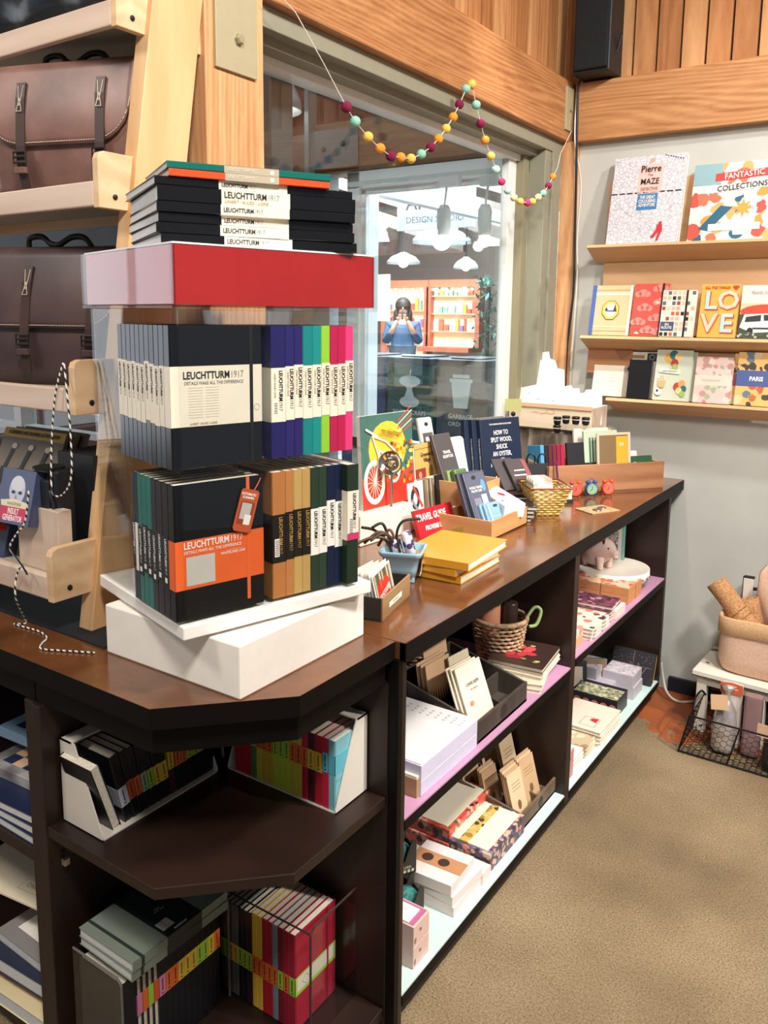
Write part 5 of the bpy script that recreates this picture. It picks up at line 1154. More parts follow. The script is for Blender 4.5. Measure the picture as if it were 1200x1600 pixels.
A.line([(w*.22, h*.28), (w*.33, h*.62), (w*.58, h*.42)], .006, '#f2ead8').line([(w*.3, h*.56), (w*.2, h*.78), (w*.45, h*.70), (w*.62, h*.58)], .005, '#f2ead8').line([(w*.08, h*.86), (w*.3, h*.76)], .006, '#efe6d4').line([(w*.40, h*.60), (w*.68, h*.30)], .007, '#efe6d4')
for k in range(10): A.line([(w*(.5+.3*rnd.random()), h*(.6+.2*rnd.random()))]*1+[(w*(.3+.2*rnd.random()), h*(.75+.1*rnd.random()))], .0012, '#8a7428')
A.build(t, 'print')
# bicycle horn
t = thing('chrome_horn', 'small chrome ball horn standing in front of the bicycle print', 'horn', (-1.185, 1.795, T0+.081))
MB().tube([(0, 0, 0), (.0, 0, .09), (.005, 0, .115), (.02, 0, .12)], .0035, 8).build('stem', STEEL, t, True)
mb = MB(); mb.T = Matrix.Translation((.005, -.01, .118)) @ Matrix.Rotation(rad(75), 4, 'X') @ Matrix.Rotation(rad(20), 4, 'Y'); mb.lathe([(.006, -.03), (.010, -.01), (.018, .006), (.030, .012), (.032, .013)], 26, caps=False); mb.build('bell', mat('#d8d6d2', .12, 1), t, True, solid=.0015)
# card rack: two rows
t = thing('card_rack', 'two-tier rack of guide cards between the bicycle print and the bamboo tray', 'rack', (-1.165, 1.882, T0), rad(88))
MB().box((0, 0, 0), (.20, .05, .03)).box((0, .05, 0), (.235, .10, .108)).box((0, .0, .03), (.20, .004, .04)).box((0, .05, .108), (.235, .053, .122)).build('rack_body', CREAM, t, bevel=.001)
GU = 'cards in the two-tier rack'
def rackcard(label, x, y, z, w, h, T, col, art=None, ry=0):
    o = thing('guide_card', label, 'card', (0, 0, 0), group=GU); o.matrix_world = Matrix.Translation((-1.165, 1.882, T0)) @ Matrix.Rotation(rad(88), 4, 'Z') @ Matrix.Translation((x, y, z)) @ Matrix.Rotation(rad(-6), 4, 'X') @ Matrix.Rotation(rad(ry), 4, 'Z')
    MB().box((0, 0, 0), (w, T, h)).build('card', mat(col, .45), o)
    if art:
        A = Art((0, -.0003, 0), (1, 0, 0), (0, 0, 1)); art(A, o, w, h); A.build(o, 'card_print')
def gv(A, o, w, h):
    A.rect(0, 0, w, h, '#c9a45c').rect(0, 0, w*.45, h*.34, '#8f3328').oval(w*.2, h*.17, .008, .010, '#c98a70').oval(w*.68, h*.2, .012, .02, '#8a6a3c').rect(0, h*.86, w, h*.88, '#8f6a34')
    text('Greenwich\nVillage', .018, mat('#3a2412', .6), o, (w*.52, -.0012, h*.62), (1, 0, 0), (0, 0, 1), .01, .8, space=.9)
rackcard('cream card with dark type reading Greenwich Village in the upper row', .098, .062, .110, .118, .108, .004, '#c9a45c', gv)
for i in range(5): rackcard('thin edge-on guide card in the upper row, %s from the left' % nth[i], .046+i*.011, .06, .110, .004, .10, .035, ['#a99a86', '#4a4440', '#cfc4b2', '#8a7c6c', '#d8cfc0'][i])
def kc(A, o, w, h): A.rect(0, 0, w, h, '#e4ddd2').oval(w*.45, h*.52, w*.3, h*.34, '#2a2c36').oval(w*.45, h*.50, w*.13, h*.18, '#e4ddd2').line([(w*.35, h*.9), (w*.9, h*.2)], .009, '#b84a3a').line([(w*.2, h*.5), (w*.75, 0)], .009, '#8c8a90')
rackcard('white card with a dark arch and red stripes in the lower row', .002, .018, .031, .075, .095, .003, '#e4ddd2', kc)
for i in range(5): rackcard('thin edge-on guide card in the lower row, %s from the left' % nth[i], .082+i*.009, .012, .031, .004, .095, .035, ['#9a8c74', '#c7b898', '#6a5f50', '#cdbfa4', '#8c7c64'][i])
rackcard('plain black card at the right end of the lower row', .130, .008, .031, .068, .10, .004, '#1a1c20')
# red travel guide leaning in front
t = thing('travel_guide', 'red TRAVEL GUIDE proverb book leaning below the card rack', 'book', (-1.105, 1.815, T0), rot=Euler((rad(-18), 0, rad(82))))
MB().box((0, 0, 0), (.16, .012, .075)).build('cover', mat('#c4202a', .4), t)
text('TRAVEL GUIDE', .026, WHITEI, t, (.002, -.0004, .052), (1, 0, 0), (0, 0, 1), .02, .72, 'LEFT'); text('PROVERB LIFE', .018, WHITEI, t, (.03, -.0004, .022), (1, 0, 0), (0, 0, 1), .02, .75, 'LEFT')
# bamboo organiser: long side faces +x? near corner at (-.944,1.911)
ob = thing('bamboo_tray', 'bamboo desk tray with a raised rear bin holding travel gadgets', 'tray', (-.944, 1.911, T0))
BAMY = wood('bamboo_y', '#b27c4a', '#d6a36c', 'y', .45, 10, knots=False)
th = .006
def bb(n, a, b, m=BAM): MB().box(a, b).build(n, m, ob, bevel=.001)
bb('bottom', (-.165, 0, 0), (0, .225, .005)); bb('front_panel', (-.165, 0, 0), (0, th, .051)); bb('side_panel', (-th, th, 0), (0, .225, .051), BAMY); bb('side_panel', (-.165, th, 0), (-.159, .225, .051), BAMY)
bb('rear_panel', (-.165, .219, 0), (0, .225, .051)); bb('raised_bin_front', (-.245, .12, .051), (-.105, .126, .115)); bb('raised_bin_side', (-.111, .126, .051), (-.105, .26, .115), BAMY); bb('raised_bin_bottom', (-.245, .12, .046), (-.105, .26, .051)); bb('raised_bin_back', (-.245, .254, .051), (-.105, .26, .115))
def leaner(name, label, cat, loc, rz, tilt, size, m, art=None, bevel=.002, part='pack', roll=0):
    t = thing(name, label, cat, (0, 0, 0)); t.matrix_world = Matrix.Translation(loc) @ Matrix.Rotation(rz, 4, 'Z') @ Matrix.Rotation(roll, 4, 'Y') @ Matrix.Rotation(tilt, 4, 'X')
    w, d, h = size; MB().box((-w/2, 0, 0), (w/2, d, h)).build(part, m, t, bevel=bevel)
    if art: A = Art((0, -.0003, 0), (1, 0, 0), (0, 0, 1), .0003); art(A, t, w, h); A.build(t, part+'_print')
    return t
def pillow(A, t, w, h):
    A.rect(-w/2+.004, .004, w/2-.004, h-.004, '#55596c').oval(w*.28, h*.75, .009, .017, '#5f8fb4').oval(-.006, h*.90, .009, .006, '#1c1e26').rect(w*.05, h*.42, w*.30, h*.60, '#d8d4d6').line([(-.02, h*.3), (-.005, h*.36), (.012, h*.28)], .004, '#b9bcc8').rect(w*.12, h*.36, w*.34, h*.42, '#a9adbc')
    for k in range(6): A.rect(-w*.34, h*(.44+.02*k), -w*.02, h*(.448+.02*k), '#a9adbc', False)
    text('WORLD TRAVEL\nPILLOW CASE', .0095, WHITEI, t, (-.010, -.0022, h*.70), (1, 0, 0), (0, 0, 1), .01, .75)
leaner('travel_pack', 'dark slate card pack with hang hole and blue oval, front left in the bamboo tray', 'package', (-.985, 1.985, T0+.006), rad(78), rad(-24), (.088, .012, .168), mat('#4a4e60', .35), pillow)
leaner('travel_pack', 'second dark slate pack directly behind the front one in the bamboo tray', 'package', (-1.003, 1.977, T0+.006), rad(78), rad(-22), (.088, .012, .166), mat('#3d4150', .35))
leaner('blue_pouch', 'light blue plastic luggage tag pack in the front of the bamboo tray', 'package', (-.958, 2.005, T0+.006), rad(80), rad(-26), (.056, .012, .083), mat('#7fa9cc', .3, coat=.4), lambda A, t, w, h: A.oval(.004, h*.86, .010, .004, '#26354a').rect(-w*.3, h*.5, w*.3, h*.52, '#a9c8e0'), bevel=.006)
for i in range(2): leaner('blue_pouch', 'light blue pack behind the front blue one, %s' % ['nearer', 'farther'][i], 'package', (-.966-i*.010, 1.995-i*.006, T0+.006), rad(80), rad(-24), (.056, .011, .08), mat('#6f98bb', .3, coat=.4), bevel=.006)
t = thing('white_carton', 'white gadget carton with a red picture and blue cap lying in the bamboo tray', 'package', (0, 0, 0)); t.matrix_world = Matrix.Translation((-1.03, 2.10, T0+.045)) @ Matrix.Rotation(rad(62), 4, 'Z') @ Matrix.Rotation(rad(10), 4, 'X')
MB().box((-.036, -.09, 0), (.036, .07, .042)).build('carton', mat('#e4dcdc', .35), t, bevel=.002); mb = MB(); mb.T = Matrix.Translation((0, .07, .021)) @ Matrix.Rotation(rad(-90), 4, 'X'); mb.lathe([(.026, 0), (.026, .03), (.020, .036)], 22); mb.build('blue_cap', mat('#3f74b4', .4), t, True)
A = Art((0, 0, .0425), (1, 0, 0), (0, 1, 0), .0002); A.poly([(-.004, -.012), (.008, -.03), (.016, -.012), (.004, .004)], '#b0283a').rect(-.026, -.06, -.014, -.056, '#5a5c68'); A.build(t, 'carton_print')
text('travel\naudio', .011, mat('#7c7a86', .6), t, (-.012, .03, .0428), (0, -1, 0), (1, 0, 0), 0, .9)
def cross(A, t, w, h): A.rect(-.004, h*.32, .004, h*.68, '#e6ead8').rect(-.011, h*.45, .011, h*.55, '#e6ead8')
leaner('first_aid_tin', 'green tin with a white cross in the raised bin of the bamboo tray', 'tin', (-1.12, 2.085, T0+.078), rad(80), rad(-16), (.058, .02, .07), mat('#5c7a48', .4, .2), cross, bevel=.006)
leaner('green_pack', 'olive green pack behind the white-cross tin', 'package', (-1.142, 2.075, T0+.078), rad(80), rad(-16), (.05, .02, .065), mat('#8a9a64', .4))
def gad(A, t, w, h):
    A.rect(-w/2+.004, h*.3, w/2-.004, h-.004, '#4a4648').rect(-.02, h*.08, .028, h*.28, '#cfc2bc')
    text('TRAVEL\nADAPTOR', .013, WHITEI, t, (.004, -.0012, h*.62), (1, 0, 0), (0, 0, 1), .01, .8)
leaner('travel_pack', 'dark brown gadget pack leaning at the back of the bamboo tray', 'package', (-1.150, 2.085, T0+.085), rad(82), rad(-22), (.085, .012, .168), mat('#544e50', .4), gad)
leaner('travel_pack', 'grey and white phone-shaped pack sticking up furthest left behind the tray', 'package', (-1.225, 2.10, T0+.075), rad(80), rad(-14), (.062, .014, .215), mat('#cfccc6', .35), lambda A, t, w, h: A.rect(-w*.36, h*.45, w*.36, h*.78, '#54504e').oval(0, h*.9, .008, .006, '#1e1c1c').rect(-w*.2, h*.66, w*.2, h*.72, '#d8d4d0'), bevel=.006)
leaner('white_packet', 'bright white rounded packet behind the brown gadget pack', 'package', (-1.20, 2.21, T0+.07), rad(80), rad(-14), (.10, .02, .15), mat('#f2f0ee', .5), bevel=.02)
# navy hardbacks
def mm_cover(A, t, w, h):
    wi = WHITEI
    for k, s in enumerate(['HOW TO', 'SPLIT WOOD,', 'SHUCK', 'AN OYSTER,']): text(s, .0225, wi, t, (.0, -.0008, h*(.80-.098*k)), (1, 0, 0), (0, 0, 1), .012, .70)
    text('AND', .010, wi, t, (0, -.0008, h*.435), (1, 0, 0), (0, 0, 1), .01, .8)
    for k, s in enumerate(['MASTER OTHER', 'SIMPLE', 'PLEASURES']): text(s, .0225, wi, t, (.0, -.0008, h*(.36-.098*k)), (1, 0, 0), (0, 0, 1), .012, .70)
    text('THE KAUFMANN MERCANTILE GUIDE', .0075, wi, t, (0, -.0008, h*.92), (1, 0, 0), (0, 0, 1), .01, .8)
    A.rect(-.0005, .001, .0005, .002, '#10203a')
for i in range(3):
    t = leaner('navy_hardback', ['navy hardback titled HOW TO SPLIT WOOD facing out against the window', 'second navy hardback, just behind the front HOW TO SPLIT WOOD copy', 'rearmost navy hardback of the three against the window'][i], 'book', (-1.205-i*.023, 2.53-i*.012, T0+.0), rad(70), rad(-9), (.185, .020, .245), mat('#16263f', .5), mm_cover if i == 0 else None, part='cover')
    text('THE KAUFMANN MERCANTILE GUIDE', .009, WHITEI, t, (-.0929, .010, .12), (0, 0, -1), (0, -1, 0), .01, .8)
    MB().box((-.088, .002, .2452), (.092, .018, .2456)).build('pages', PAGES, t)
# round scissors / glasses loop and wire
t = thing('folding_scissors', 'black-handled scissors standing beside the navy books', 'scissors', (-1.09, 2.52, T0+.06), rad(30))
for k in (-1, 1): MB().tube([(k*.018+.013*math.cos(a)*1.0, 0, .055+.022*math.sin(a)) for a in [i*2*math.pi/18 for i in range(18)]], .003, 6, closed=True).build('finger_loop', mat('#1b1b1e', .35), t, True)
MB().box((-.006, -.001, -.06), (.0, .001, .035)).box((.0, -.001, -.06), (.006, .001, .035)).build('blades', STEEL, t)
# stack of black magazines
for i in range(4):
    flat('black_booklet', 'black glossy booklet with cream page edges in the pile behind the bamboo tray, %s' % ['lowest', 'second up', 'third up', 'topmost'][i], 'booklet', (-1.040+.004*(i % 2), 2.215, T0+i*.0108), (.15, .17, .0104), mat('#1b1c1e', .25, coat=.4), rz=rad(18+3*i), pages=pagesmat('#cfc8bc', '#8f887c'), group='black booklets',
         art=(lambda t, w, d, h: (Art((0, 0, h), (1, 0, 0), (0, 1, 0)).poly([(-.05, -.02), (.0, -.06), (.02, -.03), (-.02, .01)], '#3d4a3c').rect(.02, .02, .05, .03, '#a9a8a2').build(t, 'cover_print'))) if i == 3 else None)
for i in range(2): leaner('dark_card_pack', ['dark card pack with white lettering leaning on the wicker basket', 'dark card pack behind the lettered one by the wicker basket'][i], 'package', (-1.03-i*.035, 2.33-.02*i, T0+.055), rad(60), rad(-45), (.075, .01, .12), mat('#4a4446', .4), (lambda A, t, w, h: (A.rect(-.026, h*.45, .026, h*.49, '#cfcac8').rect(-.02, h*.6, .024, h*.64, '#cfcac8').rect(.02, h*.05, .036, h*.95, '#8a4a4a'))) if i == 0 else None)
# wicker-wire basket
bk = thing('wicker_basket', 'tapered yellow wicker basket with copper wire rim holding small packs', 'basket', (-.965, 2.30, T0), rad(40)); bk.scale = (.78, .82, .9)
WICK = noisy('yellow_wicker', [(.3, '#a8853c'), (.6, '#d4b25e')], 60, .6, 4)
def ring_rect(hx_, hy_, z): return [(-hx_, -hy_, z), (hx_, -hy_, z), (hx_, hy_, z), (-hx_, hy_, z)]
wv = MB(); 
for k in range(11):
    f = k/10; a = .045+.032*f; b = .055+.03*f; z = .005+.085*f; P = ring_rect(a, b, z); L = []
    for i in range(4):
        p, q = Vector(P[i]), Vector(P[(i+1) % 4]); 
        for j in range(8): s = p.lerp(q, j/8); nrm = (q-p).cross(Vector((0, 0, 1))).normalized(); L.append(s+nrm*(.0025*(1 if (j+k) % 2 else -1)))
    wv.tube(L, .0036, 5, closed=True)
tag(wv.build('weave', WICK, bk, True), kind='stuff')
MB().box((-.045, -.055, 0), (.045, .055, .004)).build('base', WICK, bk); MB().tube(ring_rect(.082, .09, .096), .003, 6, closed=True).build('wire_rim', mat('#8a4a34', .4, .6), bk)
for i in range(4):
    leaner('floral_packet', 'pale floral packet in the wicker basket, %s' % ['foremost', 'second', 'third', 'rearmost'][i], 'packet', (-.950-i*.013, 2.275+i*.014, T0+.012), rad(50), rad(-14), (.065, .010, .095), floral('basket_print%d' % i, '#e4c4b8', ['#c88a7c', '#e8d8cc', '#8fa88c', '#e0a898'], 60), bevel=.003)
# price card and dark card block
t = thing('price_card', 'small cream price card beside the wicker basket', 'card', (-.965, 2.455, T0), rad(40)); MB().box((-.028, 0, .0), (.028, .003, .055)).build('card', mat('#e8e0d0', .6), t); MB().box((-.030, -.010, 0), (.030, .015, .012)).build('holder', mat('#2c302c', .3), t)
text('THINK\nINK', .011, mat('#a09684'), t, (0, -.0003, .036), (1, 0, 0), (0, 0, 1), 0, .9)
t = thing('black_chalkboard_stand', 'black square chalkboard on a small black easel in front of the notebook crate', 'sign', (0, 0, 0)); t.matrix_world = Matrix.Translation((-1.075, 2.50, T0)) @ Matrix.Rotation(rad(42), 4, 'Z') @ Matrix.Rotation(rad(-8), 4, 'X')
MB().box((-.042, 0, .022), (.042, .006, .108)).build('board', mat('#15161b', .6), t, bevel=.001); MB().tube([(-.03, .01, 0), (0, .012, .13), (.03, .01, 0)], .003, 6).build('easel', mat('#1a1b1f', .4), t)
MB().lathe([(.036, 0), (.038, .022), (.036, .024)], 20).build('round_base', mat('#1c1e2c', .3), t, True)
t = thing('purple_pencil', 'purple pencil leaning against the notebook crate', 'pencil', (0, 0, 0)); t.matrix_world = Matrix.Translation((-1.01, 2.53, T0+.012)) @ Matrix.Rotation(rad(-8), 4, 'Y'); MB().lathe([(.0035, 0), (.0035, .10), (.001, .11)], 8).build('shaft', mat('#5c2a50', .4), t)
# rustic crate
cr = thing('long_wooden_crate', 'long rustic wooden crate of pocket notebooks at the far end of the worktop', 'crate', (-1.045, 2.522, T0), math.atan2(.342, .279))
CW = wood('rustic_crate_wood', '#8a5a38', '#b98660', 'x', .6, 9); CWL = wood('rustic_crate_end', '#a8845c', '#c9a680', 'y', .6, 9, knots=False)
L, Wd, H = .441, .165, .098
MB().box((0, 0, 0), (L, Wd, .008)).build('bottom', CW, cr); MB().box((0, 0, 0), (L, .010, H)).build('front_panel', CW, cr, bevel=.0015); MB().box((0, Wd-.01, 0), (L, Wd, H)).build('back_panel', CW, cr, bevel=.0015)
MB().box((0, .01, 0), (.010, Wd-.01, H-.003)).build('end_panel', CWL, cr, bevel=.001); MB().box((L-.01, .01, 0), (L, Wd-.01, H-.003)).build('end_panel', CWL, cr, bevel=.001)
MB().box((-.004, .05, .05), (0, .15, .075)).tube([(-.004, .06, .062), (-.016, .07, .055), (-.016, .13, .055), (-.004, .14, .062)], .0025, 6).build('label_handle', mat('#26262a', .4, .5), cr)
def incr(label, name, cat, x, y, tilt, size, m, art=None, part='cover', z=.009, bev=.001, grp=None):
    t = thing(name, label, cat, (0, 0, 0), group=grp); t.matrix_world = Matrix.Translation(cr.location) @ Matrix.Rotation(cr.rotation_euler.z, 4, 'Z') @ Matrix.Translation((x, y, z)) @ Matrix.Rotation(rad(3), 4, 'Z') @ Matrix.Rotation(tilt, 4, 'X')
    w, d, h = size; MB().box((0, 0, 0), (w, d, h)).build(part, m, t, bevel=bev)
    if art: A = Art((0, -.0003, 0), (1, 0, 0), (0, 0, 1), .0003); art(A, t, w, h); A.build(t, part+'_print')
    return t
for i, (c, nm) in enumerate([('#4a9ac4', 'sky blue'), ('#2a1c24', 'black'), ('#5a2430', 'dark maroon'), ('#6a2634', 'maroon'), ('#8a1f38', 'wine'), ('#a82040', 'crimson')]):
    incr('%s leather pocket notebook edge-on in the left of the long crate' % nm, 'leather_notebook', 'notebook', .014+i*.0155, .07, rad(-9), (.014, .09, .148), mat(c, .35), grp='leather notebooks')
incr('wide black pocket notebook facing out in the long crate', 'leather_notebook', 'notebook', .108, .055, rad(-10), (.115, .012, .155), mat('#14161b', .5))
def kr(A, t, w, h):
    A.rect(.008, .006, w-.012, h-.008, '#7c6444').rect(w*.56, h*.38, w*.90, h*.93, '#e8a42c')
    text('013', .014, WHITEI, t, (w*.72, -.0014, h*.78), (1, 0, 0), (0, 0, 1), .01, .8)
incr('brown kraft notebook with orange paper label in clear wrap, long crate', 'kraft_notebook', 'notebook', .205, .03, rad(-7), (.135, .008, .188), mat('#c9bfa8', .2, coat=.5), kr)
incr('clear-wrapped notebook with green edges just behind the kraft one', 'wrapped_notebook', 'notebook', .175, .06, rad(-9), (.135, .010, .192), mat('#b9c4b0', .2, coat=.5), lambda A, t, w, h: [A.rect(.02+k*.012, 0, .026+k*.012, h*.88, '#3f6a44', False) for k in range(4)])
incr('cream-wrapped notebook at the back of the long crate', 'wrapped_notebook', 'notebook', .16, .10, rad(-9), (.14, .010, .196), mat('#ddd6c6', .3, coat=.4))
for i in range(4): incr('small cream card pack, %s from the left, right half of the long crate' % nth[i], 'card_pack', 'package', .318+i*.006, .055+i*.014, rad(-14), (.07, .006, .118-.002*i), mat('#e6dcc6', .3, coat=.3), grp='cream card packs')
incr('dark green card pack with white print at the right of the long crate', 'green_card_pack', 'package', .345, .025, rad(-16), (.085, .008, .107), mat('#2c5236', .3, coat=.3), lambda A, t, w, h: (A.rect(w*.58, h*.70, w*.86, h*.78, '#d8dcd0').rect(w*.08, h*.78, w*.2, h*.8, '#c8d0c0'), text('012', .017, WHITEI, t, (w*.72, -.0012, h*.52), (1, 0, 0), (0, 0, 1), .01, .8)))
# bark-sided log and cream crate with jars
lg = thing('bark_log_stand', 'upright bark-covered log stand behind the long crate', 'log', (-1.16, 2.93, T0))
mb = MB(); rnd = random.Random(8); n = 60; 
for i in range(7):
    for k in range(n):
        a = 2*math.pi*k/n; q = (abs(math.cos(a))**4+abs(math.sin(a))**4)**(-.25); g = .004*math.sin(k*2.7)+.004*rnd.random()
        mb.v.append(((.165+g)*q*math.cos(a), (.10+g)*q*math.sin(a), i*.177/6))
mb.f = [(i*n+k, i*n+(k+1) % n, (i+1)*n+(k+1) % n, (i+1)*n+k) for i in range(6) for k in range(n)]; mb.m = [0]*len(mb.f)
mb.add([mb.v[6*n+k] for k in range(n)], [tuple(range(n))], 1)
mb.build('trunk', [noisy('tree_bark', [(.3, '#3a3029'), (.5, '#6f6152'), (.7, '#a39583')], 26, .9, 6, (1, 1, .12), .9), mat('#c4a47c', .7)], lg)
cb = thing('cream_crate', 'cream wooden crate full of white paper tags standing on the bark log', 'crate', (-1.182, 2.88, T0+.178))
CW2 = wood('cream_crate_wood', '#e0c9a8', '#f0deC4'.lower(), 'x', .5, 8, knots=False)
def cc(n_, a, b, m=CW2): MB().box(a, b).build(n_, m, cb, bevel=.0015)
cc('bottom', (-.155, -.06, 0), (.165, .10, .006)); cc('front_panel', (-.155, -.06, 0), (.165, -.052, .088)); cc('back_panel', (-.155, .092, 0), (.165, .10, .088)); cc('end_panel', (-.155, -.052, 0), (-.147, .092, .088), CRM); cc('end_panel', (.157, -.052, 0), (.165, .092, .088), CRM)
MB().box((-.157, -.064, .080), (.167, -.058, .094)).build('rim_strip', mat('#e2b890', .6), cb)
A = Art((0, -.0606, 0), (1, 0, 0), (0, 0, 1)); A.ring(.01, .066, .016, .009, .0015, '#c4643c').line([(-.03, .055), (-.005, .062)], .0015, '#c4643c').rect(-.06, .060, -.034, .064, '#d8b898'); A.build(cb, 'front_print')
PAPW = mat('#f6f2e8', .7)
rnd = random.Random(3)
for i, (x, y, w, h, ty, tx) in enumerate([(-.025, -.01, .15, .235, -14, -18), (.02, .015, .14, .215, -10, -14), (-.01, .045, .11, .25, -8, -8), (.09, .03, .13, .135, -16, -12), (.14, .01, .13, .11, -12, -18), (.16, .045, .11, .125, -6, -12), (-.045, .05, .12, .20, -24, -8)]):
    t = thing('paper_tag', 'large white paper tag sticking up from the cream crate, %s counted from the left' % nth[i], 'tag', (0, 0, 0), group='white paper tags'); t.matrix_world = Matrix.Translation((-1.225+x*1.0, 2.87+y, T0+.195)) @ Matrix.Rotation(rad(ty), 4, 'Y') @ Matrix.Rotation(rad(tx), 4, 'X')
    h *= 1.05; w *= .95
    MB().ext([(-w/2, 0), (w/2, 0), (w/2, h*.86), (w*.30, h*.9), (w*.26, h), (-w*.10, h), (-w*.14, h*.92), (-w/2, h*.88)], (0, 0, 0), (1, 0, 0), (0, 0, 1), (0, .002, 0)).build('paper', PAPW, t)
    Art((0, -.0003, h*.35), (1, 0, 0), (0, 0, 1)).rect(.01, 0, .025, .004, '#a9a6a0').rect(-.02, .03, -.01, .034, '#a9a6a0').build(t, 'tag_print')
for i in range(5):
    p = [(-1.118, 1.029), (-1.086, 1.035), (-1.050, 1.035), (-1.014, 1.035), (-1.118, 1.000)][i]
    t = thing('ink_jar', 'small dark jar with a white band on its lid, %s' % ['left end of the upper four', 'second of the upper four', 'third of the upper four', 'right end of the upper four', 'single one below the left end'][i], 'jar', (p[0], 2.755, p[1]), group='dark ink jars')
    MB().lathe([(.009, 0), (.012, .004), (.013, .013), (.011, .016)], 18).build('glass', mat('#191417', .15), t, True); MB().lathe([(.0145, .016), (.0145, .0185)], 18).build('band', mat('#cfc9c0', .5), t); MB().lathe([(.014, .0185), (.014, .026), (.012, .028)], 18).build('lid', mat('#131316', .35), t, True)
t = thing('clear_shelf_box', 'clear box carrying the row of dark ink jars in front of the bark log', 'box', (-1.069, 2.755, T0)); MB().box((-.068, -.018, .0), (-.032, .018, .179)).build('left_column', ACR, t); MB().box((-.032, -.018, 0), (.068, .018, .214)).build('right_column', ACR, t)
# photo clip on a stand
t = thing('card_clip_stand', 'tall thin metal clip stand holding a yellow-green card by the window', 'stand', (-1.285, 2.745, T0))
MB().tube([(0, 0, 0), (0, 0, .23)], .0022, 6).lathe([(.02, 0), (.02, .004)], 16).build('rod', STEEL, t); MB().ball((0, 0, .235), .009).build('clip', mat('#3a3630', .3, .7), t, True)
c_ = MB(); c_.T = Matrix.Translation((0, -.002, .245)) @ Matrix.Rotation(rad(30), 4, 'Z'); c_.box((-.03, 0, 0), (.03, .001, .045)); c_.build('card', mat('#b9b878', .5), t)
for k in range(3): MB().tube([(.004*k-.004, -.006, .225), (.004*k-.004, -.006, .12)], .0022, 6).build('hanging_chain', mat('#b48a7c', .4, .5), t)
# alarm clocks
for i, (x, y) in enumerate([(-.965, 2.555), (-.927, 2.60), (-.887, 2.645)]):
    c, f = [('#d8472a', '#e8604a'), ('#26508a', '#8fb48a'), ('#d84c2a', '#e87058')][i]
    t = thing('mini_alarm_clock', ['tiny red twin-bell alarm clock, left of three', 'tiny blue twin-bell alarm clock, middle of three', 'tiny orange-red twin-bell alarm clock, right of three'][i], 'clock', (x, y, T0), rad(40), group='tiny alarm clocks')
    m = mat(c, .25, coat=.5); b = MB(); b.T = Matrix.Translation((0, 0, .026)) @ Matrix.Rotation(rad(90), 4, 'X'); b.lathe([(.016, -.010), (.021, -.008), (.021, .008), (.0185, .010)], 26); b.build('case', m, t, True)
    b = MB(); b.T = Matrix.Translation((0, -.0102, .026)) @ Matrix.Rotation(rad(90), 4, 'X'); b.lathe([(.0172, -.0002), (.0172, .0002)], 24); b.build('dial', mat(f, .4), t)
    A = Art((0, -.0108, .026), (1, 0, 0), (0, 0, 1)); 
    for k in range(12): A.line([(.012*math.cos(k*.5236), .012*math.sin(k*.5236)), (.0155*math.cos(k*.5236), .0155*math.sin(k*.5236))], .0012, '#2a2030')
    A.line([(0, 0), (.0, .010)], .0014, '#2a2030').line([(0, 0), (-.007, -.004)], .0014, '#2a2030').build(t, 'dial_marks')
    for sx in (-1, 1):
        MB().ball((sx*.012, 0, .049), .0085, 0, (1, 1, .7)).build('bell', m, t, True); MB().tube([(sx*.012, 0, .010), (sx*.016, 0, 0)], .002, 6).build('foot', m, t)
    MB().tube(smooth([(-.008, 0, .053), (0, 0, .061), (.008, 0, .053)]), .0012, 6).build('handle', m, t)
# coin card
t = thing('kraft_coin_card', 'kraft card with two silver tokens lying on the worktop', 'card', (-.842, 2.425, T0), rad(62)); MB().box((-.055, -.04, 0), (.055, .04, .0018)).build('card', KRAFT, t)
MB().box((-.055, -.04, .0018), (.055, .04, .0024)).build('printed_sheet', floral('card_filigree', '#c9a880', ['#a98a64', '#c9a880', '#d4b48c', '#b8946a'], 90), t)
for k, (x, y) in enumerate([(-.012, -.012), (.022, .004)]): MB().lathe([(.014, .0024), (.0145, .0045), (.012, .006), (.004, .0065)], 24, 0, (x, y, 0)).build('silver_token', mat('#8f8a88', .3, .8), t, True)
# ================================================================== goods on the pink and mint shelves
P1, P2, M1 = .4555, .4725, .0765
DKW = noisy('dark_stained_pine', [(.3, '#2a241f'), (.7, '#4a4038')], 14, .65, 6, (1, 1, .15)); DKW2 = noisy('grey_stained_pine', [(.3, '#4f3f31'), (.7, '#7a6450')], 14, .65, 6, (1, 1, .15))
def organizer(label, loc, rz, L, D, h0, h1, m):
    """card organizer: front (low) at y=0, back (high) at y=D, L along x"""
    t = thing('card_organizer', label, 'organizer', loc, rz); w = .007
    MB().box((0, 0, 0), (L, D, w)).build('bottom', m, t)
    MB().box((0, 0, 0), (L, w, h0)).build('front_panel', m, t, bevel=.0015)
    MB().box((0, D-w, 0), (L, D, h1)).build('back_panel', m, t, bevel=.0015)
    prof = [(w, 0), (D-w, 0), (D-w, h1), (w, h0)]
    for x in (0, L-w): MB().ext(prof, (x, 0, 0), (0, 1, 0), (0, 0, 1), (w, 0, 0)).build('side_panel', m, t, bevel=.0015)
    MB().ext([(w, w), (D-w, w), (D-w, h1-.012), (w, h0-.012)], (L*.52, 0, 0), (0, 1, 0), (0, 0, 1), (.005, 0, 0)).build('divider', m, t)
    for f in (.34, .67): MB().box((w, D*f, w), (L-w, D*f+.005, h0+(h1-h0)*f-.012)).build('divider', m, t)
    Art((L/2, 0, h0*.5), (1, 0, 0), (0, 0, 1)).oval(0, 0, h0*.36, h0*.36, '#2a221c', 26).build(t, 'round_logo')
    return t
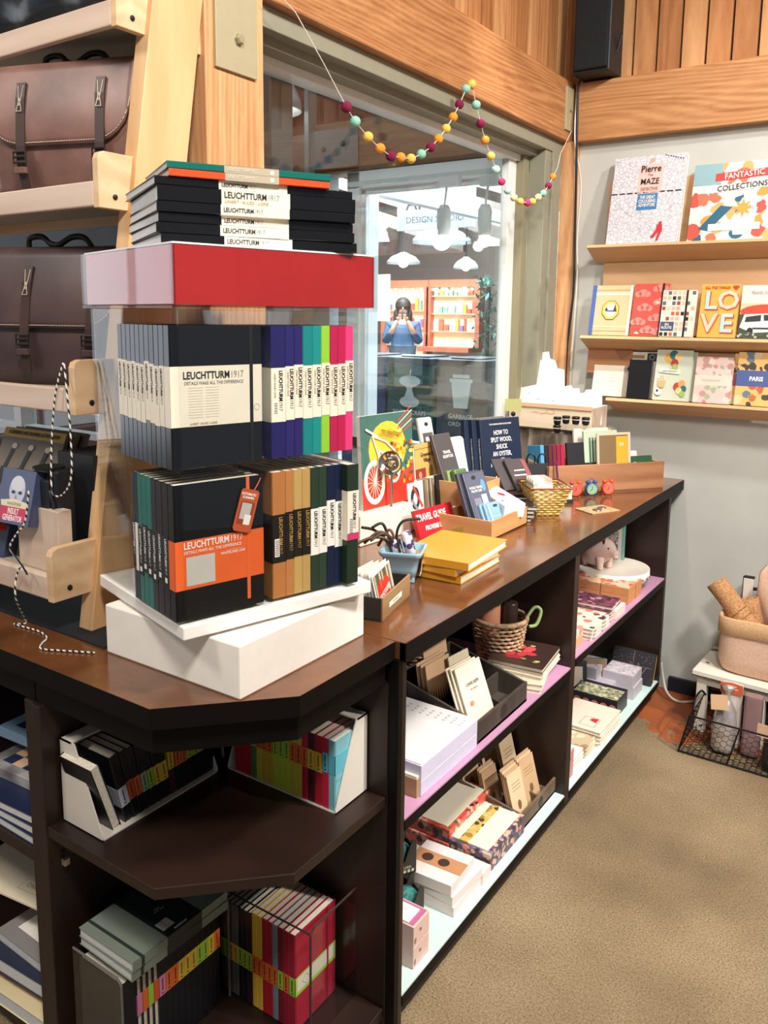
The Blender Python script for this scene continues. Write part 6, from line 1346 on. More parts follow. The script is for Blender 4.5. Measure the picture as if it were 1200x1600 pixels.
def card_in(org, label, x, y, z, w, h, tilt, m, art=None, T=.003, group=None, rz=0, name='greeting_card', cut=None):
    t = thing(name, label, 'card', (0, 0, 0), group=group)
    t.matrix_world = Matrix.Translation(org.location) @ Matrix.Rotation(org.rotation_euler.z, 4, 'Z') @ Matrix.Translation((x, y, z)) @ Matrix.Rotation(rz, 4, 'Z') @ Matrix.Rotation(tilt, 4, 'X')
    MB().box((0, 0, 0), (w, T, h)).build('card', m, t)
    if art: A = Art((0, -.0003, 0), (1, 0, 0), (0, 0, 1), .0002); art(A, t, w, h); A.build(t, 'card_print')
    return t
# black organizer on the pink shelf: low face towards +x, long side along y
O1 = organizer('dark wooden card organizer with a round mark on the pink shelf', (-.785, 1.552, P1), rad(90), .262, .225, .052, .105, DKW)
def envp(A, t, w, h):
    A.rect(0, h*.0, w, h, '#e3d6bf').ring(w*.45, h*.84, .018, .010, .001, '#b9ac94').oval(w*.25, h*.42, .005, .006, '#c07850', 10).oval(w*.31, h*.42, .005, .006, '#d08a60', 10)
    text('COFFEE KEEPS', .010, mat('#4a4238', .6), t, (w*.48, -.0012, h*.70), (1, 0, 0), (0, 0, 1), .01, .8); text('us warm', .009, mat('#8c8474', .6), t, (w*.5, -.0012, h*.62), (1, 0, 0), (0, 0, 1), 0, .9)
for i in range(3): card_in(O1, ['foremost cream card with dark lettering in the dark organizer', 'cream card right behind the lettered one in the dark organizer', 'third cream card of the front slot in the dark organizer'][i], .012-.004*i, .018+i*.009, .012, .10, .15, rad(-22), mat('#e3d6bf', .6), envp if i == 0 else None, rz=rad(-6))
def flw(A, t, w, h):
    A.rect(0, 0, w, h, '#d9ccb0'); rnd = random.Random(2)
    for k in range(30): A.oval(w*rnd.random(), h*.45*rnd.random(), .0035, .004, ['#3a4038', '#6a6a52', '#2a2a26'][k % 3], 8, False)
    A.rect(w*.15, h*.72, w*.6, h*.73, '#a49878').build if 0 else None
card_in(O1, 'cream card with a dark meadow print behind the lettered one', .085, .10, .02, .082, .125, rad(-14), mat('#d9ccb0', .6), flw, rz=rad(-6))
def comb(A, t, w, h):
    A.rect(0, 0, w, h*.5, '#1e1a18'); 
    for k in range(10): A.poly([(w*k/10, h*.5), (w*(k+.9)/10, h*.5), (w*(k+.45)/10, h*.22)], '#c9a880', False)
for i in range(3): card_in(O1, 'tan topped card with comb-tooth edge over black in the dark organizer, %s' % ['front', 'middle', 'rear'][i], .01, .125+i*.012, .02, .10, .125, rad(-10), mat('#c4a27e', .6), comb if i == 0 else None, rz=rad(-3), group='comb edged cards')
card_in(O1, 'tan folded card behind a black lettered card at the rear left of the dark organizer', .09, .18, .02, .11, .155, rad(-10), mat('#c9a882', .6), lambda A, t, w, h: A.rect(0, 0, w, h*.55, '#1b1a1c').ring(w*.5, h*.85, .008, .004, .001, '#9a7c58'))
card_in(O1, 'black card with white script in the rear of the dark organizer', .10, .165, .02, .095, .09, rad(-12), mat('#1b1a1c', .5), lambda A, t, w, h: text('Dinner\nRecipes', .016, mat('#8c8c8a', .6), t, (w*.5, -.0008, h*.68), (1, 0, 0), (0, 0, 1), 0, .9))
# wicker baskets
WK = noisy('natural_wicker', [(.3, '#8a6a4c'), (.6, '#c9a884')], 70, .7, 4)
def wbasket(label, loc, r0, r1, h, rows=12, group=None):
    t = thing('wicker_basket', label, 'basket', loc); wv = MB()
    for k in range(rows):
        f = k/(rows-1); r = r0+(r1-r0)*f; n = 44
        wv.tube([((r+.0032*(1 if (j+k) % 2 else -1))*math.cos(2*math.pi*j/n), (r+.0032*(1 if (j+k) % 2 else -1))*math.sin(2*math.pi*j/n), .004+h*f) for j in range(n)], .0042, 5, closed=True)
    tag(wv.build('weave', WK, t, True), kind='stuff')
    MB().lathe([(r0, 0), (r0, .004)], 30).build('base', WK, t)
    MB().tube([((r1+.002)*math.cos(a*.2618), (r1+.002)*math.sin(a*.2618), h+.010) for a in range(24)], .007, 7, closed=True).build('rim', WK, t, True)
    return t
wbasket('wicker basket of wrapped bottles, larger one at the back right of the pink shelf', (-.945, 1.978, P1), .052, .072, .125)
MB().tube(smooth([(.062, .03, .13), (.075, .06, .16), (.09, .07, .15), (.085, .055, .115), (.07, .04, .11)]), .005, 8).build('green_handle', mat('#8fa86a', .5), bpy.data.objects['wicker_basket.001'], True)
wbasket('wicker basket partly hidden behind the dark organizer, left on the pink shelf', (-1.135, 1.88, P1), .055, .075, .13)
MB().tube(smooth([(.045, -.06, .13), (.05, -.08, .155), (.075, -.06, .15), (.07, -.035, .125)]), .005, 8).build('green_handle', mat('#9ab04a', .5), bpy.data.objects['wicker_basket.002'], True)
for i, (x, y, r, c, l) in enumerate([(-.965, 1.955, .030, '#c98a6c', 'copper-coloured cup with grey cloth top in the right wicker basket'), (-.925, 2.0, .022, '#3a2a24', 'dark bottle in the right wicker basket'), (-.95, 2.012, .02, '#5c3a2a', 'brown bottle behind the copper cup in the right wicker basket')]):
    t = thing('wrapped_bottle', l, 'bottle', (x, y, P1+.006)); MB().lathe([(r*.9, 0), (r, .05), (r, .165), (r*.9, .17)], 24).build('bottle_body', mat(c, .3), t, True)
    if i == 0: MB().lathe([(r*1.05, .17), (r*1.1, .19), (r*.95, .235), (r*.8, .24)], 24).build('cloth_top', noisy('grey_cloth', [(.3, '#a9a39c'), (.7, '#c9c4bd')], 60, .9, 3), t, True)
t = thing('pink_cloth_bag', 'pink cloth gift bundle tied with dark cord at the left of the pink shelf', 'gift', (-1.085, 1.60, P1))
mb = MB(); mb.ball((0, 0, .06), .06, 0, (1.1, 1.0, 1.1), 24, 14).ball((.0, .0, .14), .035, 0, (1, .8, 1.2)); mb.build('cloth', mat('#c97f96', .7), t, True); MB().tube([(.068*math.cos(a*.26), .062*math.sin(a*.26), .055) for a in range(24)], .0022, 6, closed=True).tube([(.066, 0, .055), (.075, .03, .02)], .002, 5).tube([(.066, 0, .055), (.075, -.03, .03)], .002, 5).build('cord', mat('#2a1c20', .6), t)
t = thing('round_stand_mirror', 'dark round-framed ornament at the far left of the pink shelf', 'ornament', (-1.0, 1.44, P1)); MB().tube([(0, .035*math.cos(a*.26), .12+.05*math.sin(a*.26)) for a in range(24)], .006, 8, closed=True).build('ring_frame', mat('#3a2620', .4), t, True); MB().lathe([(.03, 0), (.028, .012), (.008, .02), (.008, .07)], 20).build('foot', mat('#d8cbb4', .5), t, True)
# lavender boxes with clear lid
LAV = mat('#c9c6dc', .35)
for i in range(2):
    t = thing('lavender_box', ['lower of two stacked lavender boxes on the pink shelf', 'upper lavender box under a clear lid showing pale stationery on the pink shelf'][i], 'box', (-.782, 1.395, P1+i*.033), rad(90)); w, d, h = .148, .205, .0325
    MB().box((-.09, 0, 0), (w, d, h)).build('box_body', LAV, t, bevel=.001)
    if i: MB().box((-.087, .003, h), (w-.003, d-.003, h+.002)).build('sheet', mat('#efe8e8', .5), t); A = Art((0, 0, h+.0021), (1, 0, 0), (0, 1, 0)); [A.rect(w-.03-.012*(k//8), .015+.02*(k % 8), w-.024-.012*(k//8), .022+.02*(k % 8), '#bdb3b6', False) for k in range(24)]; A.build(t, 'sheet_print'); MB().box((-.09, 0, h+.003), (w, d, h+.006)).build('clear_lid', ACR, t, bevel=.001)
t = thing('kraft_box', 'brown-sided box of cream cards at the near end of the pink shelf', 'box', (-.786, 1.205+.09, P1), rad(90)); MB().box((0, 0, 0), (.045, .13, .04)).build('box_body', mat('#a88760', .6), t, bevel=.001); MB().box((.002, .002, .04), (.043, .128, .0445)).build('cards', mat('#ede4d4', .6), t)
# stack of books with red flowers
for i in range(5):
    m = [mat('#d9cdb8', .5), mat('#c9bfa8', .5), mat('#e0d6c4', .5)][i % 3]
    big = i > 1
    t = flat('art_book', 'dark-covered book with red poppies topping the stack beside the wicker basket' if i == 4 else 'cream-edged book in the stack beside the wicker basket, %s from bottom' % nth[i], 'book', (-.862, 1.94+.025*(i > 1)-.02*(i < 2), P1+i*.0115), (.15, .17 if big else .15, .0112), m if i < 4 else mat('#3a2a24', .3), rz=rad([14, 18, 6, 8, 7][i]), pages=pagesmat('#e9dfcc', '#b8aa90'), group='books beside the wicker basket')
    if i == 4:
        A = Art((0, 0, .0112), (1, 0, 0), (0, 1, 0)); rnd = random.Random(9)
        for k in range(9): A.oval(rnd.uniform(-.045, .045), rnd.uniform(-.05, .05), rnd.uniform(.012, .02), rnd.uniform(.010, .018), ['#b8323a', '#8f2430', '#c8484a'][k % 3], 12)
        for k in range(6): A.oval(rnd.uniform(-.06, .06), rnd.uniform(-.06, .06), .008, .005, ['#8c8a4c', '#c9a878'][k % 2], 8)
        A.build(t, 'cover_print')
# mint shelf
O2 = organizer('brown wooden card organizer full of kraft cards on the mint shelf', (-.798, 1.848, M1), rad(90), .235, .225, .045, .085, DKW2)
KR = mat('#c4a27c', .7); KR2 = mat('#d8bd98', .7)
lay = [(.006, .02, .07, .105, 4, 'front left'), (.10, .03, .075, .10, 3, 'front right'), (.01, .10, .07, .09, 3, 'middle left'), (.01, .165, .08, .13, 6, 'rear left'), (.125, .165, .08, .13, 6, 'rear right'), (.13, .10, .07, .12, 3, 'middle right')]
for (x, y, w, h, n_, nm) in lay:
    for k in range(n_):
        def lines(A, t, w, h):
            for q in range(3): A.rect(w*.2, h*(.62+.07*q), w*.8, h*(.63+.07*q), '#6a5238', False)
            A.oval(w*.5, h*.3, w*.12, h*.1, '#7c5c3c', 12)
        card_in(O2, 'kraft greeting card in the %s slot of the brown organizer, %s' % (nm, ['foremost', 'second', 'third', 'fourth', 'fifth', 'rearmost'][k]), x+.002*k, y+k*.0065, .009, w, h*1.2+.003*k, rad(-16), [KR2, KR][(k+len(nm)) % 2], lines if k == 0 else None, T=.0022, group='kraft cards', name='kraft_card', rz=rad(-5))
FR = floral('red_floral_print', '#d85a4a', ['#d04a40', '#f0a090', '#3a2a30', '#e8c0a8', '#c03a34', '#d85a4a', '#6a6a48'], 62); FP = floral('purple_floral_print', '#5c4a5a', ['#8a7a94', '#d88a74', '#3a3040', '#c9b4a4', '#6a5a74', '#e8a888', '#4a5648'], 75)
def fbox(label, loc, rz, w, d, h, m, name='floral_box', paper=True, band=False):
    t = thing(name, label, 'box', loc, rz); MB().box((0, 0, 0), (w, d, h)).build('box_body', m, t, bevel=.001)
    if paper:
        MB().box((.010, .012, h), (w-.010, d-.012, h+.003)).build('paper_stack', mat('#f3e8cf', .6), t)
    if band: MB().box((.009, d*.42, h+.001), (w-.009, d*.58, h+.0045)).build('printed_band', floral('gold_band', '#d8b060', ['#e0c07a', '#a8843c', '#4a4a30'], 60), t)
    return t
for i in range(2): fbox(['lower red floral stationery box on the mint shelf', 'upper red floral stationery box with cream paper on the mint shelf'][i], (-.905, 1.645+.006*i, M1+i*.034), rad(90), .235-.01*i, .135, .0335, FR, paper=i == 1)
for i in range(1): Art((-.9045, 1.68, M1+.036), (0, 1, 0), (0, 0, 1)).rect(0, 0, .03, .018, '#e6c0ae')
fbox('purple floral stationery box with cream paper and gold band on the mint shelf', (-.792, 1.650, M1), rad(90), .20, .155, .047, FP, band=True)
for i in range(2): fbox(['third red floral box beneath the others at the back of the mint shelf', 'small red floral box at the far left of the mint shelf'][i], (-1.045, 1.60+i*.02, M1+i*.034), rad(90), .10, .11, .0335, FR, paper=False)
# stacks of white card sets
for i in range(3):
    t = thing('white_card_set', ['lowest clear-wrapped white card pack of the pile by the purple floral box', 'middle clear-wrapped white card pack of the pile by the purple floral box', 'topmost white card pack with a kraft paper band by the purple floral box'][i], 'card pack', (-.79-.004*i, 1.47-.0*i, M1+i*.024), rad(90+[0, -3, 3][i]), group='white card packs')
    w, d, h = [(.135, .13, .0235), (.13, .125, .0235), (.12, .125, .026)][i]
    MB().box((0, 0, 0), (w, d, h)).build('cards', pagesmat('#f0e6e2', '#d8c4be'), t, bevel=.0008)
    if i == 2:
        MB().ext([(.04, -.001), (.085, -.001), (.085, d+.001), (.04, d+.001)], (0, 0, h), (1, 0, 0), (0, 1, 0), (0, 0, .0008)).build('kraft_band', mat('#c08a60', .7), t)
        Art((0, 0, h+.0010), (1, 0, 0), (0, 1, 0)).oval(.062, .05, .014, .014, '#4a342a').oval(.062, .092, .014, .014, '#4a342a').build(t, 'band_print')
t = thing('white_card_set', 'lone white card pack to the right of the banded pile on the mint shelf', 'card pack', (-.785, 1.60, M1), rad(90)); MB().box((0, 0, 0), (.042, .11, .03)).build('cards', pagesmat('#f0e6e2', '#d8c4be'), t)
# twine tins
for i, (x, y, z) in enumerate([(-.895, 1.43, M1+.083), (-.858, 1.405, M1), (-.92, 1.37, M1), (-.935, 1.455, M1)]):
    t = thing('twine_box', 'dark card box with teal twine spool, left of the mint shelf, %s' % ['stacked on top', 'foremost', 'far left', 'rearmost'][i], 'box', (x-.02, y-.03, z), rad(60), group='teal twine boxes')
    w, h = .066, .075
    MB().box((0, 0, 0), (w, .05, .004)).build('bottom', mat('#2c2824', .6), t); 
    for yy in (0, .047): MB().ext([(0, 0), (w, 0), (w, h*.72), (w*.72, h), (w*.28, h*.45), (0, h*.6)] if 0 else [(0, 0), (w, 0), (w, h), (w*.85, h*1.08), (w*.55, h*.40), (w*.2, h*.40), (0, h*.75)], (0, yy, 0), (1, 0, 0), (0, 0, 1), (0, .003, 0)).build('wall', mat('#3a342e', .6), t)
    for xx in (0, w-.003): MB().box((xx, .003, 0), (xx+.003, .047, h*.75)).build('end_wall', mat('#3a342e', .6), t)
    b = MB(); b.T = Matrix.Translation((w/2, .025, .036)) @ Matrix.Rotation(rad(90), 4, 'X'); b.lathe([(.008, -.018), (.028, -.015), (.031, 0), (.028, .015), (.008, .018)], 24); b.build('spool', noisy('teal_twine', [(.3, '#164a48'), (.7, '#3a8a84')], 120, .7, 3), t, True)
    A = Art((0, -.0002, 0), (1, 0, 0), (0, 0, 1)); [A.rect(.004+k*.010, .004, .010+k*.010, .011, '#cfc8bc', False) for k in range(6)]; A.build(t, 'box_print'); text('GIFT CORD', .009, mat('#cfc8bc', .6), t, (w/2, -.0004, .017), (1, 0, 0), (0, 0, 1), .01, .85)
for i in range(2):
    t = thing('pink_box', ['lower pale pink printed box at the near end of the mint shelf', 'upper pale pink printed box with pink rim at the near end of the mint shelf'][i], 'box', (-.785, 1.292, M1+i*.048), rad(90)); w, d, h = .062, .13, .0475
    PB = floral('pink_scatter', '#d8b8ac', ['#d8b8ac', '#d8b8ac', '#d8b8ac', '#8a6a60', '#d8b8ac'], 55, .5, .25)
    MB().box((0, 0, 0), (w, d, h)).build('box_body', PB, t, bevel=.001)
    if i: MB().box((.004, .004, h), (w-.004, d-.004, h+.001)).build('pink_rim', mat('#b86a94', .5), t); MB().box((.004, .016, h+.001), (w-.012, d-.004, h+.003)).build('note_sheets', mat('#f2e4dc', .6), t)
# ------------------------------------------------ far unit, pink shelf
cs = thing('cake_stand', 'white scalloped cake stand carrying a pink pig on the far pink shelf', 'cake stand', (-.905, 2.80, P2))
WC = mat('#e9dfd2', .35)
MB().lathe([(.055, 0), (.05, .006), (.03, .018), (.022, .035), (.03, .052), (.06, .06)], 32).build('pedestal', mat('#e0b8a8', .4), cs, True)
mb = MB(); n = 96; R0 = .125
rr_ = [(R0+.004*abs(math.sin(12*math.pi*k/n*1.0)), k) for k in range(n)]
def ringz(r, z, sc=0): return [((r+(sc*abs(math.sin(14*math.pi*k/n))))*math.cos(2*math.pi*k/n), (r+(sc*abs(math.sin(14*math.pi*k/n))))*math.sin(2*math.pi*k/n), z) for k in range(n)]
rings = [ringz(.001, .064), ringz(R0-.004, .064), ringz(R0, .066), [(R0*1.005*math.cos(2*math.pi*k/n), R0*1.005*math.sin(2*math.pi*k/n), .042-.013*abs(math.sin(14*math.pi*k/n))) for k in range(n)], [((R0-.004)*math.cos(2*math.pi*k/n), (R0-.004)*math.sin(2*math.pi*k/n), .042-.013*abs(math.sin(14*math.pi*k/n))) for k in range(n)], ringz(R0-.006, .060), ringz(.001, .060)]
mb.v = [p for r in rings for p in r]; mb.f = [(i*n+k, i*n+(k+1) % n, (i+1)*n+(k+1) % n, (i+1)*n+k) for i in range(len(rings)-1) for k in range(n)]; mb.m = [0]*len(mb.f)
mb.build('scalloped_plate', WC, cs, True)
hb = MB()
for k in range(28): 
    a = 2*math.pi*(k+.5)/28; hb.ball((R0*1.007*math.cos(a), R0*1.007*math.sin(a), .045), .0032, 0, n=8, k=6)
tag(hb.build('rim_dots', mat('#4a3c34', .6), cs), kind='stuff')
pg = thing('pig_figurine', 'pink ceramic pig figurine standing on the scalloped cake stand', 'figurine', (-.950, 2.765, P2+.0645), rad(-22))
pg.scale = (1.0, 1.05, 1.12)
PG = noisy('pig_bisque', [(.3, '#e0c0b2'), (.7, '#ecd2c6')], 30, .6, 3)
mb = MB(); prof = [(-.062, .0, .046, .008), (-.060, 0, .046, .026), (-.048, 0, .047, .040), (-.028, 0, .048, .047), (-.005, 0, .049, .049), (.016, 0, .053, .045), (.034, 0, .060, .038), (.050, 0, .063, .030), (.064, 0, .062, .022), (.074, 0, .058, .015), (.082, 0, .055, .0125), (.084, 0, .055, .010)]
n = 24
for (x, y, z, r) in prof:
    for k in range(n): a = 2*math.pi*k/n; mb.v.append((x, y+r*.92*math.cos(a), z+r*math.sin(a)))
mb.f = [(i*n+k, i*n+(k+1) % n, (i+1)*n+(k+1) % n, (i+1)*n+k) for i in range(len(prof)-1) for k in range(n)]+[tuple(range(n))[::-1], tuple(range((len(prof)-1)*n, len(prof)*n))]; mb.m = [0]*len(mb.f)
for lx, ly in ((.030, .022), (.030, -.022), (-.036, .022), (-.036, -.022)): mb.tube([(lx*.95, ly*.9, .04), (lx, ly, .02), (lx+.003, ly, .004), (lx+.004, ly, 0)], [.018, .013, .010, .011], 14)
mb.build('body', PG, pg, True)
for s_ in (-1, 1):
    MB().add([(.040, s_*.008, .088), (.050, s_*.026, .084), (.050, s_*.020, .110), (.036, s_*.014, .086)], [(0, 1, 2), (0, 2, 3), (1, 3, 2), (0, 3, 1)]).build('ear', mat('#a8857a', .6), pg, False, bevel=.001)
    MB().ball((.062, s_*.018, .073), .003, n=8, k=6).build('eye', mat('#2a1f1c', .3), pg, True); MB().ball((.0845, s_*.004, .056), .0016, n=6, k=5).build('nostril', mat('#7a5048', .6), pg)
MB().tube(smooth([(-.062, 0, .058), (-.070, .004, .064), (-.068, -.004, .072), (-.064, 0, .068)]), .0022, 6).build('tail', PG, pg, True)
t = thing('mint_frame_box', 'mint-framed boxed print standing behind the pig', 'box', (-.975, 2.865, P2), rad(20)); MB().box((-.085, 0, 0), (.085, .03, .205)).build('frame', mat('#7fb5ac', .4), t, bevel=.006); Art((0, -.0003, 0), (1, 0, 0), (0, 0, 1)).rect(-.072, .02, .072, .185, '#ddd8d0').rect(-.060, .06, .060, .17, floral('speckle_print', '#8a8684', ['#5c5a5a', '#a9a5a2', '#cfcac6'], 120)).build(t, 'picture')
KB = mat('#c08654', .6)
for i in range(4):
    a, b2 = i % 2, i//2
    t = thing('kraft_gift_box', 'kraft gift box tied with string below the cake stand, %s' % ['lower, nearer the aisle', 'lower, farther in', 'upper, nearer the aisle', 'upper, farther in'][i], 'box', (-.788-a*.098, 2.615, P2+b2*.027), rad(90), group='kraft gift boxes'); w, d, h = .145, .095, .0265
    MB().box((0, 0, 0), (w, d, h)).build('box_body', KB, t, bevel=.001); MB().box((.003, .003, h), (w-.003, d-.003, h+.0006)).build('lid_print', floral('gift_lid_print', '#e0b898', ['#e0b898', '#c8503c', '#e8c8ac', '#b87858'], 45), t)
    MB().tube([(w/2, -.001, 0), (w/2, -.001, h+.001), (w/2, d+.001, h+.001), (w/2, d+.001, 0)], .0009, 5).build('string', mat('#c84a3a', .7), t)
for i in range(4):
    t = flat('patterned_book', 'purple-red patterned notebook in the pile next to the kraft boxes, %s from bottom' % nth[i], 'notebook', (-.868, 2.465+.004*i, P2+i*.0115), (.17, .10+.012*(3-i), .0112), floral('damask_print', '#6a3a4c', ['#8a4a5a', '#3a2430', '#b88a94', '#5a3040'], 60), rz=rad(2*i-2), pages=PAGES, group='patterned notebooks')
t = flat('white_block', 'small cream soap-like block at the aisle side of the patterned pile', 'box', (-.79, 2.50, P2), (.03, .09, .03), mat('#ddd0c6', .5))
for i in range(3): flat('rose_book', 'cream book with black and pink scrollwork on the far pink shelf, %s' % ['lowest', 'middle', 'top'][i], 'notebook', (-.862, 2.325, P2+i*.011), (.17, .165, .0108), floral('rose_scroll', '#e6cfc0', ['#e6cfc0', '#d87a6a', '#4a3a3a', '#e8d8c8', '#e6cfc0'], 42), rz=rad(i), pages=PAGES, group='scrollwork books')
for i in range(2): flat('tan_box', ['lower tan box at the near end of the far pink shelf', 'upper tan box with pink flowers at the near end of the far pink shelf'][i], 'box', (-.87, 2.165, P2+i*.026), (.155, .10, .0255), mat('#d0a070', .5) if i == 0 else floral('peach_print', '#e6c4a8', ['#e6c4a8', '#e09080', '#f0d8c0'], 45))
# ------------------------------------------------ far unit, mint shelf
t = thing('black_sketch_box', 'black box with pink line drawing standing at the far end of the mint shelf', 'box', (-.812, 2.905, M1+.004), rot=Euler((rad(-22), 0, rad(-1)))); MB().box((-.12, 0, 0), (.035, .02, .115)).build('box_body', mat('#2c2a30', .5), t, bevel=.001); MB().box((-.118, .020, .003), (.033, .038, .112)).build('gold_edge', mat('#b9955c', .5), t)
A = Art((0, -.0003, 0), (1, 0, 0), (0, 0, 1), .0002); A.line([(-.06, .02), (-.05, .07), (-.03, .04), (-.02, .07), (-.005, .03), (.01, .06)], .001, '#c99aa0').line([(-.115, .06), (.03, .06)], .0006, '#c99aa0').line([(-.04, 0), (-.04, .11)], .0006, '#c99aa0'); rnd = random.Random(1)
for k in range(40): A.oval(rnd.uniform(-.115, .03), rnd.uniform(.06, .11), .001, .001, '#c9b4b8', 5, False)
A.build(t, 'drawing')
LV = mat('#b9b2bc', .4)
for i, (x, y, z, w, d, h, nm, m) in enumerate([(-.86, 2.70, M1, .10, .105, .055, 'lower lavender-grey box behind the scroll-print box', LV), (-.795, 2.765, M1, .10, .105, .045, 'lower lavender-grey box nearest the aisle', LV), (-.80, 2.765, M1+.0455, .10, .11, .04, 'upper lavender-grey box with round lace print nearest the aisle', LV), (-.92, 2.73, M1+.0555, .11, .11, .04, 'upper pale box with silver scribble lid', mat('#aaa6ae', .3))]):
    t = thing('lavender_gift_box', nm, 'box', (x, y, z), rad(90)); MB().box((0, 0, 0), (w, d, h)).build('box_body', m, t, bevel=.001)
    if i > 1: MB().box((.005, .005, h), (w-.005, d-.005, h+.0006)).build('lid_print', floral('lace_lid%d' % i, '#cfc6cc', ['#cfc6cc', '#b9aeb8', '#ddd6da', '#a99ea8'], 95), t)
t = thing('scroll_print_box', 'black box with coral spiral flowers and green scroll lid on the far mint shelf', 'box', (-.80, 2.60, M1), rad(90)); w, d, h = .11, .155, .06
MB().box((0, 0, 0), (w, d, h)).build('box_body', mat('#241f26', .4), t, bevel=.001); MB().box((.002, .002, h), (w-.025, d-.002, h+.0008)).build('lid_print', floral('green_scroll', '#a9a888', ['#6a6a50', '#cfcdb0', '#8a8a6c'], 70), t)
A = Art((0, 0, 0), (0, 1, 0), (0, 0, 1)); A2 = Art((-.0003, d, 0), (0, -1, 0), (0, 0, 1))
for k in range(5): 
    for q, c in ((.013, '#d88a74'), (.010, '#241f26'), (.008, '#e0a08c'), (.005, '#a85a4c'), (.0025, '#e8b8a0')): A2.oval(.016+k*.031, .030, q, q, c, 16)
A2.build(t, 'spiral_flowers')
def pile(nm, lab, x, y, w, d, h, n_, m, grp, top=None):
    for i in range(n_): 
        t = flat(nm, lab+', %s from bottom' % nth[i], 'notebook', (x+.002*(i % 2), y, M1+i*h), (w, d, h*.97), top if (top and i == n_-1) else m, rz=rad((i*37 % 5)-2), pages=pagesmat('#e9dfcc', '#b8aa90'), group=grp)
    return t
t = pile('cream_notepad', 'cream notepad in the pile beside the scroll-print box', -.86, 2.475, .16, .19, .012, 4, mat('#e6d8c4', .5), 'cream notepads')
A = Art((0, 0, .0118), (1, 0, 0), (0, 1, 0), .0002); A.line([(.0, -.07), (.05, -.07), (.05, -.01), (.0, -.01), (.0, -.07)], .0015, '#c8404a').poly([(.02, -.03), (.045, -.04), (.045, -.01), (.025, -.015)], '#c8303a'); A.build(t, 'seal_print')
pile('marbled_notepad', 'marbled-edge notepad in front of the cream pile', -.868, 2.335, .15, .085, .011, 3, floral('marbled', '#c9b494', ['#c9b494', '#e0d0b4', '#a08a6c'], 40), 'marbled notepads')
pile('white_notepad', 'white notepad in the nearest pile of the far mint shelf', -.872, 2.235, .15, .10, .012, 3, mat('#e9e2da', .5), 'white notepads')
t = thing('pink_dotted_box', 'tall dusty pink box with dotted side at the near end of the far mint shelf', 'box', (-.79, 2.108, M1), rad(90)); MB().box((0, 0, 0), (.075, .15, .085)).build('box_body', floral('dusty_dots', '#c08a88', ['#c08a88', '#c08a88', '#8a5a5c', '#c08a88'], 70, .5, .3), t, bevel=.001); MB().box((.004, .004, .085), (.071, .146, .088)).build('cream_sheets', mat('#eadfd2', .6), t)
for i in range(2): 
    t = thing('picture_box', ['dark picture box leaning at the back of the far mint shelf', 'tan picture box leaning at the back of the far mint shelf'][i], 'box', (-1.02+i*.05, 2.66+.06*i, M1), rot=Euler((rad(-15), 0, rad(30)))); MB().box((0, 0, 0), (.09, .02, .12)).build('box_body', mat(['#2c2a2c', '#8a7460'][i], .4), t, bevel=.001); Art((.045, -.0003, .06), (1, 0, 0), (0, 0, 1)).rect(-.03, -.04, .03, .04, '#c9b9a4').build(t, 'picture')
# ================================================================== shelves on the back wall
RK = wood('ledge_pine', '#d0a070', '#e6bf92', 'x', .5, 9, knots=False)
sh = thing('picture_ledge_rack', 'three-tier pale wooden picture ledge rack on the back wall', 'shelf', (-.4, 3.1, 1.1))
o0 = Vector((-.4, 3.1, 1.1))
def rb(nm, a, b, m=RK, bev=.0012): MB().box(Vector(a)-o0, Vector(b)-o0).build(nm, m, sh, bevel=bev)
for i, (x0, z) in enumerate([(-1.125, 1.655), (-1.135, 1.328), (-1.025, 1.103)]):
    mb = MB(); mb.T = Matrix.Translation(-o0)
    # v-shaped ledge: lip rising to the front, back rising to the wall
    mb.ext([(2.975, z-.010+.012), (2.985, z+.012), (3.085, z-.045+.018), (3.085, z-.062+.018), (3.078, z-.062+.018)], (x0, 0, 0), (0, 1, 0), (0, 0, 1), (2.3, 0, 0)); mb.build('ledge', RK, sh, bevel=.0008)
    for k in range(5):
        b = MB(); b.T = Matrix.Translation(Vector((x0+.03+k*.115, 2.9795, z+.002))-o0) @ Matrix.Rotation(rad(90), 4, 'X'); b.lathe([(.0022, 0), (.0022, .001)], 8); b.build('nail', mat('#5c452c', .6), sh)
MB().ext([(3.055, 1.655), (3.068, 1.655), (3.098, 1.90), (3.086, 1.90)], Vector((-1.085, 0, 0))-Vector((-.4, 3.1, 1.1)), (0, 1, 0), (0, 0, 1), (2.3, 0, 0)).build('back_board', RK, sh)
MB().ext([(3.075, 1.345), (3.088, 1.345), (3.098, 1.645), (3.088, 1.645)], Vector((-1.095, 0, 0))-Vector((-.4, 3.1, 1.1)), (0, 1, 0), (0, 0, 1), (2.3, 0, 0)).build('back_board', RK, sh)
MB().ext([(3.075, 1.11), (3.088, 1.11), (3.098, 1.325), (3.088, 1.325)], Vector((-1.00, 0, 0))-Vector((-.4, 3.1, 1.1)), (0, 1, 0), (0, 0, 1), (2.3, 0, 0)).build('back_board', mat('#a97c54', .6), sh)
def cover(name, label, x0, x1, z, h, T=.02, col='#ffffff', art=None, y=3.0, tilt=-12, shear=0, cat='book', group=None, rough=.35, step=.0003):
    t = thing(name, label, cat, (x0, y, z), rot=Euler((rad(tilt), 0, 0)), group=group); w = x1-x0
    MB().box((0, 0, 0), (w, .0015, h)).box((0, T-.0015, 0), (w, T, h)).box((0, 0, 0), (.0015, T, h)).build('cover', mat(col, rough) if isinstance(col, str) else col, t)
    MB().box((.0015, .0015, .002), (w-.002, T-.0015, h-.002)).build('pages', PAGES, t)
    if art: A = Art((0, -.0004, 0), (1, 0, 0), (0, 0, 1), step); art(A, t, w, h); A.build(t, 'cover_art')
    return t

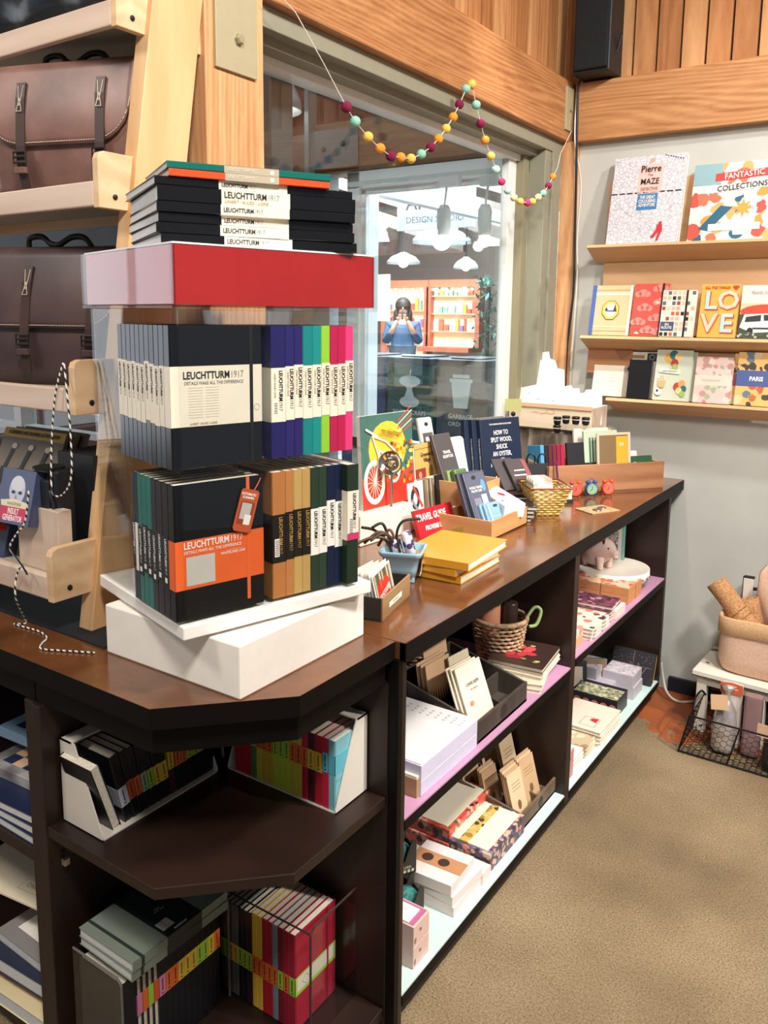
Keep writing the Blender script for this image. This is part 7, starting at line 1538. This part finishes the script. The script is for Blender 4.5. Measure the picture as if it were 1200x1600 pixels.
def maze_pattern(nt, b):
    v = coords(nt); outs = []
    vo = nt.nodes.new('ShaderNodeTexVoronoi'); vo.feature = 'DISTANCE_TO_EDGE'; vo.inputs['Scale'].default_value = 210; nt.links.new(v, vo.inputs['Vector'])
    vb = nt.nodes.new('ShaderNodeTexVoronoi'); vb.feature = 'DISTANCE_TO_EDGE'; vb.inputs['Scale'].default_value = 74; nt.links.new(v, vb.inputs['Vector'])
    m = nt.nodes.new('ShaderNodeMath'); m.operation = 'MINIMUM'; nt.links.new(vo.outputs['Distance'], m.inputs[0]); nt.links.new(vb.outputs['Distance'], m.inputs[1])
    r = ramp(nt, [(.0, '#a9a5b0'), (.05, '#d0ccd4'), (.10, '#efecf0')], m.outputs[0]); nt.links.new(r.outputs[0], b.inputs['Base Color'])
MAZ = nmat('maze_drawing', maze_pattern)
def pierre(A, t, w, h):
    A.rect(0, 0, w, h, MAZ)
    for k in range(9): A.poly([(w*(k/9), h*.57), (w*((k+.75)/9), h*.572), (w*((k+.75)/9), h*.588), (w*(k/9), h*.586)], '#1a1a1c', False)
    for k in range(8): A.rect(w*(.70+.034*k), h*(.985-.008*k), w*(.72+.034*k), h*(.998-.008*k), '#1a1a1c', False)
    A.rect(w*.36, h*.57, w*.70, h*.90, '#f0c4bc').oval(w*.53, h*.945, w*.035, h*.03, '#e8a89c').rect(w*.38, h*.38, w*.66, h*.565, '#3f80b4')
    A.oval(w*.74, h*.22, w*.025, h*.018, '#c8323a', 10).poly([(w*.69, h*.12), (w*.78, h*.12), (w*.77, h*.205), (w*.70, h*.205)], '#c8323a').poly([(w*.62, h*.06), (w*.66, h*.05), (w*.74, h*.13), (w*.69, h*.14)], '#c8323a').poly([(w*.70, h*.02), (w*.73, h*.02), (w*.77, h*.12), (w*.73, h*.12)], '#c8323a')
    text('Pierre', .034, mat('#1c1c1e', .6), t, (w*.53, -.003, h*.845), (1, 0, 0), (0, 0, 1), .012, .85); text('The', .013, mat('#6a3a3a', .6), t, (w*.53, -.003, h*.775), (1, 0, 0), (0, 0, 1), 0, .9)
    text('MAZE', .030, mat('#1c1c1e', .6), t, (w*.53, -.003, h*.70), (1, 0, 0), (0, 0, 1), .008, .85); text('DETECTIVE', .016, mat('#8a5a54', .6), t, (w*.53, -.003, h*.615), (1, 0, 0), (0, 0, 1), 0, .75)
    text('THE GREAT\nCOLOURING\nADVENTURE', .0165, WHITEI, t, (w*.52, -.003, h*.475), (1, 0, 0), (0, 0, 1), .02, .62, space=.85)
cover('picture_book', 'large white maze book with a pink Pierre title panel on the top ledge', -1.062, -.808, 1.668, .315, .022, '#ece9ee', pierre)
FC = floral('city_colour_print', '#ede6da', ['#2f6a80', '#d8785c', '#ede6da', '#e8b070', '#c85a4c', '#e6ddd0', '#d89a50', '#ede6da'], 24, .4, .6)
def fant(A, t, w, h):
    A.rect(0, 0, w, h, FC).poly([(w*.1, h*.15), (w*.2, h*.12), (w*.42, h*.42), (w*.3, h*.45)], '#2a6480').rect(w*.0, h*.72, w*.28, h, '#8fb4bc')
    A.poly([(w*.45, h*.06), (w*.62, h*.06), (w*.66, h*.40), (w*.5, h*.42), (w*.42, h*.28)], '#efe9de')
    pts = []
    for k in range(16): a = k*math.pi/8; q = .034 if k % 2 == 0 else .016; pts.append((w*.52+q*math.cos(a), h*.40+q*math.sin(a)))
    A.poly(pts, '#d8a04c').poly([(w*.22, h*.765), (w*.76, h*.80), (w*.76, h*.90), (w*.22, h*.865)], '#d84a44').poly([(w*.13, h*.61), (w*.84, h*.66), (w*.84, h*.75), (w*.13, h*.70)], '#f6f4ee').rect(w*.2, h*.12, w*.7, h*.21, '#efe6da')
    text('FANTASTIC', .028, WHITEI, t, (w*.50, -.0045, h*.828), (1, 0, .07), (0, 0, 1), .008, .86); text('COLLECTIONS', .0265, mat('#18181a', .6), t, (w*.49, -.0045, h*.678), (1, 0, .07), (0, 0, 1), .008, .90)
cover('picture_book', 'city colouring book with FANTASTIC COLLECTIONS title bars on the top ledge', -.778, -.45, 1.668, .265, .022, '#ede6da', fant, y=3.004)
Z2 = 1.342
def camp(A, t, w, h):
    A.rect(0, 0, w, h, '#e0bc90').rect(0, 0, w*.10, h, '#4a62a8').rect(w*.10, h*.80, w, h*.85, '#f0e0c4').rect(w*.10, h*.16, w, h*.18, '#f0e0c4').rect(w*.10, h*.90, w, h*.91, '#d89a70').rect(w*.10, h*.08, w, h*.09, '#d89a70').rect(w*.94, 0, w, h, '#f4ead6')
    o = [(w*.50+.034*math.cos(rad(22.5+45*k)), h*.50+.038*math.sin(rad(22.5+45*k))) for k in range(8)]
    A.poly(o, '#3c3424').poly([(w*.50+.032*math.cos(rad(22.5+45*k)), h*.50+.036*math.sin(rad(22.5+45*k))) for k in range(8)], '#e6c25a').oval(w*.50, h*.50, .021, .024, '#f0ede4').rect(w*.50-.019, h*.47, w*.50+.019, h*.50, '#4a6a8c').poly([(w*.56, h*.47), (w*.66, h*.47), (w*.61, h*.62)], '#2a4a34').poly([(w*.36, h*.5), (w*.44, h*.5), (w*.40, h*.57)], '#2a4a34')
cover('notebook', 'cream notebook with blue spine and octagonal camp badge on the middle ledge', -1.112, -.962, Z2, .185, .016, '#e0bc90', camp, cat='notebook')
def clouds(A, t, w, h):
    A.rect(0, 0, w, h, '#dc5248')
    for cx, cy in [(.25, .82), (.75, .92), (.35, .55), (.8, .66), (.2, .28), (.7, .35), (.85, .1), (.5, .12)]:
        for dx, dy, r in ((0, 0, .016), (-.016, -.004, .012), (.016, -.004, .012)): A.oval(w*cx+dx, h*cy+dy, r, r*.9, '#ea8c80', 14, False)
        A.k += 1
    A.poly([(w*.1, h*.05), (w*.2, h*.08), (w*.28, h*.04), (w*.18, h*.03)], '#f2d8b0').poly([(w*.62, h*.63), (w*.72, h*.67), (w*.8, h*.62), (w*.7, h*.61)], '#f2d8b0').rect(w*.80, 0, w*.86, h, '#191719')
cover('notebook', 'red notebook with pink clouds and black elastic on the middle ledge', -.956, -.832, Z2, .19, .016, '#dc5248', clouds, cat='notebook')
def stampsA(A, t, w, h):
    A.rect(0, 0, w, h, '#ece0d0'); rnd = random.Random(6)
    for a in range(7):
        for b2 in range(9):
            if rnd.random() < .92: A.rect(w*(a/7)+.002, h*(b2/9)+.002, w*((a+.82)/7), h*((b2+.82)/9), ['#d8603c', '#1e2024', '#e8a890', '#c9bba6', '#5a6a70', '#a84438', '#e6c8a8', '#f0e6d8'][rnd.randrange(8)], False)
    A.k += 1; A.rect(w*.02, h*.12, w*.42, h*.32, '#45566c').rect(w*.70, 0, w*.76, h, '#191719')
    text('EN\nROUTE', .013, WHITEI, t, (w*.22, -.0035, h*.22), (1, 0, 0), (0, 0, 1), .015, .85, space=.85)
cover('notebook', 'stamp-patterned notebook marked EN ROUTE with black elastic on the middle ledge', -.850, -.735, Z2, .165, .014, '#ece0d0', stampsA, cat='notebook', y=2.99)
def love(A, t, w, h):
    A.rect(0, 0, w, h, '#eab04c'); dk = mat('#c8502c', .6); bl = mat('#b9d4d4', .6); pk = mat('#f0c9b4', .6)
    for s, x, z in (('L', .27, .68), ('O', .73, .68), ('V', .27, .25), ('E', .73, .25)):
        text(s, .088, dk, t, (w*x+.003, -.0020, h*z-.003), (1, 0, 0), (0, 0, 1), .035, 1.0); text(s, .088, pk if s in 'VO' else bl, t, (w*x, -.0030, h*z), (1, 0, 0), (0, 0, 1), .022, 1.0)
    text('ALL THE THINGS', .0135, dk, t, (w*.42, -.0020, h*.93), (1, 0, 0), (0, 0, 1), .03, .8); A.oval(w*.86, h*.945, .007, .006, '#c8502c', 12, False).oval(w*.93, h*.945, .007, .006, '#c8502c', 12, False).poly([(w*.80, h*.94), (w*.99, h*.94), (w*.895, h*.87)], '#c8502c')
cover('notebook', 'yellow notebook with big LOVE lettering on the middle ledge', -.722, -.598, Z2, .185, .014, '#eab04c', love, cat='notebook')
def van(A, t, w, h):
    A.rect(0, 0, w, h, '#ded8d0').rect(0, h*.45, w, h*.66, '#e8c8a0').oval(w*.6, h*.50, w*.6, h*.14, '#d8482c').rect(0, 0, w, h*.45, '#3a4a3c').poly([(w*.02, h*.20), (w*.10, h*.45), (w*.9, h*.48), (w, h*.30), (w, h*.14), (w*.3, h*.10)], '#e0dedb').poly([(w*.14, h*.40), (w*.45, h*.44), (w*.45, h*.32), (w*.12, h*.30)], '#2c3034').poly([(w*.5, h*.44), (w*.88, h*.45), (w*.95, h*.34), (w*.52, h*.33)], '#2c3034').rect(w*.3, h*.17, w*.98, h*.20, '#26282c').oval(w*.25, h*.13, .010, .012, '#1e1e20')
    rnd = random.Random(8)
    for k in range(20): A.oval(w*rnd.random(), h*.07*rnd.random()+.003, .005, .005, ['#b9bca8', '#4a5a44'][k % 2], 8, False)
    text('TRAVEL JOURNAL', .014, mat('#a9a49c', .6), t, (w*.5, -.004, h*.86), (1, 0, 0), (0, 0, 1), .01, .8)
cover('notebook', 'travel journal with a white van under an orange sun on the middle ledge', -.590, -.44, Z2, .18, .014, '#ded8d0', van, cat='notebook')
Z3 = 1.116
t = thing('tan_envelope', 'tan kraft envelope behind the cream card at the left of the lowest ledge', 'envelope', (-1.13, 3.05, 1.20), rot=Euler((rad(-8), 0, 0))); MB().box((0, 0, 0), (.17, .004, .125)).build('envelope', mat('#b07a54', .6), t); Art((0, -.0003, 0), (1, 0, 0), (0, 0, 1)).poly([(.17, .125), (.07, .125), (.13, .05), (.17, .08)], '#9a6644').build(t, 'flap')
cover('card_folder', 'cream folder with faint lettering at the left of the lowest ledge', -1.10, -.95, Z3, .125, .010, '#efe6d2', lambda A, t, w, h: [A.rect(w*.35, h*(.45+.09*k), w*.6, h*(.46+.09*k), '#c4b8a0', False) for k in range(3)], cat='folder', y=3.03)
cover('sticker_pack', 'cream sticker pack with dark buttons behind the black notebook', -.985, -.86, Z3, .17, .01, '#e9dfd0', lambda A, t, w, h: A.rect(.02, h*.86, .07, h*.93, '#a98a5c').oval(.02, h*.62, .008, .008, '#3a2a28').rect(.08, h*.80, .115, h*.98, '#2c3038').ring(.098, h*.89, .010, .010, .002, '#9aa0a8'), cat='package', y=3.03)
cover('notebook', 'plain black hardcover notebook tilted on the lowest ledge', -.955, -.872, Z3, .142, .012, '#14171c', None, cat='notebook', y=2.995, tilt=-10)
def owl(A, t, w, h):
    A.rect(0, 0, w, h, '#c9d0bc')
    for x, z, c, r in ((.36, .84, '#e0b050', .017), (.48, .90, '#2f6a74', .015), (.62, .86, '#e6cf8c', .014), (.52, .74, '#b8402c', .013), (.54, .66, '#9cb86a', .011), (.66, .28, '#b8402c', .013), (.78, .34, '#e0a060', .012), (.84, .24, '#2f6a74', .011), (.72, .20, '#e6d08c', .011), (.82, .14, '#9cb86a', .010)): A.oval(w*x, h*z, r, r*1.15, c, 16)
    A.line([(w*.4, h*.79), (w*.42, h*.60)], .0008, '#8a8a74').line([(w*.5, h*.70), (w*.44, h*.60)], .0008, '#8a8a74').poly([(w*.12, h*.55), (w*.7, h*.52), (w*.72, h*.60), (w*.12, h*.63)], '#e9e6d8').oval(w*.22, h*.36, .014, .022, '#cfae78', 16).oval(w*.16, h*.42, .005, .006, '#f2eee0', 10).oval(w*.27, h*.42, .005, .006, '#f2eee0', 10).oval(w*.16, h*.42, .002, .0025, '#201c18', 8).oval(w*.27, h*.42, .002, .0025, '#201c18', 8).oval(w*.16, h*.16, .012, .013, '#e8e6dc', 16).oval(w*.13, h*.18, .004, .005, '#2a2a2a', 8)
    text('HAPPY BIRTHDAY', .0085, mat('#7c7c6a', .6), t, (w*.42, -.006, h*.575), (1, 0, 0), (0, 0, 1), 0, .8)
cover('birthday_book', 'pale green card book with an owl and balloons on the lowest ledge', -.862, -.737, Z3, .182, .014, '#c9d0bc', owl, y=3.0)
cover('birthday_book', 'second pale green book just behind the owl and balloons one', -.855, -.725, Z3, .176, .012, '#b9c2a8', None, y=3.02)
PN = floral('pink_shop_print', '#e6c8c0', ['#e6c8c0', '#d88a88', '#a8b894', '#e8d8c8', '#c89a94', '#e6c8c0'], 48)
cover('patterned_notebook', 'pink patterned notebook with a cream middle band on the lowest ledge', -.722, -.60, Z3, .162, .014, PN, lambda A, t, w, h: (A.rect(0, 0, w, h, PN).rect(0, h*.38, w, h*.60, '#f0d8c8').rect(w*.2, h*.47, w*.7, h*.51, '#d8b8a8')), cat='notebook', y=3.0)
cover('patterned_notebook', 'brown notebook behind the pink patterned one on the lowest ledge', -.735, -.60, Z3, .175, .010, '#a8744c', None, cat='notebook', y=3.025)
PB2 = floral('city_icon_print', '#e8bc70', ['#e8bc70', '#4a4038', '#e8bc70', '#c8603c', '#e8d0a0', '#6a7a8c', '#e8bc70'], 40)
def paris(A, t, w, h):
    A.rect(0, 0, w, h, PB2).rect(0, h*.36, w, h*.66, '#4a5c94').line([(w*.35, h*.14), (w*.55, h*.14), (w*.55, h*.19), (w*.35, h*.19), (w*.35, h*.14)], .002, '#b8b04c')
    text('PARIS', .0205, WHITEI, t, (w*.5, -.002, h*.50), (1, 0, 0), (0, 0, 1), .03, .85)
cover('patterned_notebook', 'orange icon-print notebook with blue PARIS band on the lowest ledge', -.586, -.46, Z3, .182, .014, PB2, paris, cat='notebook', y=3.0)
cover('patterned_notebook', 'orange icon-print notebook half hidden left of the PARIS one', -.602, -.47, Z3, .176, .012, PB2, lambda A, t, w, h: A.rect(0, 0, w, h, PB2).rect(0, h*.36, w, h*.60, '#a8506a'), cat='notebook', y=3.02)

# ================================================================== white table, canvas bag, wire basket
TBZ = .222
WT = noisy('chipped_white_paint', [(.36, '#3a322a'), (.38, '#d8d0c0'), (.7, '#e9e2d4')], 16, .6, 8)
WTT = noisy('chipped_white_paint_top', [(.34, '#5a4c3e'), (.355, '#ddd6c8'), (.7, '#ebe5d8')], 12, .5, 8)
tb = thing('white_table', 'low chipped white painted table against the back wall', 'table', (-.615, 2.81, 0), rad(-3))
MB().box((0, 0, TBZ-.018), (.62, .26, TBZ)).build('tabletop', WTT, tb, bevel=.002)
MB().box((-.001, -.0012, TBZ-.0185), (.621, .0, TBZ-.0155)).build('worn_edge', mat('#2c2620', .7), tb); MB().box((.02, .014, TBZ-.05), (.6, .026, TBZ-.018)).build('apron', WT, tb, bevel=.001)
MB().box((.02, .23, TBZ-.05), (.6, .242, TBZ-.018)).build('apron', WT, tb, bevel=.001)
for x, y in ((.014, .012), (.014, .21), (.20, .012), (.575, .012), (.575, .21)): MB().box((x, y, 0), (x+.032, y+.032, TBZ-.018)).build('leg', WT, tb, bevel=.0015)
MB().box((.04, .10, .05), (.58, .11, TBZ-.05)).build('back_panel', mat('#5a5248', .8), tb)
# canvas bag
CV = noisy('blush_canvas', [(.3, '#d8b096'), (.7, '#e6c4ac')], 160, .85, 3, bump=.1); CVT = noisy('tan_canvas', [(.3, '#c49a70'), (.7, '#d8b084')], 160, .85, 3, bump=.1)
bg = thing('canvas_tote', 'blush canvas bag with a tan turned-down rim on the white table', 'bag', (-.415, 2.925, TBZ+.0005), rad(-2))
mb = MB(); N = 40
def sq(hx_, hy_, z, e=5, ph=0):
    P = []
    for k in range(N):
        a = 2*math.pi*k/N; c, s = math.cos(a), math.sin(a); q = (abs(c)**e+abs(s)**e)**(-1/e); P.append((hx_*q*c, hy_*q*s, z+.002*math.sin(3*a+ph)*(z > .02)))
    return P
RN = [sq(.105, .07, 0), sq(.122, .083, .01), sq(.136, .088, .05), sq(.134, .09, .12), sq(.136, .09, .19), sq(.131, .086, .19), sq(.128, .084, .02)]
mb.v = [p for r in RN for p in r]; mb.f = [(i*N+k, i*N+(k+1) % N, (i+1)*N+(k+1) % N, (i+1)*N+k) for i in range(len(RN)-1) for k in range(N)]+[tuple(range(N))[::-1], tuple(range((len(RN)-1)*N, len(RN)*N))]; mb.m = [0]*len(mb.f)
mb.build('bag_body', CV, bg, True)
mb = MB(); RN = [sq(.139, .093, .137), sq(.142, .096, .140), sq(.141, .095, .192), sq(.137, .091, .197), sq(.131, .086, .192)]
mb.v = [p for r in RN for p in r]; mb.f = [(i*N+k, i*N+(k+1) % N, (i+1)*N+(k+1) % N, (i+1)*N+k) for i in range(len(RN)-1) for k in range(N)]; mb.m = [0]*len(mb.f)
mb.build('turned_rim', CVT, bg, True)
mb = MB(); nx, nz = 14, 12
mb.v = [(-.055+.19*i/nx+.018*(j/nz)*1, .06-.03*(j/nz)+.012*math.sin(i*.9+j*.5), .10+.26*(j/nz)*(1-.16*(abs(i/nx-.55)*2)**3)) for j in range(nz+1) for i in range(nx+1)]
mb.f = [(j*(nx+1)+i, j*(nx+1)+i+1, (j+1)*(nx+1)+i+1, (j+1)*(nx+1)+i) for j in range(nz) for i in range(nx)]; mb.m = [0]*len(mb.f)
tt = thing('canvas_sheet', 'upright blush canvas bag standing inside the tote behind the burlap rolls', 'bag', (-.415, 2.945, TBZ+.03)); mb.build('cloth', CV, tt, True, solid=.012)
BUR = noisy('burlap', [(.3, '#9a6c44'), (.5, '#b98a5c'), (.7, '#cfa274')], 190, .95, 2, bump=.8)
def roll(label, p0, p1, r):
    t = thing('burlap_roll', label, 'fabric roll', p0); d = Vector(p1)-Vector(p0); L = d.length; q = d.to_track_quat('Z', 'Y').to_matrix().to_4x4(); b = MB(); b.T = q
    n = 36; prof = [(.3, 0), (1, 0), (1.03, .05), (1.0, .35), (1.03, .5), (1.0, .8), (1.04, 1), (.75, 1), (.7, .93), (.45, .93), (.4, 1), (.1, .98)]
    b.lathe([(r*a, L*z) for a, z in prof], n); b.build('cloth_roll', BUR, t, True)
    b = MB(); b.T = q
    for z in (.42, .52): b.tube([(r*1.04*math.cos(a*.2618), r*1.04*math.sin(a*.2618), L*(z+.02*math.sin(a*.26))) for a in range(24)], .0018, 5, closed=True)
    b.build('tie_string', mat('#8a6038', .8), t)
    return t
roll('burlap roll leaning out to the left of the canvas tote', (-.41, 2.90, TBZ+.10), (-.585, 2.93, TBZ+.285), .034)
roll('shorter burlap roll between the leaning one and the upright one', (-.42, 2.93, TBZ+.05), (-.475, 2.94, TBZ+.245), .028)
roll('upright burlap roll at the right in the canvas tote', (-.345, 2.91, TBZ+.02), (-.345, 2.915, TBZ+.258), .045)
t = thing('white_bracket_ornament', 'white carved wooden bracket with black outline standing behind the tote', 'ornament', (-.50, 3.045, TBZ+.0005), 0); MB().box((-.016, 0, 0), (.016, .02, .285)).build('post', mat('#e9e4da', .5), t, bevel=.001); MB().box((-.019, .004, 0), (-.016, .016, .285)).box((-.016, .0, .282), (.018, .02, .287)).build('black_edge', mat('#1c1a18', .6), t); MB().box((.016, .004, .20), (.032, .016, .215)).box((.016, .004, .24), (.028, .016, .25)).build('arm', mat('#2a2824', .5), t)
# wire basket on the floor
wb = thing('wire_basket', 'black wire basket with hexagonal mesh of wrapped gifts on the floor', 'basket', (-.603, 2.64, .0))
BW = mat('#17171a', .4, .6); Lx, Dy, Hh = .60, .215, .14
X0, X1, Y0, Y1 = .0, Lx, .0, Dy; ex = .045
bot = [(X0, Y0, .006), (X1, Y0, .006), (X1, Y1, .006), (X0, Y1, .006)]; top_ = [(X0+.03, Y0-.01, Hh), (X1+.03, Y0-.01, Hh), (X1+.03, Y1+.005, Hh), (X0+.03, Y1+.005, Hh)]
MB().tube(bot, .003, 6, closed=True).build('bottom_wire', BW, wb); MB().tube(top_, .0035, 6, closed=True).build('top_wire', BW, wb)
for k in range(4): MB().tube([bot[k], top_[k]], .003, 6).build('corner_wire', BW, wb)
for x in (.15, .30, .45): MB().tube([(x, Y0, .006), (x+.03, Y0-.01, Hh)], .0025, 6).build('upright_wire', BW, wb)
def hexface(o, u, v, nu, nv, s):
    b = MB(); o, u, v = Vector(o), Vector(u), Vector(v); segs = set()
    for i in range(nu):
        for j in range(nv):
            cx, cy = i*1.5*s, (j+(.5 if i % 2 else 0))*math.sqrt(3)*s
            P = [(round(cx+s*math.cos(k*math.pi/3), 4), round(cy+s*math.sin(k*math.pi/3), 4)) for k in range(6)]
            for k in range(6):
                a, c = P[k], P[(k+1) % 6]; segs.add((min(a, c), max(a, c)))
    return b, segs
def hexpanel(P00, P10, P01, s, nm):
    o, eu, ev = Vector(P00), Vector(P10)-Vector(P00), Vector(P01)-Vector(P00); Lu, Lv = eu.length, ev.length; uu, vv = eu/Lu, ev/Lv
    b, segs = hexface(o, uu, vv, int(Lu/(1.5*s))+2, int(Lv/(1.732*s))+2, s)
    for a, c in segs:
        if all(0 <= q[0] <= Lu and 0 <= q[1] <= Lv for q in (a, c)): b.tube([o+uu*a[0]+vv*a[1], o+uu*c[0]+vv*c[1]], .0008, 4)
    tag(b.build(nm, BW, wb), kind='stuff')
hexpanel(bot[0], bot[1], top_[0], .0115, 'front_mesh'); hexpanel(bot[0], bot[3], top_[0], .0115, 'side_mesh'); hexpanel(bot[0], bot[1], bot[3], .0115, 'floor_mesh'); hexpanel(bot[3], bot[2], top_[3], .0115, 'rear_mesh')
MB().tube(smooth([(.035, .03, Hh), (.025, .06, Hh+.022), (.025, .15, Hh+.022), (.035, .18, Hh)]), .0035, 6).build('side_handle', BW, wb, True)
FOIL = noisy('silver_foil', [(.3, '#b9b0ac'), (.7, '#efe9e6')], 24, .18, 4, bump=1.0, metal=.7)
def pouch(label, loc, w, d, h, m, tilt=0, rz=0, neck=True, name='gift_pouch'):
    t = thing(name, label, 'gift', (0, 0, 0)); t.matrix_world = Matrix.Translation(loc) @ Matrix.Rotation(rz, 4, 'Z') @ Matrix.Rotation(tilt, 4, 'X')
    b = MB(); n = 20; prof = [(.85, .0), (1, .06), (1.02, .35), (.85, .62), (.4, .78), (.16, .84), (.35, .92), (.6, 1.0)] if neck else [(.95, 0), (1, .03), (1, .97), (.96, 1)]
    for a, z in prof:
        for k in range(n):
            q = 2*math.pi*k/n; e = 4 if not neck else 2.4; c, s = math.cos(q), math.sin(q); f = (abs(c)**e+abs(s)**e)**(-1/e)*(1+.05*math.sin(5*q+z*9)*(neck)); b.v.append((w/2*a*f*c, d/2*a*f*s, h*z))
    b.f = [(i*n+k, i*n+(k+1) % n, (i+1)*n+(k+1) % n, (i+1)*n+k) for i in range(len(prof)-1) for k in range(n)]+[tuple(range(n))[::-1], tuple(range((len(prof)-1)*n, len(prof)*n))]; b.m = [0]*len(b.f)
    b.build('pouch_body', m, t, neck); return t
t = pouch('silver foil-wrapped gift with a blank tan tag in the wire basket', (-.485, 2.715, .01), .075, .05, .215, FOIL, rad(-8)); MB().ext([(-.024, -.03), (.03, -.02), (.02, .028), (-.03, .018)], (-.015, -.035, .165), (1, 0, 0), (0, 0, 1), (0, .001, 0)).build('paper_tag', mat('#d8b48c', .7), t)
t = pouch('clear bag of white goods under an orange header card in the wire basket', (-.475, 2.765, .01), .065, .03, .215, mat('#cfc6c2', .3, coat=.5), 0, 0, False); MB().ext([(-.035, 0), (-.03, -.004), (.03, -.004), (.035, 0), (.033, .03), (.0, .034), (-.035, .03)], (0, -.018, .19), (1, 0, 0), (0, 0, 1), (0, .002, 0)).build('header_card', mat('#c8603c', .5), t); Art((0, -.0185, .205), (1, 0, 0), (0, 0, 1)).rect(-.02, -.003, .02, .0, '#f0d8c8').rect(-.014, .006, .014, .009, '#f0d8c8').build(t, 'header_print')
pouch('tall dusty mauve wrapped box in the wire basket', (-.405, 2.745, .01), .055, .035, .20, mat('#8c6f70', .35, coat=.4), 0, 0, False)
t = pouch('dark cellophane gift bag with a tan tie in the wire basket', (-.285, 2.725, .01), .12, .07, .20, noisy('brown_cellophane', [(.3, '#1c1512'), (.6, '#6a5040')], 16, .2, 4, bump=.8), rad(4)); MB().ext([(-.03, -.02), (.03, -.02), (.03, .022), (-.028, .026)], (-.065, -.045, .125), (1, 0, 0), (0, 0, 1), (0, .001, 0)).build('paper_tag', mat('#e0bc98', .7), t)
MB().tube(smooth([(-.03, -.03, .15), (-.01, -.02, .17), (.0, 0, .165)]), .002, 5).build('tie', mat('#b07850', .6), t)
for i in range(2): pouch(['small dark wrapped pot at the floor of the wire basket, nearer', 'small dark wrapped pot at the floor of the wire basket, farther'][i], (-.335+.07*i, 2.69, .01), .05, .04, .07, mat('#1c1816', .25, coat=.4), 0, 0, False)
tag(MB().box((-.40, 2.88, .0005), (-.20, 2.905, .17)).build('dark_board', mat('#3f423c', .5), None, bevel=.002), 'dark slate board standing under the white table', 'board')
# ================================================================== closing
bpy.context.view_layer.update()
